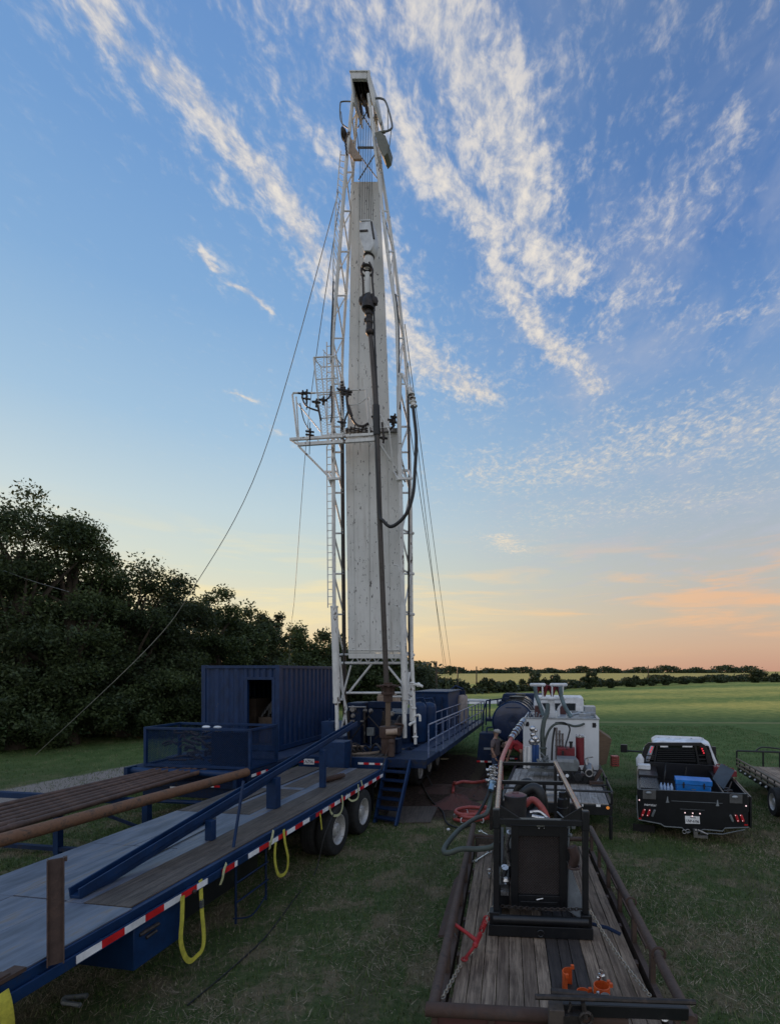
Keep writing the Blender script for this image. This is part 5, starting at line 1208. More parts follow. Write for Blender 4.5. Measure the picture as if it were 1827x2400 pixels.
# air cleaner drum
c=L_(EI,1207,1875,7.1)
m=MB(EM); m._lathe([(.0,-.40),(.155,-.40),(.16,-.38),(.16,-.02),(.166,-.02),(.166,.03),(.155,.035)],V((c.x,c.y,1.98)),V((0,0,1)),28); m.build('air_cleaner',mat('charcoal_drum',(.025,.024,.026),.5,0,(.06,.05,.05),(.6,.75),6),SK)
m=MB(EM); m._lathe([(.154,.033),(.12,.05),(.0,.062)],V((c.x,c.y,1.98)),V((0,0,1)),28); m.torus((c.x,c.y,2.04),(0,0,1),.05,.006,18,5); m.build('air_cleaner_lid',mat('faded_red_lid',(.14,.05,.05),.5,0,(.06,.04,.04),(.45,.62),9),SK)
m=MB(EM); m.box((.75,-2.6,.8),(1.25,-.6,1.45)); m.box((.85,-2.4,1.45),(1.15,-.8,1.62)); m.box((.6,-1.9,.8),(.74,-.9,1.2)); m.box((1.26,-2.2,.85),(1.4,-1.0,1.25))
for k in range(5): m.tube([(.9+k*.06,-1.5+k*.15,1.6),(.9+k*.06,-1.5+k*.15,1.72)],.04,10)
m.build('engine_block',black,SK,.015)
m=MB(EM); c=L_(EI,1250,1862,7.9)
m.tube(smooth([(c.x-.22,c.y+.2,1.55),(c.x-.18,c.y,1.80),(c.x,c.y-.05,1.93),(c.x+.12,c.y-.1,1.80),(c.x+.14,c.y-.1,1.5)]),.085,14); m.tube(smooth([(c.x-.3,c.y+.5,1.6),(c.x-.2,c.y+.4,1.85),(c.x-.05,c.y+.4,1.9),(c.x+.02,c.y+.4,1.6)]),.08,14)
m.build('intake_duct',rubber_h,SK)
m=MB(EM); c=L_(EI,1248,1895,7.3); m.tube(smooth([(c.x-.12,c.y,c.z+.05),(c.x,c.y,c.z+.13),(c.x+.13,c.y-.05,c.z+.02),(c.x+.2,c.y-.1,c.z-.12)]),.05,10); m.build('coolant_hose',red_h,SK)
m=MB(EM); m.tube(smooth([(c.x-.05,c.y-.1,c.z-.03),(c.x+.1,c.y-.1,c.z-.02),(c.x+.25,c.y-.15,c.z-.15)]),.028,8); m.tube([(c.x-.02,c.y-.15,c.z-.07),(c.x+.22,c.y-.2,c.z-.1)],.03,8); m.tube([(.66,SY0+.3,1.75),(.62,SY0+.45,1.55),(.66,SY0+.5,1.25)],.035,8); m.tube([(.60,-2.6,1.2),(.56,-2.5,1.0)],.05,8); m.ball((.62,-2.78,1.1),.05,8); m.cbox((.60,SY0+.35,.96),(.10,.1,.05)); m.build('engine_pipe',chrome,SK)
c=L_(EI,1317,1882,7.5)
m=MB(EM); m.lathe([(.0,1.45),(.07,1.46),(.075,1.85),(.055,1.87),(.055,1.95),(.03,1.96)],(c.x,c.y,0),(0,0,1),16); m.torus((c.x,c.y,1.72),(0,0,1),.078,.008,18,5); m.tube([(c.x-.1,c.y,1.25),(c.x,c.y,1.46)],.06,10); m.build('muffler',black,SK)
m=MB(EM); m.cbox((fx1-.16,SY0+.5,1.80),(.06,.06,.08)); m.cbox((fx1-.1,SY0+.35,1.83),(.05,.05,.07)); m.ball((fx1-.12,SY0+.5,1.66),.03,8); m.tube([(fx1-.25,SY0+.9,1.85),(fx1-.12,SY0+.6,1.78),(fx1-.16,SY0+.4,1.5)],.012,6); m.build('gauge_box',grey,SK,.005)
m=MB(EM); m.tube(smooth([(fx1-.14,SY0+.2,1.62),(fx1-.10,SY0+.2,1.5),(fx1-.12,SY0+.25,1.38)]),.06,12); m.torus((fx1-.11,SY0+.22,1.36),(0,0,1),.07,.015,16,6); m.build('exhaust_elbow',mat('brown_exhaust',(.08,.05,.045),.6,.2),SK)
m=MB(EM); m.box((.5,SY0+.4,.77),(.66,-2.2,1.04)); m.build('battery_box',black,SK,.01)
m=MB(EM); m.prism([(fx1-.20,SY0+.35,1.42),(fx1-.03,SY0+.08,1.05),(fx1-.03,SY0+.06,.78),(fx1-.20,SY0+.32,.78)],(0,.05,0)); o=m.build('leaning_sheet',greyl,SK)
m=MB(EM); m.tube([(SX1+.04,SY0+.1,.72),(SX1+.22,SY0+.06,.70),(SX1+.36,SY0+.0,.66)],.022,8); o=m.build('pry_bar',blue_d); tag(o,'dark blue bar sticking out from the right foot of the power unit','bar')
# silver valves on the far left corner of the skid
VV=thing('valve_manifold',tuple(EM@V((.42,.55,1.2))),'cluster of silver valves and fittings at the far left corner of the power unit','valves',az=4.5)
m=MB(EM)
r_=random.Random(2)
for (px,py) in ((1147,1806),(1155,1800),(1150,1818),(1158,1812),(1146,1830),(1156,1826),(1150,1842)):
    c=L_(EI,px,py,9.75); m.ball(c,.045,8); m.tube([c+V((-.08,0,.02)),c+V((.08,.03,-.02))],.03,8); m.tube([c+V((0,0,-.07)),c+V((.01,0,.06))],.022,7)
    m.torus(c+V((.02,-.05,0)),(0,1,.2),.035,.010,12,5)
m.tube([L_(EI,1150,1850,9.75),L_(EI,1152,1800,9.75)],.03,8); m.tube(smooth([L_(EI,1141,1806,9.7),L_(EI,1150,1797,9.7),L_(EI,1164,1792,9.8)]),.012,6)
m.build('valve_body',chrome,VV)
m=MB(EM); m.tube([L_(EI,1153,1836,9.6),L_(EI,1149,1852,9.5)],.055,12); m.tube([L_(EI,1153,1836,9.6),L_(EI,1155,1830,9.6)],.065,12); m.build('blue_coupling',mat('silver_blue',(.25,.4,.55),.3,.5),VV)
m=MB(EM); a=L_(EI,1150,1852,9.6); m.tube([a,V((a.x,a.y,.7))],.03,8); m.build('stand_pipe',steel_d,VV)
# hoses
def hose(pts,r0,mt,lb,cat='hose',n=10,grp=None,k=7):
    m=MB(); m.tube(smooth(pts,k),r0,n); o=m.build('hose',mt); tag(o,lb,cat,grp); return o
hose([at(1150,1860,9.6),at(1140,1905,8.9),at(1110,1920,8.2),at(1075,1945,7.6),at(1045,1980,7.1),at(1040,1996,6.9),at(1052,1999,6.8),at(1080,1990,6.75),at(1120,1990,6.7),at(1152,1985,6.6),at(1166,1970,6.6)],.038,green_h,'grey green hose kinked in a V beside the left rail of the plank trailer')
hose([at(1152,1830,9.7),at(1143,1860,9.5),at(1130,1890,9.3),at(1118,1910,9.2),at(1105,1925,9.0)],.03,rubber_h,'stiff black hose dropping from the silver valves past the red hose coil')
hose([at(1222,1692,14.5),at(1207,1715,14.0),at(1195,1735,13.4),at(1182,1762,12.2),at(1174,1785,11.0),at(1172,1800,10.4),at(1172,1850,10.0)],.055,pink_h,'thick pinkish red hose curving down from the white tank to the power unit')
m=MB(); a=at(1226,1690,14.5);b_=at(1196,1731,13.5); d=(b_-a)
m.tube([a,a+d*.18],.10,12); 
for k in range(5): m.tube([a+d*(.22+.13*k),a+d*(.29+.13*k)],.09+.015*(k%2),12)
m.tube([a+d*.88,b_],.085,12); o=m.build('hose_coupling',chrome); tag(o,'silver and black coupling joining the pinkish hose to the white tank','coupling')
# red hose coil and others on the soil
CL=gd(1106,1913,.12)
CO=thing('coiled_hose',tuple(CL-V((0,0,.12))),'coiled bright red hose with a silver end lying left of the plank trailer head','hose coil')
m=MB()
pts=[]
for i in range(70):
    a=i*2*math.pi/22; rr=.43+.035*math.sin(i*.7)-.0006*i; pts.append(CL+V((math.cos(a)*rr,math.sin(a)*rr*.9,-.06+.0035*i+.02*math.sin(i*.4))))
m.tube(pts,.045,9); m.build('red_loops',red_h,CO)
m=MB(); m.tube([CL+V((-.44,-.05,.03)),CL+V((-.42,-.16,.03))],.055,12); m.torus(CL+V((-.43,-.1,.03)),V((.1,1,0)),.05,.015,14,6); m.build('hose_end',chrome,CO)
m=MB()
for a in (1.9,4.1,5.3): 
    c=CL+V((math.cos(a)*.43,math.sin(a)*.39,.0)); m.torus(c,V((-math.sin(a),math.cos(a),0)),.065,.012,14,6)
m.build('hose_band',white_c,CO)
hose([gd(1061,1862)+V((0,0,.05)),gd(1063,1850)+V((0,0,.2)),at(1068,1836,15.4),at(1085,1832,15.6),at(1110,1834,15.5),at(1138,1830,15.2)],.05,red_h,'faded red hose arching over the reddish soil mound')
hose([gd(984,1826)+V((0,0,.04)),gd(996,1856)+V((0,0,.04)),gd(1012,1882)+V((0,0,.04)),gd(1036,1905)+V((0,0,.04)),gd(1046,1932)+V((0,0,.04)),gd(1075,1945)+V((0,0,.05)),gd(1100,1940)+V((0,0,.05))],.022,rubber_h,'thin black cable snaking from the rig over the soil to the plank trailer')
hose([gd(960,1830)+V((0,0,.04)),gd(985,1848)+V((0,0,.3)),gd(1000,1843)+V((0,0,.35)),gd(1012,1845)+V((0,0,.04))],.018,rubber_h,'short looped black cable beside the rig wheels')
hose([gd(1110,1870)+V((0,0,.04)),gd(1125,1850)+V((0,0,.3)),at(1140,1812,12),at(1160,1797,10.5)],.02,rubber_h,'thin cable rising from the soil mound to the silver valves')
# soil mound, boards
def mound(name,cx,cy,rx,ry,h,mt,lb,seed=1):
    r=random.Random(seed);m=MB();n=28;vs=[(cx,cy,h)];fs=[]
    K=7
    for i in range(1,K+1):
        f=i/K
        for j in range(n):
            a=2*math.pi*j/n; k=1+.16*math.sin(3*a+seed)+.08*math.sin(7*a)
            vs.append((cx+rx*f*k*math.cos(a),cy+ry*f*k*math.sin(a),max(h*(math.cos(f*math.pi)*.5+.5)*(1+.5*(r.random()-.5)),0)-(.02 if i==K else 0)))
    for j in range(n): fs.append((0,1+j,1+(j+1)%n))
    for i in range(K-1):
        for j in range(n):
            a=1+i*n+j;b_=1+i*n+(j+1)%n; fs.append((a,a+n,b_+n,b_))
    m.add(vs,fs); o=m.build(name,mt,sm=80); o['kind']='structure'; return o
q=gd(1068,1885); mound('soil_mound',q.x,q.y,.75,.75,.28,mat('red_soil',(.11,.045,.04),.95,0,(.07,.035,.03),(.45,.6),5,bump=1,bsc=14),'',3)
q=gd(1120,1862); mound('soil_mound',q.x,q.y,.6,.7,.22,soil,'',5); q=gd(1040,1850); mound('soil_mound',q.x,q.y,.9,.8,.1,soil,'',9)
m=MB(); P4=[gd(900,1932),gd(1008,1930),gd(1026,1893),gd(915,1893)]; m.prism([p+V((0,0,.012)) for p in P4],V((0,0,.03))); o=m.build('ground_board',plank_d); tag(o,'worn plywood mat on the ground at the foot of the blue steps','board')
m=MB(); c=gd(1050,1947)+V((0,0,.03)); m.ball(c,.045,8,(1,1,.8)); o=m.build('litter',white_c); tag(o,'small crumpled white wrapper on the grass left of the plank trailer','litter')
# chains and binder
def chain(p0,p1,n,sag,lb,parent=None,size=.018):
    m=MB(); pts=[V(p0).lerp(V(p1),i/n)-V((0,0,sag*math.sin(math.pi*i/n))) for i in range(n+1)]
    for i in range(n):
        a,b_=pts[i],pts[i+1];d=(b_-a).normalized();c=(a+b_)/2; Lh=(b_-a).length*.72; w=size
        sd_=d.cross(V((0,0,1))).normalized() if abs(d.z)<.95 else V((1,0,0)); up=d.cross(sd_)
        ax=sd_ if i%2 else up; ring=[]
        for k in range(10):
            t=2*math.pi*k/10; ring.append(c+d*math.cos(t)*Lh+ax*math.sin(t)*w)
        m.tube(ring+[ring[0]],size*.36,5,cap=False)
    o=m.build('chain',chain_m); tag(o,lb,'chain'); return o
cl0=EM@V((SX0,SY0+.1,.90)); cl1=at(1083,2250,5.1); 
chain(at(1155,2125,6.1),at(1139,2152,5.95),6,.0,'short chain from the skid foot to the red binder')
chain(at(1142,2150,5.9),gd(1100,2238,.66),15,.03,'loose chain hanging beside the red binder')
chain(gd(1087,2246,.64),gd(1036,2340,.63),16,.0,'chain from the red binder to the near left corner of the plank trailer')
chain(EM@V((SX1,SY0+.05,.92)),gd(1522,2334,.66),38,.05,'long chain from the right skid foot to the near right corner of the trailer')
chain(EM@V((SX0+.12,SY0+.02,.935)),EM@V((SX1-.1,SY0+.02,.935)),26,.02,'dark chain stretched across the front of the skid base').data.materials[0]=steel_d
BD=thing('chain_binder',tuple(gd(1110,2215,.64)),'bright red lever chain binder on the left planks of the trailer','binder')
m=MB(); p=[at(1139,2153,5.92),at(1124,2190,5.65),at(1113,2215,5.42),gd(1088,2248,.66)]
for a,b_ in ((p[0],p[0].lerp(p[1],.6)),): 
    m.tube([a,b_],.022,8)
m.tube([p[1],p[2]],.03,8); m.tube([p[2],p[3]],.018,8); m.ball(p[2],.035,8); m.torus(p[3],(0,0,1),.03,.012,12,6); m.torus(p[0],(0,1,0),.03,.012,12,6)
for k in range(6): m.torus(p[0].lerp(p[1],.15+.12*k),p[1]-p[0],.026,.009,12,5)
m.build('binder_screw',red_p,BD)
m=MB(); m.tube([at(1117,2206,5.5),at(1095,2188,5.55),at(1053,2158,5.6)],[.026,.02,.022],8); m.build('binder_lever',red_p,BD)
# wrenches
def wrench(a,b_,lb,s=1):
    a,b_=V(a),V(b_); d=(b_-a).normalized(); up=V((0,0,1)); sd_=d.cross(up).normalized(); m=MB(); m.beam(a+d*.03,b_-d*.03,.025*s,.012)
    for e,sg in ((a,-1),(b_,1)):
        for t in (-1,1): m.tube(smooth([e-d*sg*.02+sd_*t*.008,e+sd_*t*.035*s,e+d*sg*.05*s+sd_*t*.02*s]),.011*s,6)
    o=m.build('wrench',chrome); tag(o,lb,'wrench','wrenches on the plank trailer')
wrench(gd(1113,2018,.63),gd(1146,1997,.63),'bright combination wrench on the planks left of the radiator'); wrench(gd(1126,1948,.63),gd(1152,1962,.63),'wrench lying near the head of the plank trailer')
m=MB(); c=gd(1145,2056,.63); m.torus(c+V((0,0,.03)),V((1,.3,.2)),.045,.010,16,6); m.torus(c+V((.01,.03,.08)),V((.2,1,.2)),.035,.009,16,6); o=m.build('shackle',chrome); tag(o,'silver shackle standing on the planks at the left side of the skid','shackle')
m=MB(); m.torus(at(1068,2196,4.9),V((1,.2,.4)),.035,.008,14,6); m.build('rail_hook',steel_d,ET)
m=MB(); m.torus(EM@V((EW,-4.1,.98)),V((.2,1,0)),.06,.014,16,6);  m.torus(EM@V((EW,-3.0,.98)),V((.2,1,.1)),.055,.012,16,6); m.build('rail_ring',rust,ET)
# ================= MUD SYSTEM TRAILER =================
MM_=frame(3.15,10.9,10); MI=MM_.inverted()
MT=thing('mud_system_trailer',(3.15,10.9,0),'plank decked trailer carrying the white mud tank with pumps and engine','trailer',az=10)
r_=random.Random(9)
m=MB(MM_); x=-2.42
while x<-.06: m.box((x,0.0,.82),(x+.19,3.6,.85+r_.uniform(-.004,.004))); x+=.197
m.build('deck_plank',plank_l,MT,.003)
m=MB(MM_)
m.box((-2.5,-.05,.60),(.0,-.002,.815)); m.box((-2.5,.0,.62),(-2.43,7,.86)); m.box((-.05,0.002,.62),(.02,7,.86)); m.box((-1.8,.1,.45),(-1.68,7,.81)); m.box((-.7,.1,.45),(-.58,7,.81))
m.tube([(-.0,-.02,.85),(-.0,-.02,1.10)],.03,8); m.tube([(-2.45,.35,1.03),(.06,.35,1.03)],.028,8); m.tube([(.05,.3,1.03),(.05,3.6,1.03)],.024,8)
for y in (.35,1.4,2.5,3.5): m.tube([(.05,y,.82),(.05,y,1.03)],.02,6)
m.tube([(-.03,-.1,.1),(-.03,-.1,.6)],.04,8); m.tube([(-2.3,.3,.0),(-2.3,.3,.6)],.05,8)
m.build('frame',black,MT,.004)
m=MB(MM_); m.box((-2.48,6.9,.6),(0,7.1,.85)); m.beam((-1.2,7,.6),(-1.2,8.6,.6),.12,.15); m.build('tongue',black,MT)
for x,s_ in ((-2.3,-1),(-.18,1)):
    for y in (4.4,5.3): wheelthing(MT,MM_,x,y,.37,.37,.24,s_)
m=MB(MM_); q=L_(MI,1424,1895,10.8); m.tube([(q.x,-.055,q.z),(q.x,-.07,q.z)],.035,14); m.build('marker_lamp',emis('orange_lamp',(.9,.3,.05),.25),MT)
m=MB(MM_); q=L_(MI,1402,1891,10.8); m.box((q.x-.045,-.065,q.z-.025),(q.x+.045,-.051,q.z+.025)); q=L_(MI,1365,1892,10.8); m.box((q.x-.02,-.065,q.z-.025),(q.x+.02,-.051,q.z+.025)); m.build('reflector',tape_w,MT)
m=MB(MM_); m.tube([(-2.0,.28,.95),(-.95,.55,.96)],.055,14); m.torus((-1.5,.4,.955),V((1,.2,0)),.058,.01,14,5); o=m.build('white_pipe',white_c); tag(o,'white pipe lying on the pale planks behind the rail of the mud trailer','pipe')
# tank
q=MM_@V((-1.1,3.7,.86)); TK=thing('mud_tank',tuple(q),'white steel mud tank box on the plank trailer beside the pickup','tank',az=10)
tx0,tx1,ty0,ty1,tz0,tz1=-2.20,.03,3.66,6.4,.865,2.36
m=MB(MM_); m.box((tx0,ty0,tz0),(tx1,ty0+.03,tz1)); m.box((tx0,ty1-.03,tz0),(tx1,ty1,tz1)); m.box((tx0,ty0+.031,tz0),(tx0+.03,ty1-.031,tz1)); m.box((tx1-.03,ty0+.031,tz0),(tx1,ty1-.031,tz1)); m.box((tx0+.031,ty0+.031,tz0),(tx1-.031,ty1-.031,tz0+.03)); 
m.build('tank_wall',mat('tank_white',(.66,.69,.71),.38,0,(.35,.3,.24),(.72,.85),2.2,stretch=(1,1,.5),var=.06,bump=.05),TK,.012)
m=MB(MM_); m.box((tx0-.02,ty0-.02,tz1),(tx1+.02,ty0+.06,tz1+.04)); m.box((tx0-.02,ty1-.06,tz1),(tx1+.02,ty1+.02,tz1+.04)); m.box((tx1-.06,ty0+.061,tz1),(tx1+.02,ty1-.061,tz1+.04)); m.box((tx0+.95,ty0+.061,tz1+.0),(tx0+1.5,ty1-.061,tz1+.035))
m.build('tank_rim',greyl,TK)
m=MB(MM_)
for (x,z) in ((tx0+.12,2.2),(tx1-.14,2.2)): m.torus((x,ty0-.01,z),(0,1,0),.05,.014,14,6,R(-60),R(200)); m.cbox((x,ty0-.005,z),(.1,.01,.14))
m.build('lifting_eye',black,TK)
m=MB(MM_); m.prism([(tx1+.01,ty0+.2,.95),(tx1+.01,ty0+.2,2.02),(tx1+.42,ty0+.5,1.72),(tx1+.25,ty0+.4,1.0)],(.02,.9,0)); m.build('side_flap',wood_brown,TK)
m=MB(MM_)
for k in range(6): m.cbox((tx1-.45+.14*(k%3),ty0+.5+k*.25,tz1+.09),(.22,.15,.10)); 
m.tube([(tx1-.9,ty0+.3,tz1+.09),(tx1-.3,ty0+1.6,tz1+.09)],.045,8); m.box((tx1-.35,ty0+1.2,tz1+.06),(tx1+.0,ty0+1.9,tz1+.30)); m.build('tank_top_clutter',greyl,TK,.01)
m=MB(MM_)
for k in range(8): m.tube([(tx0+.1+k*.09,ty0+.15,tz1+.02),(tx0+.14+k*.09,ty0+.1,tz1+.14+.04*(k%2))],.025,7)
m.build('valve_row',chrome,TK)
# hydrocyclone manifold
q=MM_@V((-1.1,4.5,2.4)); HC=thing('desander_manifold',tuple(q),'white twin T shaped desander manifold with red cones standing on the mud tank','manifold',az=10)
def hp2(px,py,Y=15.3): return L_(MI,px,py,Y)
m=MB(MM_)
def bar(a,b_,r0): m.tube([a,b_],r0,14); m.ball(a,r0,12); m.ball(b_,r0,12)
bar(hp2(1244,1605),hp2(1274,1605),.055); bar(hp2(1291,1605),hp2(1325,1605),.055); bar(hp2(1264,1637),hp2(1321,1637),.06)
for x0,x1 in ((1250,1254),(1270,1271),(1293,1293),(1319,1316)): m.tube([hp2(x0,1607),hp2(x1,1636)],.025,8)
m.prism([hp2(1279,1686),hp2(1302,1686),hp2(1298,1640),hp2(1283,1640)],(0,.25,0))
m.tube([hp2(1262,1640),hp2(1275,1665)],.03,8); m.tube([hp2(1322,1640),hp2(1305,1664)],.03,8); m.tube([hp2(1270,1690),hp2(1273,1665)],.03,8); m.tube([hp2(1308,1690),hp2(1308,1660),hp2(1308,1655)],[.05,.04,.005],8)
m.build('manifold_pipe',white_c,HC)
for k in range(6):
    m=MB(MM_); c=hp2(1260+k*9.5,1612,15.4+(k%2)*.15); m.lathe([(.01,-.30),(.02,-.28),(.055,-.05),(.06,.08),(.02,.10)],c,V((.15*(-1)**k,0,1)),12); m.build('cyclone_cone',red_d,HC)
m=MB(MM_); m.box(hp2(1252,1655,16)-V((0,0,0)),hp2(1268,1688,16)+V((0,.4,0))); m.box(hp2(1308,1655,16),hp2(1326,1688,16)+V((0,.4,0))); m.build('shaker_box',mat('maroon_shaker',(.09,.03,.03),.6,0,(.04,.03,.03),(.5,.7),6),HC)
hose([at(1253,1609,15.0),at(1256,1630,15),at(1264,1652,14.9),at(1272,1676,14.8)],.06,bgrey_h,'blue grey hose under the left T bar of the white manifold')
hose([at(1312,1609,15.0),at(1315,1635,15),at(1324,1658,14.9),at(1337,1680,14.8)],.06,bgrey_h,'blue grey hose under the right T bar of the white manifold')
hose([at(1283,1652,14.9),at(1281,1672,14.4),at(1274,1690,14.2),at(1270,1720,14.1),at(1271,1752,14.0)],.068,green_h,'thick grey hose falling down the middle of the white tank face')
hose([at(1274,1762,14),at(1277,1735,14),at(1288,1708,14),at(1305,1696,14),at(1330,1698,14.1),at(1345,1702,14.3),at(1362,1699,14.5),at(1378,1690,14.8)],.035,green_h,'grey hose sweeping across the upper face of the white tank')
hose([at(1292,1782,13.9),at(1294,1740,14),at(1299,1705,14)],.028,rubber_h,'straight black hose on the white tank face left of the red pump')
hose([at(1300,1694,14),at(1322,1694,14),at(1334,1706,14),at(1331,1725,14),at(1325,1745,13.8),at(1325,1757,13.6)],.022,rubber_h,'thin black hose curling down into the red pump')
# equipment on deck
def eq(name,px,py,Y,lb,cat): 
    p=at(px,py,Y); return thing(name,(p.x,p.y,.86),lb,cat,az=10)
PU=eq('mud_pump',1326,1765,13.7,'dark red mud pump in front of the white tank','pump')
m=MB(MM_); a=hp2(1305,1778,13.6);b_=hp2(1346,1753,13.6); m.box((a.x,a.y,a.z),(b_.x,a.y+.35,b_.z)); m.box((a.x+.05,a.y+.05,.86),(b_.x-.05,a.y+.3,a.z)); m.build('pump_body',red_d,PU,.015)
m=MB(MM_); c=hp2(1337,1755,13.6); m.tube([c,c+V((0,0,.16))],.04,10); m.tube([c+V((0,0,.16)),c+V((0,0,.2))],.055,10); c=hp2(1318,1765,13.5); m.cbox(c,(.06,.04,.12)); m.ball(hp2(1327,1755,13.4),.025,8); m.build('filler_cap',black,PU)
for px in (1303,1310,1317): 
    m=MB(MM_); m.tube([hp2(px,1780,13.8),hp2(px,1705+(px-1303),13.95)],.032,8); 
    for k in range(4): m.torus(hp2(px,1720+k*14,13.85),(0,0,1),.036,.01,12,5)
    m.build('riser_pipe',mat('brown_grey_pipe',(.12,.10,.095),.6,.2,(.07,.05,.04),(.5,.7),8),PU)
CY=eq('filter_cylinder',1358,1760,13.9,'tall dark red cylinder with a silver top at the right of the tank face','cylinder')
c=hp2(1358,1792,13.9); t_=hp2(1358,1728,13.9)
m=MB(MM_); m.tube([c,t_],.12,18); m.build('cylinder_shell',red_d,CY)
m=MB(MM_); m.tube([t_,t_+V((0,0,.03))],.125,18); m.tube([t_+V((0,0,.03)),t_+V((0,0,.06))],.03,8); m.tube([t_+V((-.12,0,.065)),t_+V((.12,0,.065))],.014,6); m.build('cylinder_cap',chrome,CY)
m=MB(MM_); m.box((c.x+.125,c.y-.03,c.z-.05),(c.x+.16,c.y+.03,t_.z+.02)); m.build('guard_strip',white_c,CY)
EN=eq('small_engine',1330,1800,13.0,'grey industrial engine with a pale top plate on the mud trailer','engine')
m=MB(MM_); a=hp2(1303,1807,12.9);b_=hp2(1348,1778,12.9); m.prism([(a.x,a.y,a.z),(b_.x+.05,a.y,a.z),(b_.x+.1,a.y,a.z+.2),(b_.x,a.y,b_.z),(a.x,a.y,b_.z)],(0,.5,0)); m.build('engine_hood',grey,EN,.02)
m=MB(MM_); m.box((a.x+.02,a.y-.012,b_.z-.09),(b_.x-.05,a.y-.001,b_.z-.01)); m.build('pale_plate',greyl,EN)
m=MB(MM_); m.box((a.x+.08,a.y+.03,.86),(b_.x+.12,a.y+.45,a.z-.001)); c=V((b_.x+.05,a.y-.05,1.05)); m.tube([c-V((0,.05,0)),c+V((0,.1,0))],.11,16); m.tube([(a.x+.2,a.y-.08,1.1),(a.x+.2,a.y+.02,1.1)],.09,14)
for k in range(7): m.tube(smooth([(a.x+.1*k,a.y-.02,a.z),(a.x+.1*k+.05,a.y-.1,a.z-.12),(a.x+.1*k+.1,a.y-.02,.92)]),.015,5)
m.build('engine_block',black,EN,.01)
m=MB(MM_); m.tube([hp2(1328,1818,12.6),hp2(1328,1818,12.5)],.045,12); m.ball(hp2(1306,1817,12.6),.025,8); m.build('oil_filter',white_c,EN)
CP=eq('centrifugal_pump',1380,1810,12.9,'centrifugal pump with an open round mouth on the right of the mud trailer','pump')
c=hp2(1379,1810,12.8)
m=MB(MM_); m.tube([c-V((0,.12,0)),c+V((0,.25,.1))],[.085,.12],18,cap=False); m.torus(c-V((0,.12,0)),(0,1,0),.09,.02,18,6); m.tube(smooth([c+V((-.02,.15,.1)),c+V((-.06,.2,.22)),c+V((-.04,.25,.3))]),.05,10); m.ball(c+V((0,.2,.03)),.15,12); m.tube([c+V((-.06,.2,.34)),c+V((.12,.2,.37))],.02,6); m.build('pump_casing',steel,CP)
m=MB(MM_); m.tube([c-V((0,.11,0)),c-V((0,.10,0))],.08,16); m.box((c.x-.18,c.y+.0,.86),(c.x+.14,c.y+.35,c.z-.1)); m.box((c.x-.42,c.y+.05,.9),(c.x-.2,c.y+.4,c.z+.05)); m.tube([(c.x+.05,c.y-.25,.88),(c.x+.42,c.y-.25,.90),(c.x+.42,c.y-.25,1.1)],.022,6); m.build('pump_base',black,CP)
m=MB(MM_); m.prism([(c.x+.18,c.y,c.z-.25),(c.x+.35,c.y,c.z+.05),(c.x+.28,c.y,c.z+.08),(c.x+.12,c.y,c.z-.2)],(0,.2,0)); m.box((c.x+.0,c.y-.2,.88),(c.x+.35,c.y-.05,.96)); m.build('pump_guard',rust,CP)
BV=eq('valve_column',1250,1750,14.0,'silver valve head on top of two blue cylinders left on the tank face','valve column')
m=MB(MM_); 
for px,py,r0 in ((1247,1708,.09),(1254,1712,.06),(1248,1722,.08),(1252,1731,.11),(1246,1738,.10),(1257,1737,.09)): m.ball(hp2(px,py,13.9),r0,12)
m.tube([hp2(1250,1745,13.9),hp2(1249,1706,13.9)],.06,12); m.tube([hp2(1241,1744,13.9),hp2(1261,1744,13.9)],.03,8); m.build('valve_head',chrome,BV)
for px in (1250,1258):
    m=MB(MM_); m.tube([hp2(px,1790,13.9),hp2(px,1746,13.9)],.055,12); m.build('blue_cylinder',mat('bright_blue_paint',(.02,.07,.22),.4,0,(.05,.06,.1),(.5,.7),6),BV)
m=MB(MM_); m.tube([hp2(1238,1800,13.6),hp2(1239,1750,13.6)],.045,10); m.tube([hp2(1230,1800,13.7),hp2(1231,1750,13.7)],.05,10); m.build('white_standpipe',white_m,BV)
m=MB(MM_); r_=random.Random(6)
for k in range(14): 
    c=hp2(1262+r_.uniform(-3,22),1775+r_.uniform(0,32),13.5+r_.uniform(-.3,.3)); m.tube(smooth([c,c+V((r_.uniform(-.12,.12),0,.12)),c+V((r_.uniform(-.2,.2),.1,-.05))]),.025,6); m.ball(c,.04,7)
m.box(hp2(1236,1808,13.6),hp2(1300,1800,13.6)+V((0,.3,0))); m.build('pipe_fittings',grey,BV)
m=MB(MM_); c=hp2(1272,1752,13.9); m.tube([c,c+V((0,0,-.28))],[.09,.07],12); m.torus(c+V((0,0,-.02)),(0,0,1),.09,.02,14,6); m.build('hose_adapter',green_h,BV)
# ================= TOWING TRUCK (white cab) =================
WM=frame(*( (lambda v:(v.x,v.y))(MM_@V((-1.15,7.9,0))) ),10)
q=WM@V((0,0,0)); WT=thing('tow_truck',tuple(q),'white cab medium truck hidden behind the mud tank, only its right side showing','truck',az=10)
m=MB(WM); m.box((-1.1,.9,.9),(1.15,2.9,1.75)); m.prism([(-1.05,1.0,1.752),(1.1,1.0,1.752),(1.0,1.1,2.76),(-.95,1.1,2.76)],(0,1.5,0)); m.box((-1.0,2.905,.9),(1.0,4.4,1.6)); m.build('cab',white_c,WT,.05)
m=MB(WM); m.box((-.7,1.02,1.9),(.7,1.03,2.5)); m.box((1.12,1.3,1.9),(1.125,2.2,2.5)); m.build('cab_window',glass,WT)
m=MB(WM); m.box((-.9,-.6,.7),(.9,.88,.9)); m.box((-.5,-.6,.55),(.5,4,.69)); m.build('chassis',black,WT)
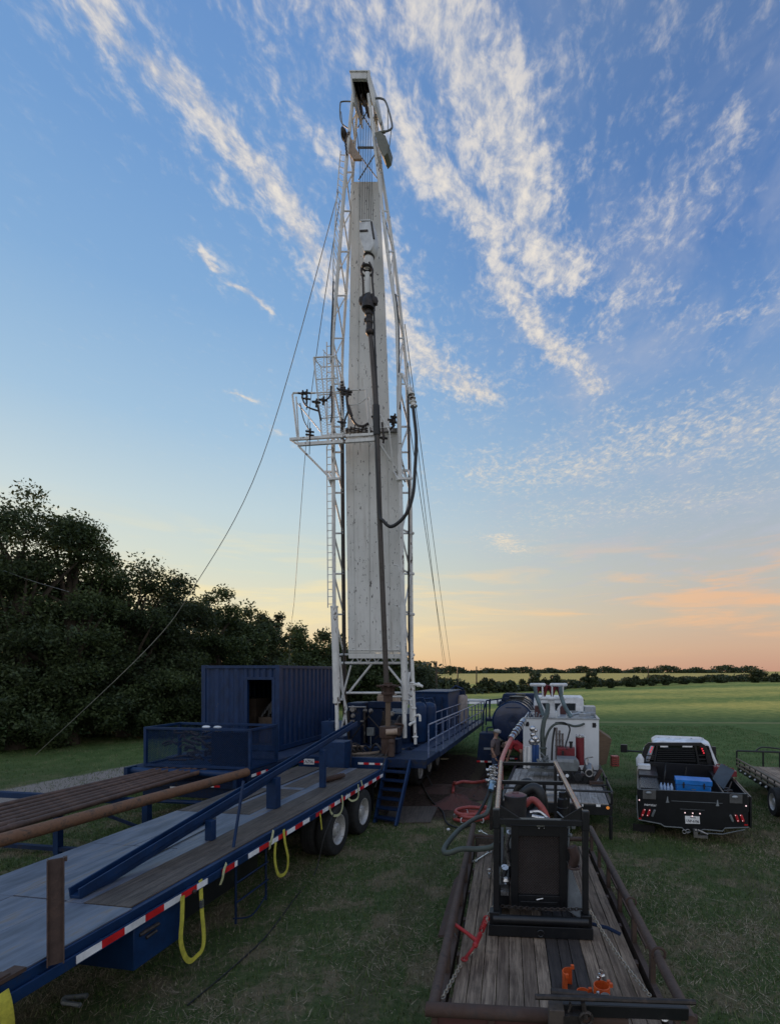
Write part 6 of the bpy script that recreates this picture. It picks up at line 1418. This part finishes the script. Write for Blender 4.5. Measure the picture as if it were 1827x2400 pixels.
for x,s_ in ((-.95,-1),(.95,1)):
    for y in (.2,3.6): wheelthing(WT,WM,x,y,.45,.45,.3,s_)
q=L_(WM.inverted(),1347,1652,20.6); m=MB(WM); m.box((q.x-.08,q.y,q.z-.22),(q.x+.08,q.y+.06,q.z+.22)); m.tube([(1.12,q.y+.1,q.z+.2),(q.x,q.y+.03,q.z+.2)],.02,6); m.tube([(1.12,q.y+.1,q.z-.2),(q.x,q.y+.03,q.z-.2)],.02,6); m.build('side_mirror',black,WT,.01)
# ================= TANK TRUCK =================
TM_=frame(1.52,17.5,10); TI_=TM_.inverted()
TT=thing('tank_truck',(1.52,17.5,0),'truck with a navy blue round water tank, its rear facing the camera','tank truck',az=10)
m=MB(TM_); rr=.73; zc_=1.98
m._lathe([(.0,.02),(rr*.6,.0),(rr*.93,.04),(rr,.10),(rr,4.6),(rr*.93,4.66),(0,4.7)],V((0,0,zc_)),V((0,1,0)),40)
m.build('tank',mat('glossy_navy_tank',(.016,.03,.075),.25,.1,(.04,.05,.08),(.6,.8),3,bump=.1,bsc=6,coat=.3),TT)
m=MB(TM_); m.torus((0,.09,zc_),(0,1,0),rr,.02,40,6); 
m.build('tank_ring',blue,TT)
m=MB(TM_); m.beam((-.0,-.012,zc_-.24),(.2,-.012,zc_),.02,.02,(0,1,0)); m.beam((.2,-.012,zc_),(0,-.012,zc_+.24),.02,.02,(0,1,0)); m.beam((0,-.012,zc_+.24),(-.2,-.012,zc_),.02,.02,(0,1,0)); m.beam((-.2,-.012,zc_),(0,-.012,zc_-.24),.02,.02,(0,1,0)); m.box((-.25,-.02,zc_+.5),(.3,.05,zc_+.53)); m.build('placard_frame',blue,TT)
for y in (.9,1.9,2.9):
    m=MB(TM_); m.torus((0,y,zc_),(0,1,0),rr+.01,.035,40,6); m.build('tank_band',black,TT)
m=MB(TM_); m.lathe([(.28,0),(.28,.10),(.3,.11),(.3,.15),(.05,.18)],(0.05,1.45,zc_+rr-.03),(0,0,1),20); m.lathe([(.2,0),(.2,.12),(.22,.16)],(0.05,3.2,zc_+rr-.03),(0,0,1),20); m.build('tank_hatch',black,TT)
m=MB(TM_); m.box((-1.15,.1,.60),(.9,.25,.75)); m.box((-.45,.25,.7),(-.3,6,.95)); m.box((.3,.25,.7),(.45,6,.95)); m.box((-.6,.4,.95),(.6,4.5,1.24)); m.build('chassis',black,TT,.01)
m=MB(TM_); q=L_(TI_,1142,1750,17.3); m.prism([(q.x-.28,q.y-.1,1.62),(q.x+.25,q.y-.1,1.62),(q.x+.33,q.y-.1,.58),(q.x-.38,q.y-.1,.58)],(0,.7,0)); m.build('pump_cabinet',blue_d,TT,.02)
m=MB(TM_); m.box((q.x-.12,q.y-.112,1.05),(q.x+.12,q.y-.101,1.12)); m.build('pale_badge',greyl,TT); taperow(TT,TM_,q.x-.37,q.x+.36,q.y-.106,.60,.06,.13,'r'); taperow(TT,TM_,-.45,.75,.095,.64,.05,.17)
m=MB(TM_); q2=q
def tp(px,py,Y=18): return L_(TI_,px,py,Y)
for a,b_ in (((1130,1718),(1131,1672)),((1131,1672),(1139,1642)),((1139,1642),(1138,1700)),((1146,1642),(1147,1690)),((1139,1642),(1180,1637)),((1165,1639),(1166,1655)),((1183,1638),(1183,1650)),((1148,1638),(1146,1680))): m.tube([tp(*a),tp(*b_)],.028,6)
m.tube([tp(1180,1637,19),tp(1230,1633,21)],.022,6); m.tube([tp(1140,1706,17.6),tp(1155,1704,17.6)],.03,6); m.tube([tp(1140,1706,17.6),tp(1140,1718,17.5)],.03,6)
for k in range(5): m.tube([tp(1200+k*8,1634,19.7+k*.3),tp(1200+k*8,1643,19.7+k*.3)],.018,5)
m.box(tp(1136,1691,18),tp(1152,1684,18)+V((0,.8,0))); m.build('platform_railing',blue_d,TT)
m=MB(TM_); c=tp(1210,1700,17.4); m.box((.4,.1,1.0),(.72,.3,1.7)); m.build('side_box',blue_d,TT,.01)
for x,s_ in ((-.95,-1),(-.62,-1),(.62,1),(.95,1)):
    for y in (1.3,2.55,6.4): 
        if y>6 and abs(x)<.9: continue
        wheelthing(TT,TM_,x,y,.5,.5,.28,s_)
m=MB(TM_); m.box((-1.1,5.2,.9),(1.1,6.8,2.4)); m.prism([(-1.0,5.25,2.402),(1.0,5.25,2.402),(.9,5.3,2.75),(-.9,5.3,2.75)],(0,1.2,0)); m.box((-.95,6.81,.8),(.95,8.0,1.7)); m.build('cab',blue_d,TT,.05)
# ================= PICKUP =================
PC=V((4.95,10.9,0)); PAZ=18.7; PM=frame(PC.x,PC.y,PAZ); PI_=PM.inverted(); PU_=V((math.sin(R(PAZ)),math.cos(R(PAZ)),0))
def RP(px,py,o=0.): return onplane(px,py,PC+PU_*o,PU_)
def RL_(px,py,o=0.): return PI_@RP(px,py,o)
PK=thing('pickup_truck',tuple(PC),'pickup with white cab and black service bed, tail lights lit, carrying a blue cooler','pickup',az=PAZ)
HW=1.17
m=MB()
poly=[(1494,1850),(1622,1855),(1751,1861),(1753,1938),(1697,1940),(1692,1945),(1650,1942),(1640,1948),(1604,1946),(1597,1938),(1556,1935),(1547,1930),(1495,1920)]
m.prism([RP(x,y) for x,y in poly],PU_*.06)
m.build('tailboard',blacktruck,PK,.006)
m=MB(); edge=[(1495,1921),(1547,1931),(1556,1937),(1597,1940),(1606,1949),(1618,1950)]
m.tube([RP(x,y,-.02) for x,y in edge],.014,8); e2=[(1632,1950),(1648,1944),(1692,1948),(1697,1941),(1753,1939)]; m.tube([RP(x,y,-.02) for x,y in e2],.014,8); m.tube([RP(1491,1865,-.02),RP(1492,1895,-.02),RP(1494,1919,-.02)],.014,8)
m.tube([RP(1496,1850,.02),RP(1751,1861,.02)],.012,8); m.tube([RP(1640,1952,-.03),RP(1692,1955,-.03),RP(1745,1944,-.03)],.012,6)
m.build('bumper_edge',grey,PK)
# bed sides and floor
m=MB(PM); zr=1.09
for s in (-1,1):
    x0,x1=(s*HW,s*(HW-.05)); m.prism([(x0,.062,.42),(x0,.062,zr),(x0,2.7,zr),(x0,2.7,.42)],(-s*.04,0,0))
m.box((-HW+.05,.062,.74),(HW-.05,2.7,.80)); m.box((-HW+.045,2.66,.8),(HW-.045,2.72,1.27))
m.box((-HW+.045,.065,.801),(-HW+.50,1.35,zr-.01)); m.box((-HW+.045,1.36,.801),(-HW+.50,2.65,zr+.07)); m.box((HW-.08,.065,.801),(HW-.045,2.6,zr-.005)); m.box((HW-.52,.2,.801),(HW-.48,1.9,zr-.02)); m.box((HW-.52,1.9,.801),(HW-.045,2.65,zr+.04))
m.build('service_bed',blacktruck,PK,.008)
m=MB(PM); m.box((-HW+.07,.12,zr-.008),(-HW+.47,1.32,zr+.018)); m.build('tool_box_lid',mat('black_tread_plate',(.02,.022,.026),.28,.2,bump=.6,bsc=120),PK,.006)
m=MB(); m.prism([RP(1687,1791,1.3),RP(1719,1808,1.0),RP(1694,1850,.5),RP(1668,1825,.9)],(.02,0,.02)); m.build('open_tool_box_lid',mat('dark_grey_lid',(.035,.045,.055),.4,0),PK,.004)
m=MB(PM)
r_=random.Random(12)
for k in range(8): c=V((HW-.3+r_.uniform(-.12,.12),.4+k*.18,.9)); m.box(c-V((.05,.06,.08)),c+V((.06,.05,r_.uniform(.02,.12))))
m.tube([(HW-.45,.3,1.05),(HW-.3,.6,1.28)],.012,6); m.build('tool',steel_d,PK)
m=MB(PM); m.tube(smooth([(-.5,2.2,.82),(-.45,2.3,1.1),(-.42,2.6,1.25)]),.02,6); m.tube([(.05,2.5,.85),(.1,2.55,1.2)],.02,6); m.tube(smooth([(-.6,1.3,.84),(-.2,1.0,.83),(-.1,1.6,.83),(.2,2.0,.83)]),.02,6); m.build('bed_hose',rubber_h,PK)
# head rack
ro=2.76
m=MB()
out=[(1500,1796),(1504,1765),(1510,1748),(1518,1741),(1642,1741),(1652,1748),(1661,1765),(1668,1797)]
inn=[(1511,1796),(1514,1768),(1519,1752),(1524,1748),(1636,1748),(1645,1753),(1652,1768),(1658,1797)]
for i in range(len(out)-1):
    m.prism([RP(*out[i],ro),RP(*out[i+1],ro),RP(*inn[i+1],ro),RP(*inn[i],ro)],PU_*.10)
for k in range(6):
    y=1757+k*5.0; m.prism([RP(1541-k*.8,y,ro+.02),RP(1626+k*.8,y,ro+.02),RP(1626+k*.8,y+2.2,ro+.02),RP(1541-k*.8,y+2.2,ro+.02)],PU_*.05+V((0,0,-.02)))
m.prism([RP(1537,1748,ro),RP(1541,1748,ro),RP(1533,1797,ro),RP(1529,1797,ro)],PU_*.09); m.prism([RP(1626,1748,ro),RP(1630,1748,ro),RP(1640,1797,ro),RP(1635,1797,ro)],PU_*.09)
for k in range(3): y=1770+k*9; m.prism([RP(1514,y,ro+.02),RP(1534,y,ro+.02),RP(1534,y+2,ro+.02),RP(1513,y+2,ro+.02)],PU_*.05); m.prism([RP(1635,y,ro+.02),RP(1656,y,ro+.02),RP(1656,y+2,ro+.02),RP(1635,y+2,ro+.02)],PU_*.05)
m.build('headache_rack',black,PK,.004)
m=MB()
for a,b_ in ((1546,1564),(1598,1621)): m.prism([RP(a,1748,ro-.01),RP(b_,1748,ro-.01),RP(b_,1751,ro-.01),RP(a,1751,ro-.01)],-PU_*.02)
m.build('work_light',tape_w,PK)
redl=emis('red_lamp',(.8,.04,.06),.7); hot=emis('white_hot_lamp',(1,.7,.7),1.0)
for (x,y) in ((1527,1752),(1525,1757),(1523,1762),(1644,1755),(1646,1760),(1648,1765)):
    m=MB(); c=RP(x,y,ro-.02); m.ball(c,.022,8); m.build('rack_lamp',redl,PK)
# cab
roof=mat('white_cab_paint',(.66,.69,.74),.4,0,bump=0,coat=.1)
m=MB(PM)
def loft(m,secs):
    k=len(secs[0]);vs=[p for s in secs for p in s];fs=[]
    for i in range(len(secs)-1):
        for j in range(k): fs.append((i*k+j,i*k+(j+1)%k,(i+1)*k+(j+1)%k,(i+1)*k+j))
    fs+=[tuple(reversed(range(k))),tuple(range((len(secs)-1)*k,len(secs)*k))]; m.add(vs,fs)
def sec(y,wb,wt,zb,zm,zt): return [(-wb,y,zb),(wb,y,zb),(wb,y,zm),(wt,y,zt-.07),(wt-.12,y,zt),(-wt+.12,y,zt),(-wt,y,zt-.07),(-wb,y,zm)]
loft(m,[sec(2.88,.93,.72,.55,1.20,1.84),sec(3.3,.98,.74,.5,1.22,1.885),sec(4.15,.98,.74,.5,1.22,1.84),sec(4.75,.98,.68,.5,1.2,1.66)])
loft(m,[sec(4.9,.98,.97,.5,1.15,1.30),sec(6.4,.96,.9,.5,1.1,1.22),sec(6.75,.9,.8,.55,1.0,1.10)])
m.build('cab',roof,PK,.03)
m=MB(PM); m.prism([(-.84,2.875,1.24),(.84,2.875,1.24),(.68,2.875,1.76),(-.68,2.875,1.76)],(0,-.006,0))
for s in (-1,1): m.prism([(s*.975,3.05,1.25),(s*.985,4.4,1.25),(s*.76,4.1,1.75),(s*.76,3.2,1.77)],(s*.004,0,0))
m.build('cab_window',glass,PK)
for k in range(5):
    m=MB(PM); x=-.58+k*.29; m.ball((x,3.3,1.90),.032,8,(1,1.5,.7)); m.build('roof_marker_light',tape_w,PK)
for s,pts in ((-1,(1453,1469,1745,1764)),(1,(1661,1677,1750,1771))):
    a=RL_(pts[0],pts[2],4.5);b_=RL_(pts[1],pts[3],4.5); m=MB(PM); m.box((a.x,4.5,b_.z),(b_.x,4.62,a.z)); xin=s*.97; m.tube([(xin,4.55,b_.z+.04),((a.x+b_.x)/2,4.56,b_.z+.05)],.03,8); m.build('side_mirror',black,PK,.012)
m=MB(PM); m.lathe([(.0,0),(.10,.02),(.11,.22),(.06,.30),(.04,.34)],(-HW+.08,2.45,1.165),(0,0,1),14); o=m.build('water_jug',white_c); tag(o,'white jug standing on the left front box of the pickup bed','jug')
m=MB(PM); m.box((-HW+.02,2.0,1.165),(-HW+.34,2.22,1.30)); o=m.build('white_box',white_c,None,.02); tag(o,'small white box lying behind the jug on the pickup bed','box')
for i,(x,y,c,mt,lb) in enumerate([(HW-.27,2.35,.17,red_d,'dark red fuel can on the right front corner of the pickup bed'),(HW-.12,2.05,.14,red_d,'smaller red can outermost on the right side of the pickup bed')]):
    m=MB(PM); m.box((x-.16,y-.11,1.135),(x+.16,y+.11,1.135+c)); m.tube([(x-.1,y,1.135+c),(x-.1,y,1.135+c+.05),(x+.1,y,1.135+c+.05),(x+.1,y,1.135+c)],.015,6); o=m.build('fuel_can',mt,None,.03); tag(o,lb,'fuel can')
# tail details
for (a,b_,c,d) in ((1505,1536,1851,1873),(1708,1738,1861,1883)):
    m=MB(); m.prism([RP(a,c,-.004),RP(b_,c+1,-.004),RP(b_,d,-.004),RP(a,d-1,-.004)],-PU_*.02); m.build('light_pocket',mat('grey_light_pocket',(.09,.09,.09),.5),PK,.003)
for (x,y) in ((1519,1858),(1721,1868)):
    m=MB(); c=RP(x,y,-.05); n_=PM.to_3x3()
    m.ball(c,.04,12,(1.7,.5,.8)); m.build('backup_light',greyl,PK)
def oval(x,y,dx,mt,nm='tail_light'):
    m=MB(); a=RP(x-dx,y+6,-.02);b_=RP(x+dx,y-6,-.02); m.tube([a,b_],.028,10); m.ball(a,.028,10); m.ball(b_,.028,10); m.build(nm,mt,PK)
lens=emis('red_lens',(.35,.012,.02),.12)
for x in (1506,1519): oval(x,1905,2.2,lens)
oval(1530,1906,2.5,grey,'clear_light')
for x in (1726,1738): oval(x,1918,-2.2,lens)
oval(1713,1918,-2.5,grey,'clear_light')
for (x,y) in ((1510,1898),(1505,1910),(1521,1899),(1516,1911),(1722,1911),(1728,1924),(1734,1911),(1739,1924)):
    m=MB(); m.ball(RP(x,y,-.045),.008,8); m.build('lamp_point',hot,PK)
for (x,y) in ((1497,1875),(1747,1889),(1604,1905),(1622,1906),(1639,1907),(1621,1913)):
    m=MB(); m.ball(RP(x,y,-.012),.015,8); m.build('marker_lamp',hot,PK)
for (x,y) in ((1563,1876),(1680,1884)):
    m=MB(); m.prism([RP(x-1,y-9,-.004),RP(x+1.2,y-9,-.004),RP(x+2,y,-.004),RP(x+4,y+5,-.004),RP(x-4,y+5,-.004),RP(x-2,y,-.004)],-PU_*.012); m.build('hitch_cut_out',greyl,PK)
m=MB(); m.tube([RP(1572,1877,-.006),RP(1692,1883,-.006)],.006,5); m.tube([RP(1592,1896,-.006),RP(1650,1899,-.006)],.004,5); m.build('panel_seam',grey,PK)
for a,b_,y in ((1495,1502,1918),(1743,1751,1933)):
    m=MB(); m.prism([RP(a,y-1.5,-.004),RP(b_,y-1,-.004),RP(b_,y+2,-.004),RP(a,y+1.5,-.004)],-PU_*.005); m.build('red_reflector',tape_r,PK)
m=MB(); pl=[RP(1604,1912,-.01),RP(1638,1913.5,-.01),RP(1639,1931,-.01),RP(1605,1930,-.01)]; m.prism(pl,-PU_*.006); m.build('license_plate',tape_w,PK)
c=PI_@((pl[2]+pl[3])/2); text(PK,PM,'LNP-6196',(c.x,c.y-.0085,c.z+.028),.088,mat_ink,sx=.72); text(PK,PM,'TEXAS',(c.x,c.y-.0085,c.z+.125),.04,mat_ink)
c=RL_(1523,1889,-.004); text(PK,PM,'norstar',(c.x,c.y-.002,c.z),.085,mat_wht,sx=1.05)
m=MB(PM); c=RL_(1628,1955,-.1); m.cbox((c.x,-.1,c.z+.05),(.08,.25,.08)); m.cbox((c.x+.1,-.16,c.z-.02),(.28,.08,.05)); m.ball((c.x,-.2,c.z+.12),.035,8); m.torus((c.x-.22,-.1,c.z+.03),(0,1,0),.04,.01,12,5); m.torus((c.x-.15,-.1,c.z+.05),(0,1,0),.04,.01,12,5); m.tube([(c.x+.05,-.1,c.z+.1),(c.x+.25,-.1,c.z+.02)],.02,6); m.build('hitch',steel,PK)
m=MB(); a=[RP(1482,1931,.35),RP(1534,1935,.35),RP(1534,1958,.35),RP(1482,1955,.35)]; m.prism(a,PU_*.02); m.build('mud_flap',rubber,PK)
m=MB(PM); m.box((.62,.5,.28),(1.10,.52,.42)); m.build('mud_flap',rubber,PK)
for x,s_ in ((-1.02,-1),(-.72,-1),(.72,1),(1.02,1)): wheelthing(PK,PM,x,1.45,.40,.40,.24,s_)
for x,s_ in ((-.9,-1),(.9,1)): wheelthing(PK,PM,x,5.6,.40,.40,.26,s_)
m=MB(PM); m.box((-.45,.1,.45),(-.35,6.3,.6)); m.box((.35,.1,.45),(.45,6.3,.6)); m.tube([(-.9,1.45,.4),(.9,1.45,.4)],.08,10); m.build('chassis',black,PK)
# cooler
c0=RL_(1580,1857,.45); c1=RL_(1670,1857,.45)
q=PM@V(((c0.x+c1.x)/2,.65,.80)); CO=thing('cooler',tuple(q),'bright blue hard cooler with black latches in the pickup bed','cooler',az=PAZ)
xa,xb=c0.x+.02,c1.x-.02
m=MB(PM); m.box((xa+.02,.45,.803),(xb-.02,.88,1.17)); m.build('cooler_body',cooler_m,CO,.02)
m=MB(PM); m.box((xa,.43,1.175),(xb,.90,1.28)); m.box((xa+.16,.424,1.19),(xb-.16,.4295,1.205)); m.build('cooler_lid',cooler_m,CO,.025)
for x in (xa+.17,xb-.17):
    m=MB(PM); m.box((x-.015,.41,1.10),(x+.015,.429,1.23)); m.box((x-.03,.415,1.17),(x+.03,.428,1.185)); m.build('latch',rubber,CO)
m=MB(PM); m.box(((xa+xb)/2-.045,.445,1.06),((xa+xb)/2+.045,.449,1.08)); m.build('badge',grey,CO)
q=RL_(1562,1852,.5)
BT=thing('water_bottle_pack',tuple(PM@V((q.x,.55,.8))),'pack of pale blue water bottles left of the blue cooler','bottles',az=PAZ)
for i in range(4):
    for j in range(2):
        m=MB(PM); m.lathe([(.03,0),(.033,.01),(.033,.15),(.012,.2),(.012,.22)],(q.x-.13+i*.075,.42+j*.08,.95),(0,0,1),10); m.build('bottle',ice,BT)
m=MB(PM); m.box((q.x-.18,.36,.803),(q.x+.15,.56,.945)); m.build('tray',black,BT)
# ================= TRAILER AT THE RIGHT EDGE =================
RM=frame(8.97-.0,16.5,12.8-9.2); RM=frame(8.97,16.5,12.8)
RTR=thing('pipe_trailer',(8.97,16.5,0),'low black trailer with a weathered deck cut by the right edge of the photo','trailer',az=12.8)
m=MB(RM); 
for z in (.62,.74,.86): m.tube([(0,0,z),(0,-6,z)],.03,8)
m.box((.02,-6,.45),(.10,0,.6)); m.box((2.3,-6,.45),(2.4,0,.9)); m.box((.1,-.08,.45),(2.3,0,.62)); m.tube([(0,.0,1.12),(2.35,.0,1.12)],.03,8)
for x in (0,.8,1.3,2.3): m.tube([(x,0,.6),(x,0,1.12)],.028,8)
m.tube(smooth([(.6,.1,1.12),(.8,.1,1.25),(1.3,.1,1.22),(1.6,.1,1.12)]),.025,6)
for k in range(12): m.tube([(0,-.3-k*.5,.45),(0,-.3-k*.5,.86)],.02,6)
m.build('frame',black,RTR)
m=MB(RM)
for k in range(9): m.box((.13+k*.24,-6,.60),(.13+k*.24+.225,-.1,.63+.004*(k%3)))
m.build('deck_plank',plank,RTR)
m=MB(RM)
for k in range(9): m.tube([(.0-.03,-.6-k*.45,.58),(-.07,-.6-k*.45,.54)],.03,6)
m.build('tie_down_hook',greyl,RTR)
for x,s_ in ((-.10,-1),(2.5,1)):
    for y in (-3.75,-4.7): wheelthing(RTR,RM,x,y,.37,.37,.22,s_)
# red crate on the grass
q=gd(1442,1797); 
CR=thing('red_crate',tuple(q),'red slatted crate standing alone on the grass left of the pickup','crate')
for k in range(5):
    m=MB(); z=.02+k*.085; m.box((q.x-.14,q.y,z),(q.x+.14,q.y+.3,z+.05)); m.build('slat',red_h,CR)
m=MB(); 
for sx in (-.12,.09): m.box((q.x+sx,q.y+.01,0),(q.x+sx+.03,q.y+.04,.42)); m.box((q.x+sx,q.y+.26,0),(q.x+sx+.03,q.y+.29,.42))
m.build('crate_post',red_d,CR)
# ================= PEOPLE =================
def skinned(name,M,verts,edges,rad,mt,parent,root=0,lev=2):
    me=bpy.data.meshes.new(name); TI=MATS[parent].inverted()
    me.from_pydata([tuple(TI@(M@V(v))) for v in verts],edges,[]); o=bpy.data.objects.new(name,me); C.objects.link(o); o.parent=parent; MATS[o]=MATS[parent]
    sk=o.modifiers.new('skin','SKIN'); sk.use_smooth_shade=True
    sv=me.skin_vertices[0].data
    for i,r in enumerate(rad): sv[i].radius=(r,r) if not isinstance(r,tuple) else r; sv[i].use_root=(i==root)
    ss=o.modifiers.new('sub','SUBSURF'); ss.levels=lev; ss.render_levels=lev
    me.materials.append(mt); return o
def person(label,x,y,az,J,shirt,pants,hatmat,z0=0):
    M=frame(x,y,az,z0); t=thing('person',(x,y,z0),label,'person',az=az)
    # J: dict of joints in local coordinates (x right, y forward, z up)
    g=lambda k:V(J[k])
    names=['hip','waist','chest','neck','chin','crown','shL','elL','wrL','shR','elR','wrR','hpL','knL','anL','toL','hpR','knR','anR','toR']
    rad={'hip':.14,'waist':.13,'chest':.15,'neck':.058,'chin':.075,'crown':.082,'shL':.062,'elL':.045,'wrL':.03,'shR':.062,'elR':.045,'wrR':.03,'hpL':.095,'knL':.065,'anL':.042,'toL':.035,'hpR':.095,'knR':.065,'anR':.042,'toR':.035}
    E=[('hip','waist'),('waist','chest'),('chest','neck'),('neck','chin'),('chin','crown'),('chest','shL'),('shL','elL'),('elL','wrL'),('chest','shR'),('shR','elR'),('elR','wrR'),('hip','hpL'),('hpL','knL'),('knL','anL'),('anL','toL'),('hip','hpR'),('hpR','knR'),('knR','anR'),('anR','toR')]
    ix={n:i for i,n in enumerate(names)}
    skinned('body',M,[g(n) for n in names],[(ix[a],ix[b_]) for a,b_ in E],[rad[n] for n in names],skin,t)
    sn=['waist0','waist','chest','collar','shL','elL','shR','elR']; JJ=dict(J); JJ['waist0']=tuple(g('hip').lerp(g('waist'),.1)); JJ['collar']=tuple(g('chest').lerp(g('neck'),.75))
    JJ['elL']=tuple(g('shL').lerp(g('elL'),.85)); JJ['elR']=tuple(g('shR').lerp(g('elR'),.85))
    six={n:i for i,n in enumerate(sn)}
    skinned('shirt',M,[V(JJ[n]) for n in sn],[(six[a],six[b_]) for a,b_ in (('waist0','waist'),('waist','chest'),('chest','collar'),('chest','shL'),('shL','elL'),('chest','shR'),('shR','elR'))],[.165,.17,.185,.08,.095,.068,.095,.068],shirt,t,1)
    pn=['hip','hpL','knL','anL','hpR','knR','anR','waist']; pix={n:i for i,n in enumerate(pn)}; JJ['waist']=tuple(g('hip').lerp(g('waist'),.3))
    skinned('trousers',M,[V(JJ[n]) for n in pn],[(pix[a],pix[b_]) for a,b_ in (('waist','hip'),('hip','hpL'),('hpL','knL'),('knL','anL'),('hip','hpR'),('hpR','knR'),('knR','anR'))],[.16,.115,.085,.07,.115,.085,.07,.155],pants,t)
    for s in 'LR':
        a,b_=g('an'+s),g('to'+s); m=MB(M); m.tube([a+V((0,-.05,-.04)),a+V((0,.02,-.03)),b_+V((0,.03,-.02))],[.05,.055,.04],10); m.build('boot',rust,t)
        w=g('wr'+s); e=g('el'+s); d=(w-e).normalized(); sd_=d.orthogonal().normalized(); ot=d.cross(sd_)
        pv=[w,w+d*.05];pe=[(0,1)];pr=[.026,.034]
        for k in range(4):
            b0=w+d*.085+sd_*(.03-.02*k); L=.075-.012*abs(k-1.2)
            i0=len(pv); pv+=[b0,b0+d*L*.5+ot*.008,b0+d*L+ot*.028]; pe+=[(1,i0),(i0,i0+1),(i0+1,i0+2)]; pr+=[.012,.009,.008]
        i0=len(pv); b0=w+d*.05+sd_*.04; pv+=[b0,b0+d*.035+sd_*.015,b0+d*.06+ot*.015+sd_*.012]; pe+=[(1,i0),(i0,i0+1),(i0+1,i0+2)]; pr+=[.012,.010,.008]
        skinned('hand',M,pv,pe,pr,skin,t,0,1)
    # head details
    cr,ch=g('crown'),g('chin'); up=(cr-ch).normalized(); fw=V(J['face']).normalized(); rt=fw.cross(up).normalized(); fw=up.cross(rt); mid=ch.lerp(cr,.5)
    m=MB(M); m.ball(mid+fw*.085-up*.005,.018,8); 
    for s in (-1,1): m.ball(mid+rt*s*.082,.022,8)
    m.tube([mid+fw*.078-up*.055-rt*.022,mid+fw*.084-up*.057,mid+fw*.078-up*.055+rt*.022],.007,6); m.build('face_features',skin,t)
    m=MB(M)
    for s in (-1,1): m.ball(mid+fw*.076+rt*s*.032+up*.022,.010,8)
    m.build('eyes',black,t)
    m=MB(M)
    m.ball(mid+up*.07,.098,14,(1,1,.62)); m.tube([mid+up*.065+fw*.05,mid+up*.055+fw*.165],[.08,.055],12); m.build('cap',hatmat,t)
    m=MB(M); m.ball(mid-fw*.03+up*.005,.09,12,(.98,.95,.8)); m.build('hair',trouser,t)
    return t
S1=dict(hip=(0,0,.96),waist=(0,.0,1.12),chest=(0,.0,1.36),neck=(0,.01,1.53),chin=(0,.03,1.63),crown=(0,.03,1.75),shL=(-.19,0,1.43),elL=(-.25,-.02,1.15),wrL=(-.23,.10,.92),shR=(.19,0,1.43),elR=(.26,-.02,1.15),wrR=(.25,.10,.90),hpL=(-.10,0,.9),knL=(-.12,.02,.5),anL=(-.13,-.02,.09),toL=(-.15,.16,.05),hpR=(.10,0,.9),knR=(.12,.03,.5),anR=(.13,0,.09),toR=(.15,.18,.05),face=(.25,1,-.25))
person('person in a pale cap and grey brown shirt standing at the tank truck rear',.875,16.75,115,S1,shirt_g,denim,hatm)
S2=dict(hip=(0,0,1.02),waist=(0,.14,1.14),chest=(0,.34,1.25),neck=(0,.50,1.27),chin=(0,.57,1.22),crown=(0,.66,1.12),shL=(-.17,.38,1.26),elL=(-.2,.42,.98),wrL=(-.15,.5,.76),shR=(.17,.38,1.26),elR=(.2,.40,.98),wrR=(.14,.5,.78),hpL=(-.11,0,.95),knL=(-.13,.06,.52),anL=(-.14,-.08,.09),toL=(-.15,.10,.05),hpR=(.11,0,.95),knR=(.13,.08,.52),anR=(.14,-.02,.09),toR=(.15,.16,.05),face=(0,.5,-1))
person('person in a red shirt bending forward between the tank truck and mud tank',1.80,16.6,-80,S2,shirt_r,trouser,trouser,.12)
m=MB(); c=at(1212,1800,16.5); m.tube([V((1.80,16.6,.06)),V((1.80,16.6,.12))],.4,14); o=m.build('step_block',steel_d); tag(o,'low round step under the bending person in the red shirt','step')
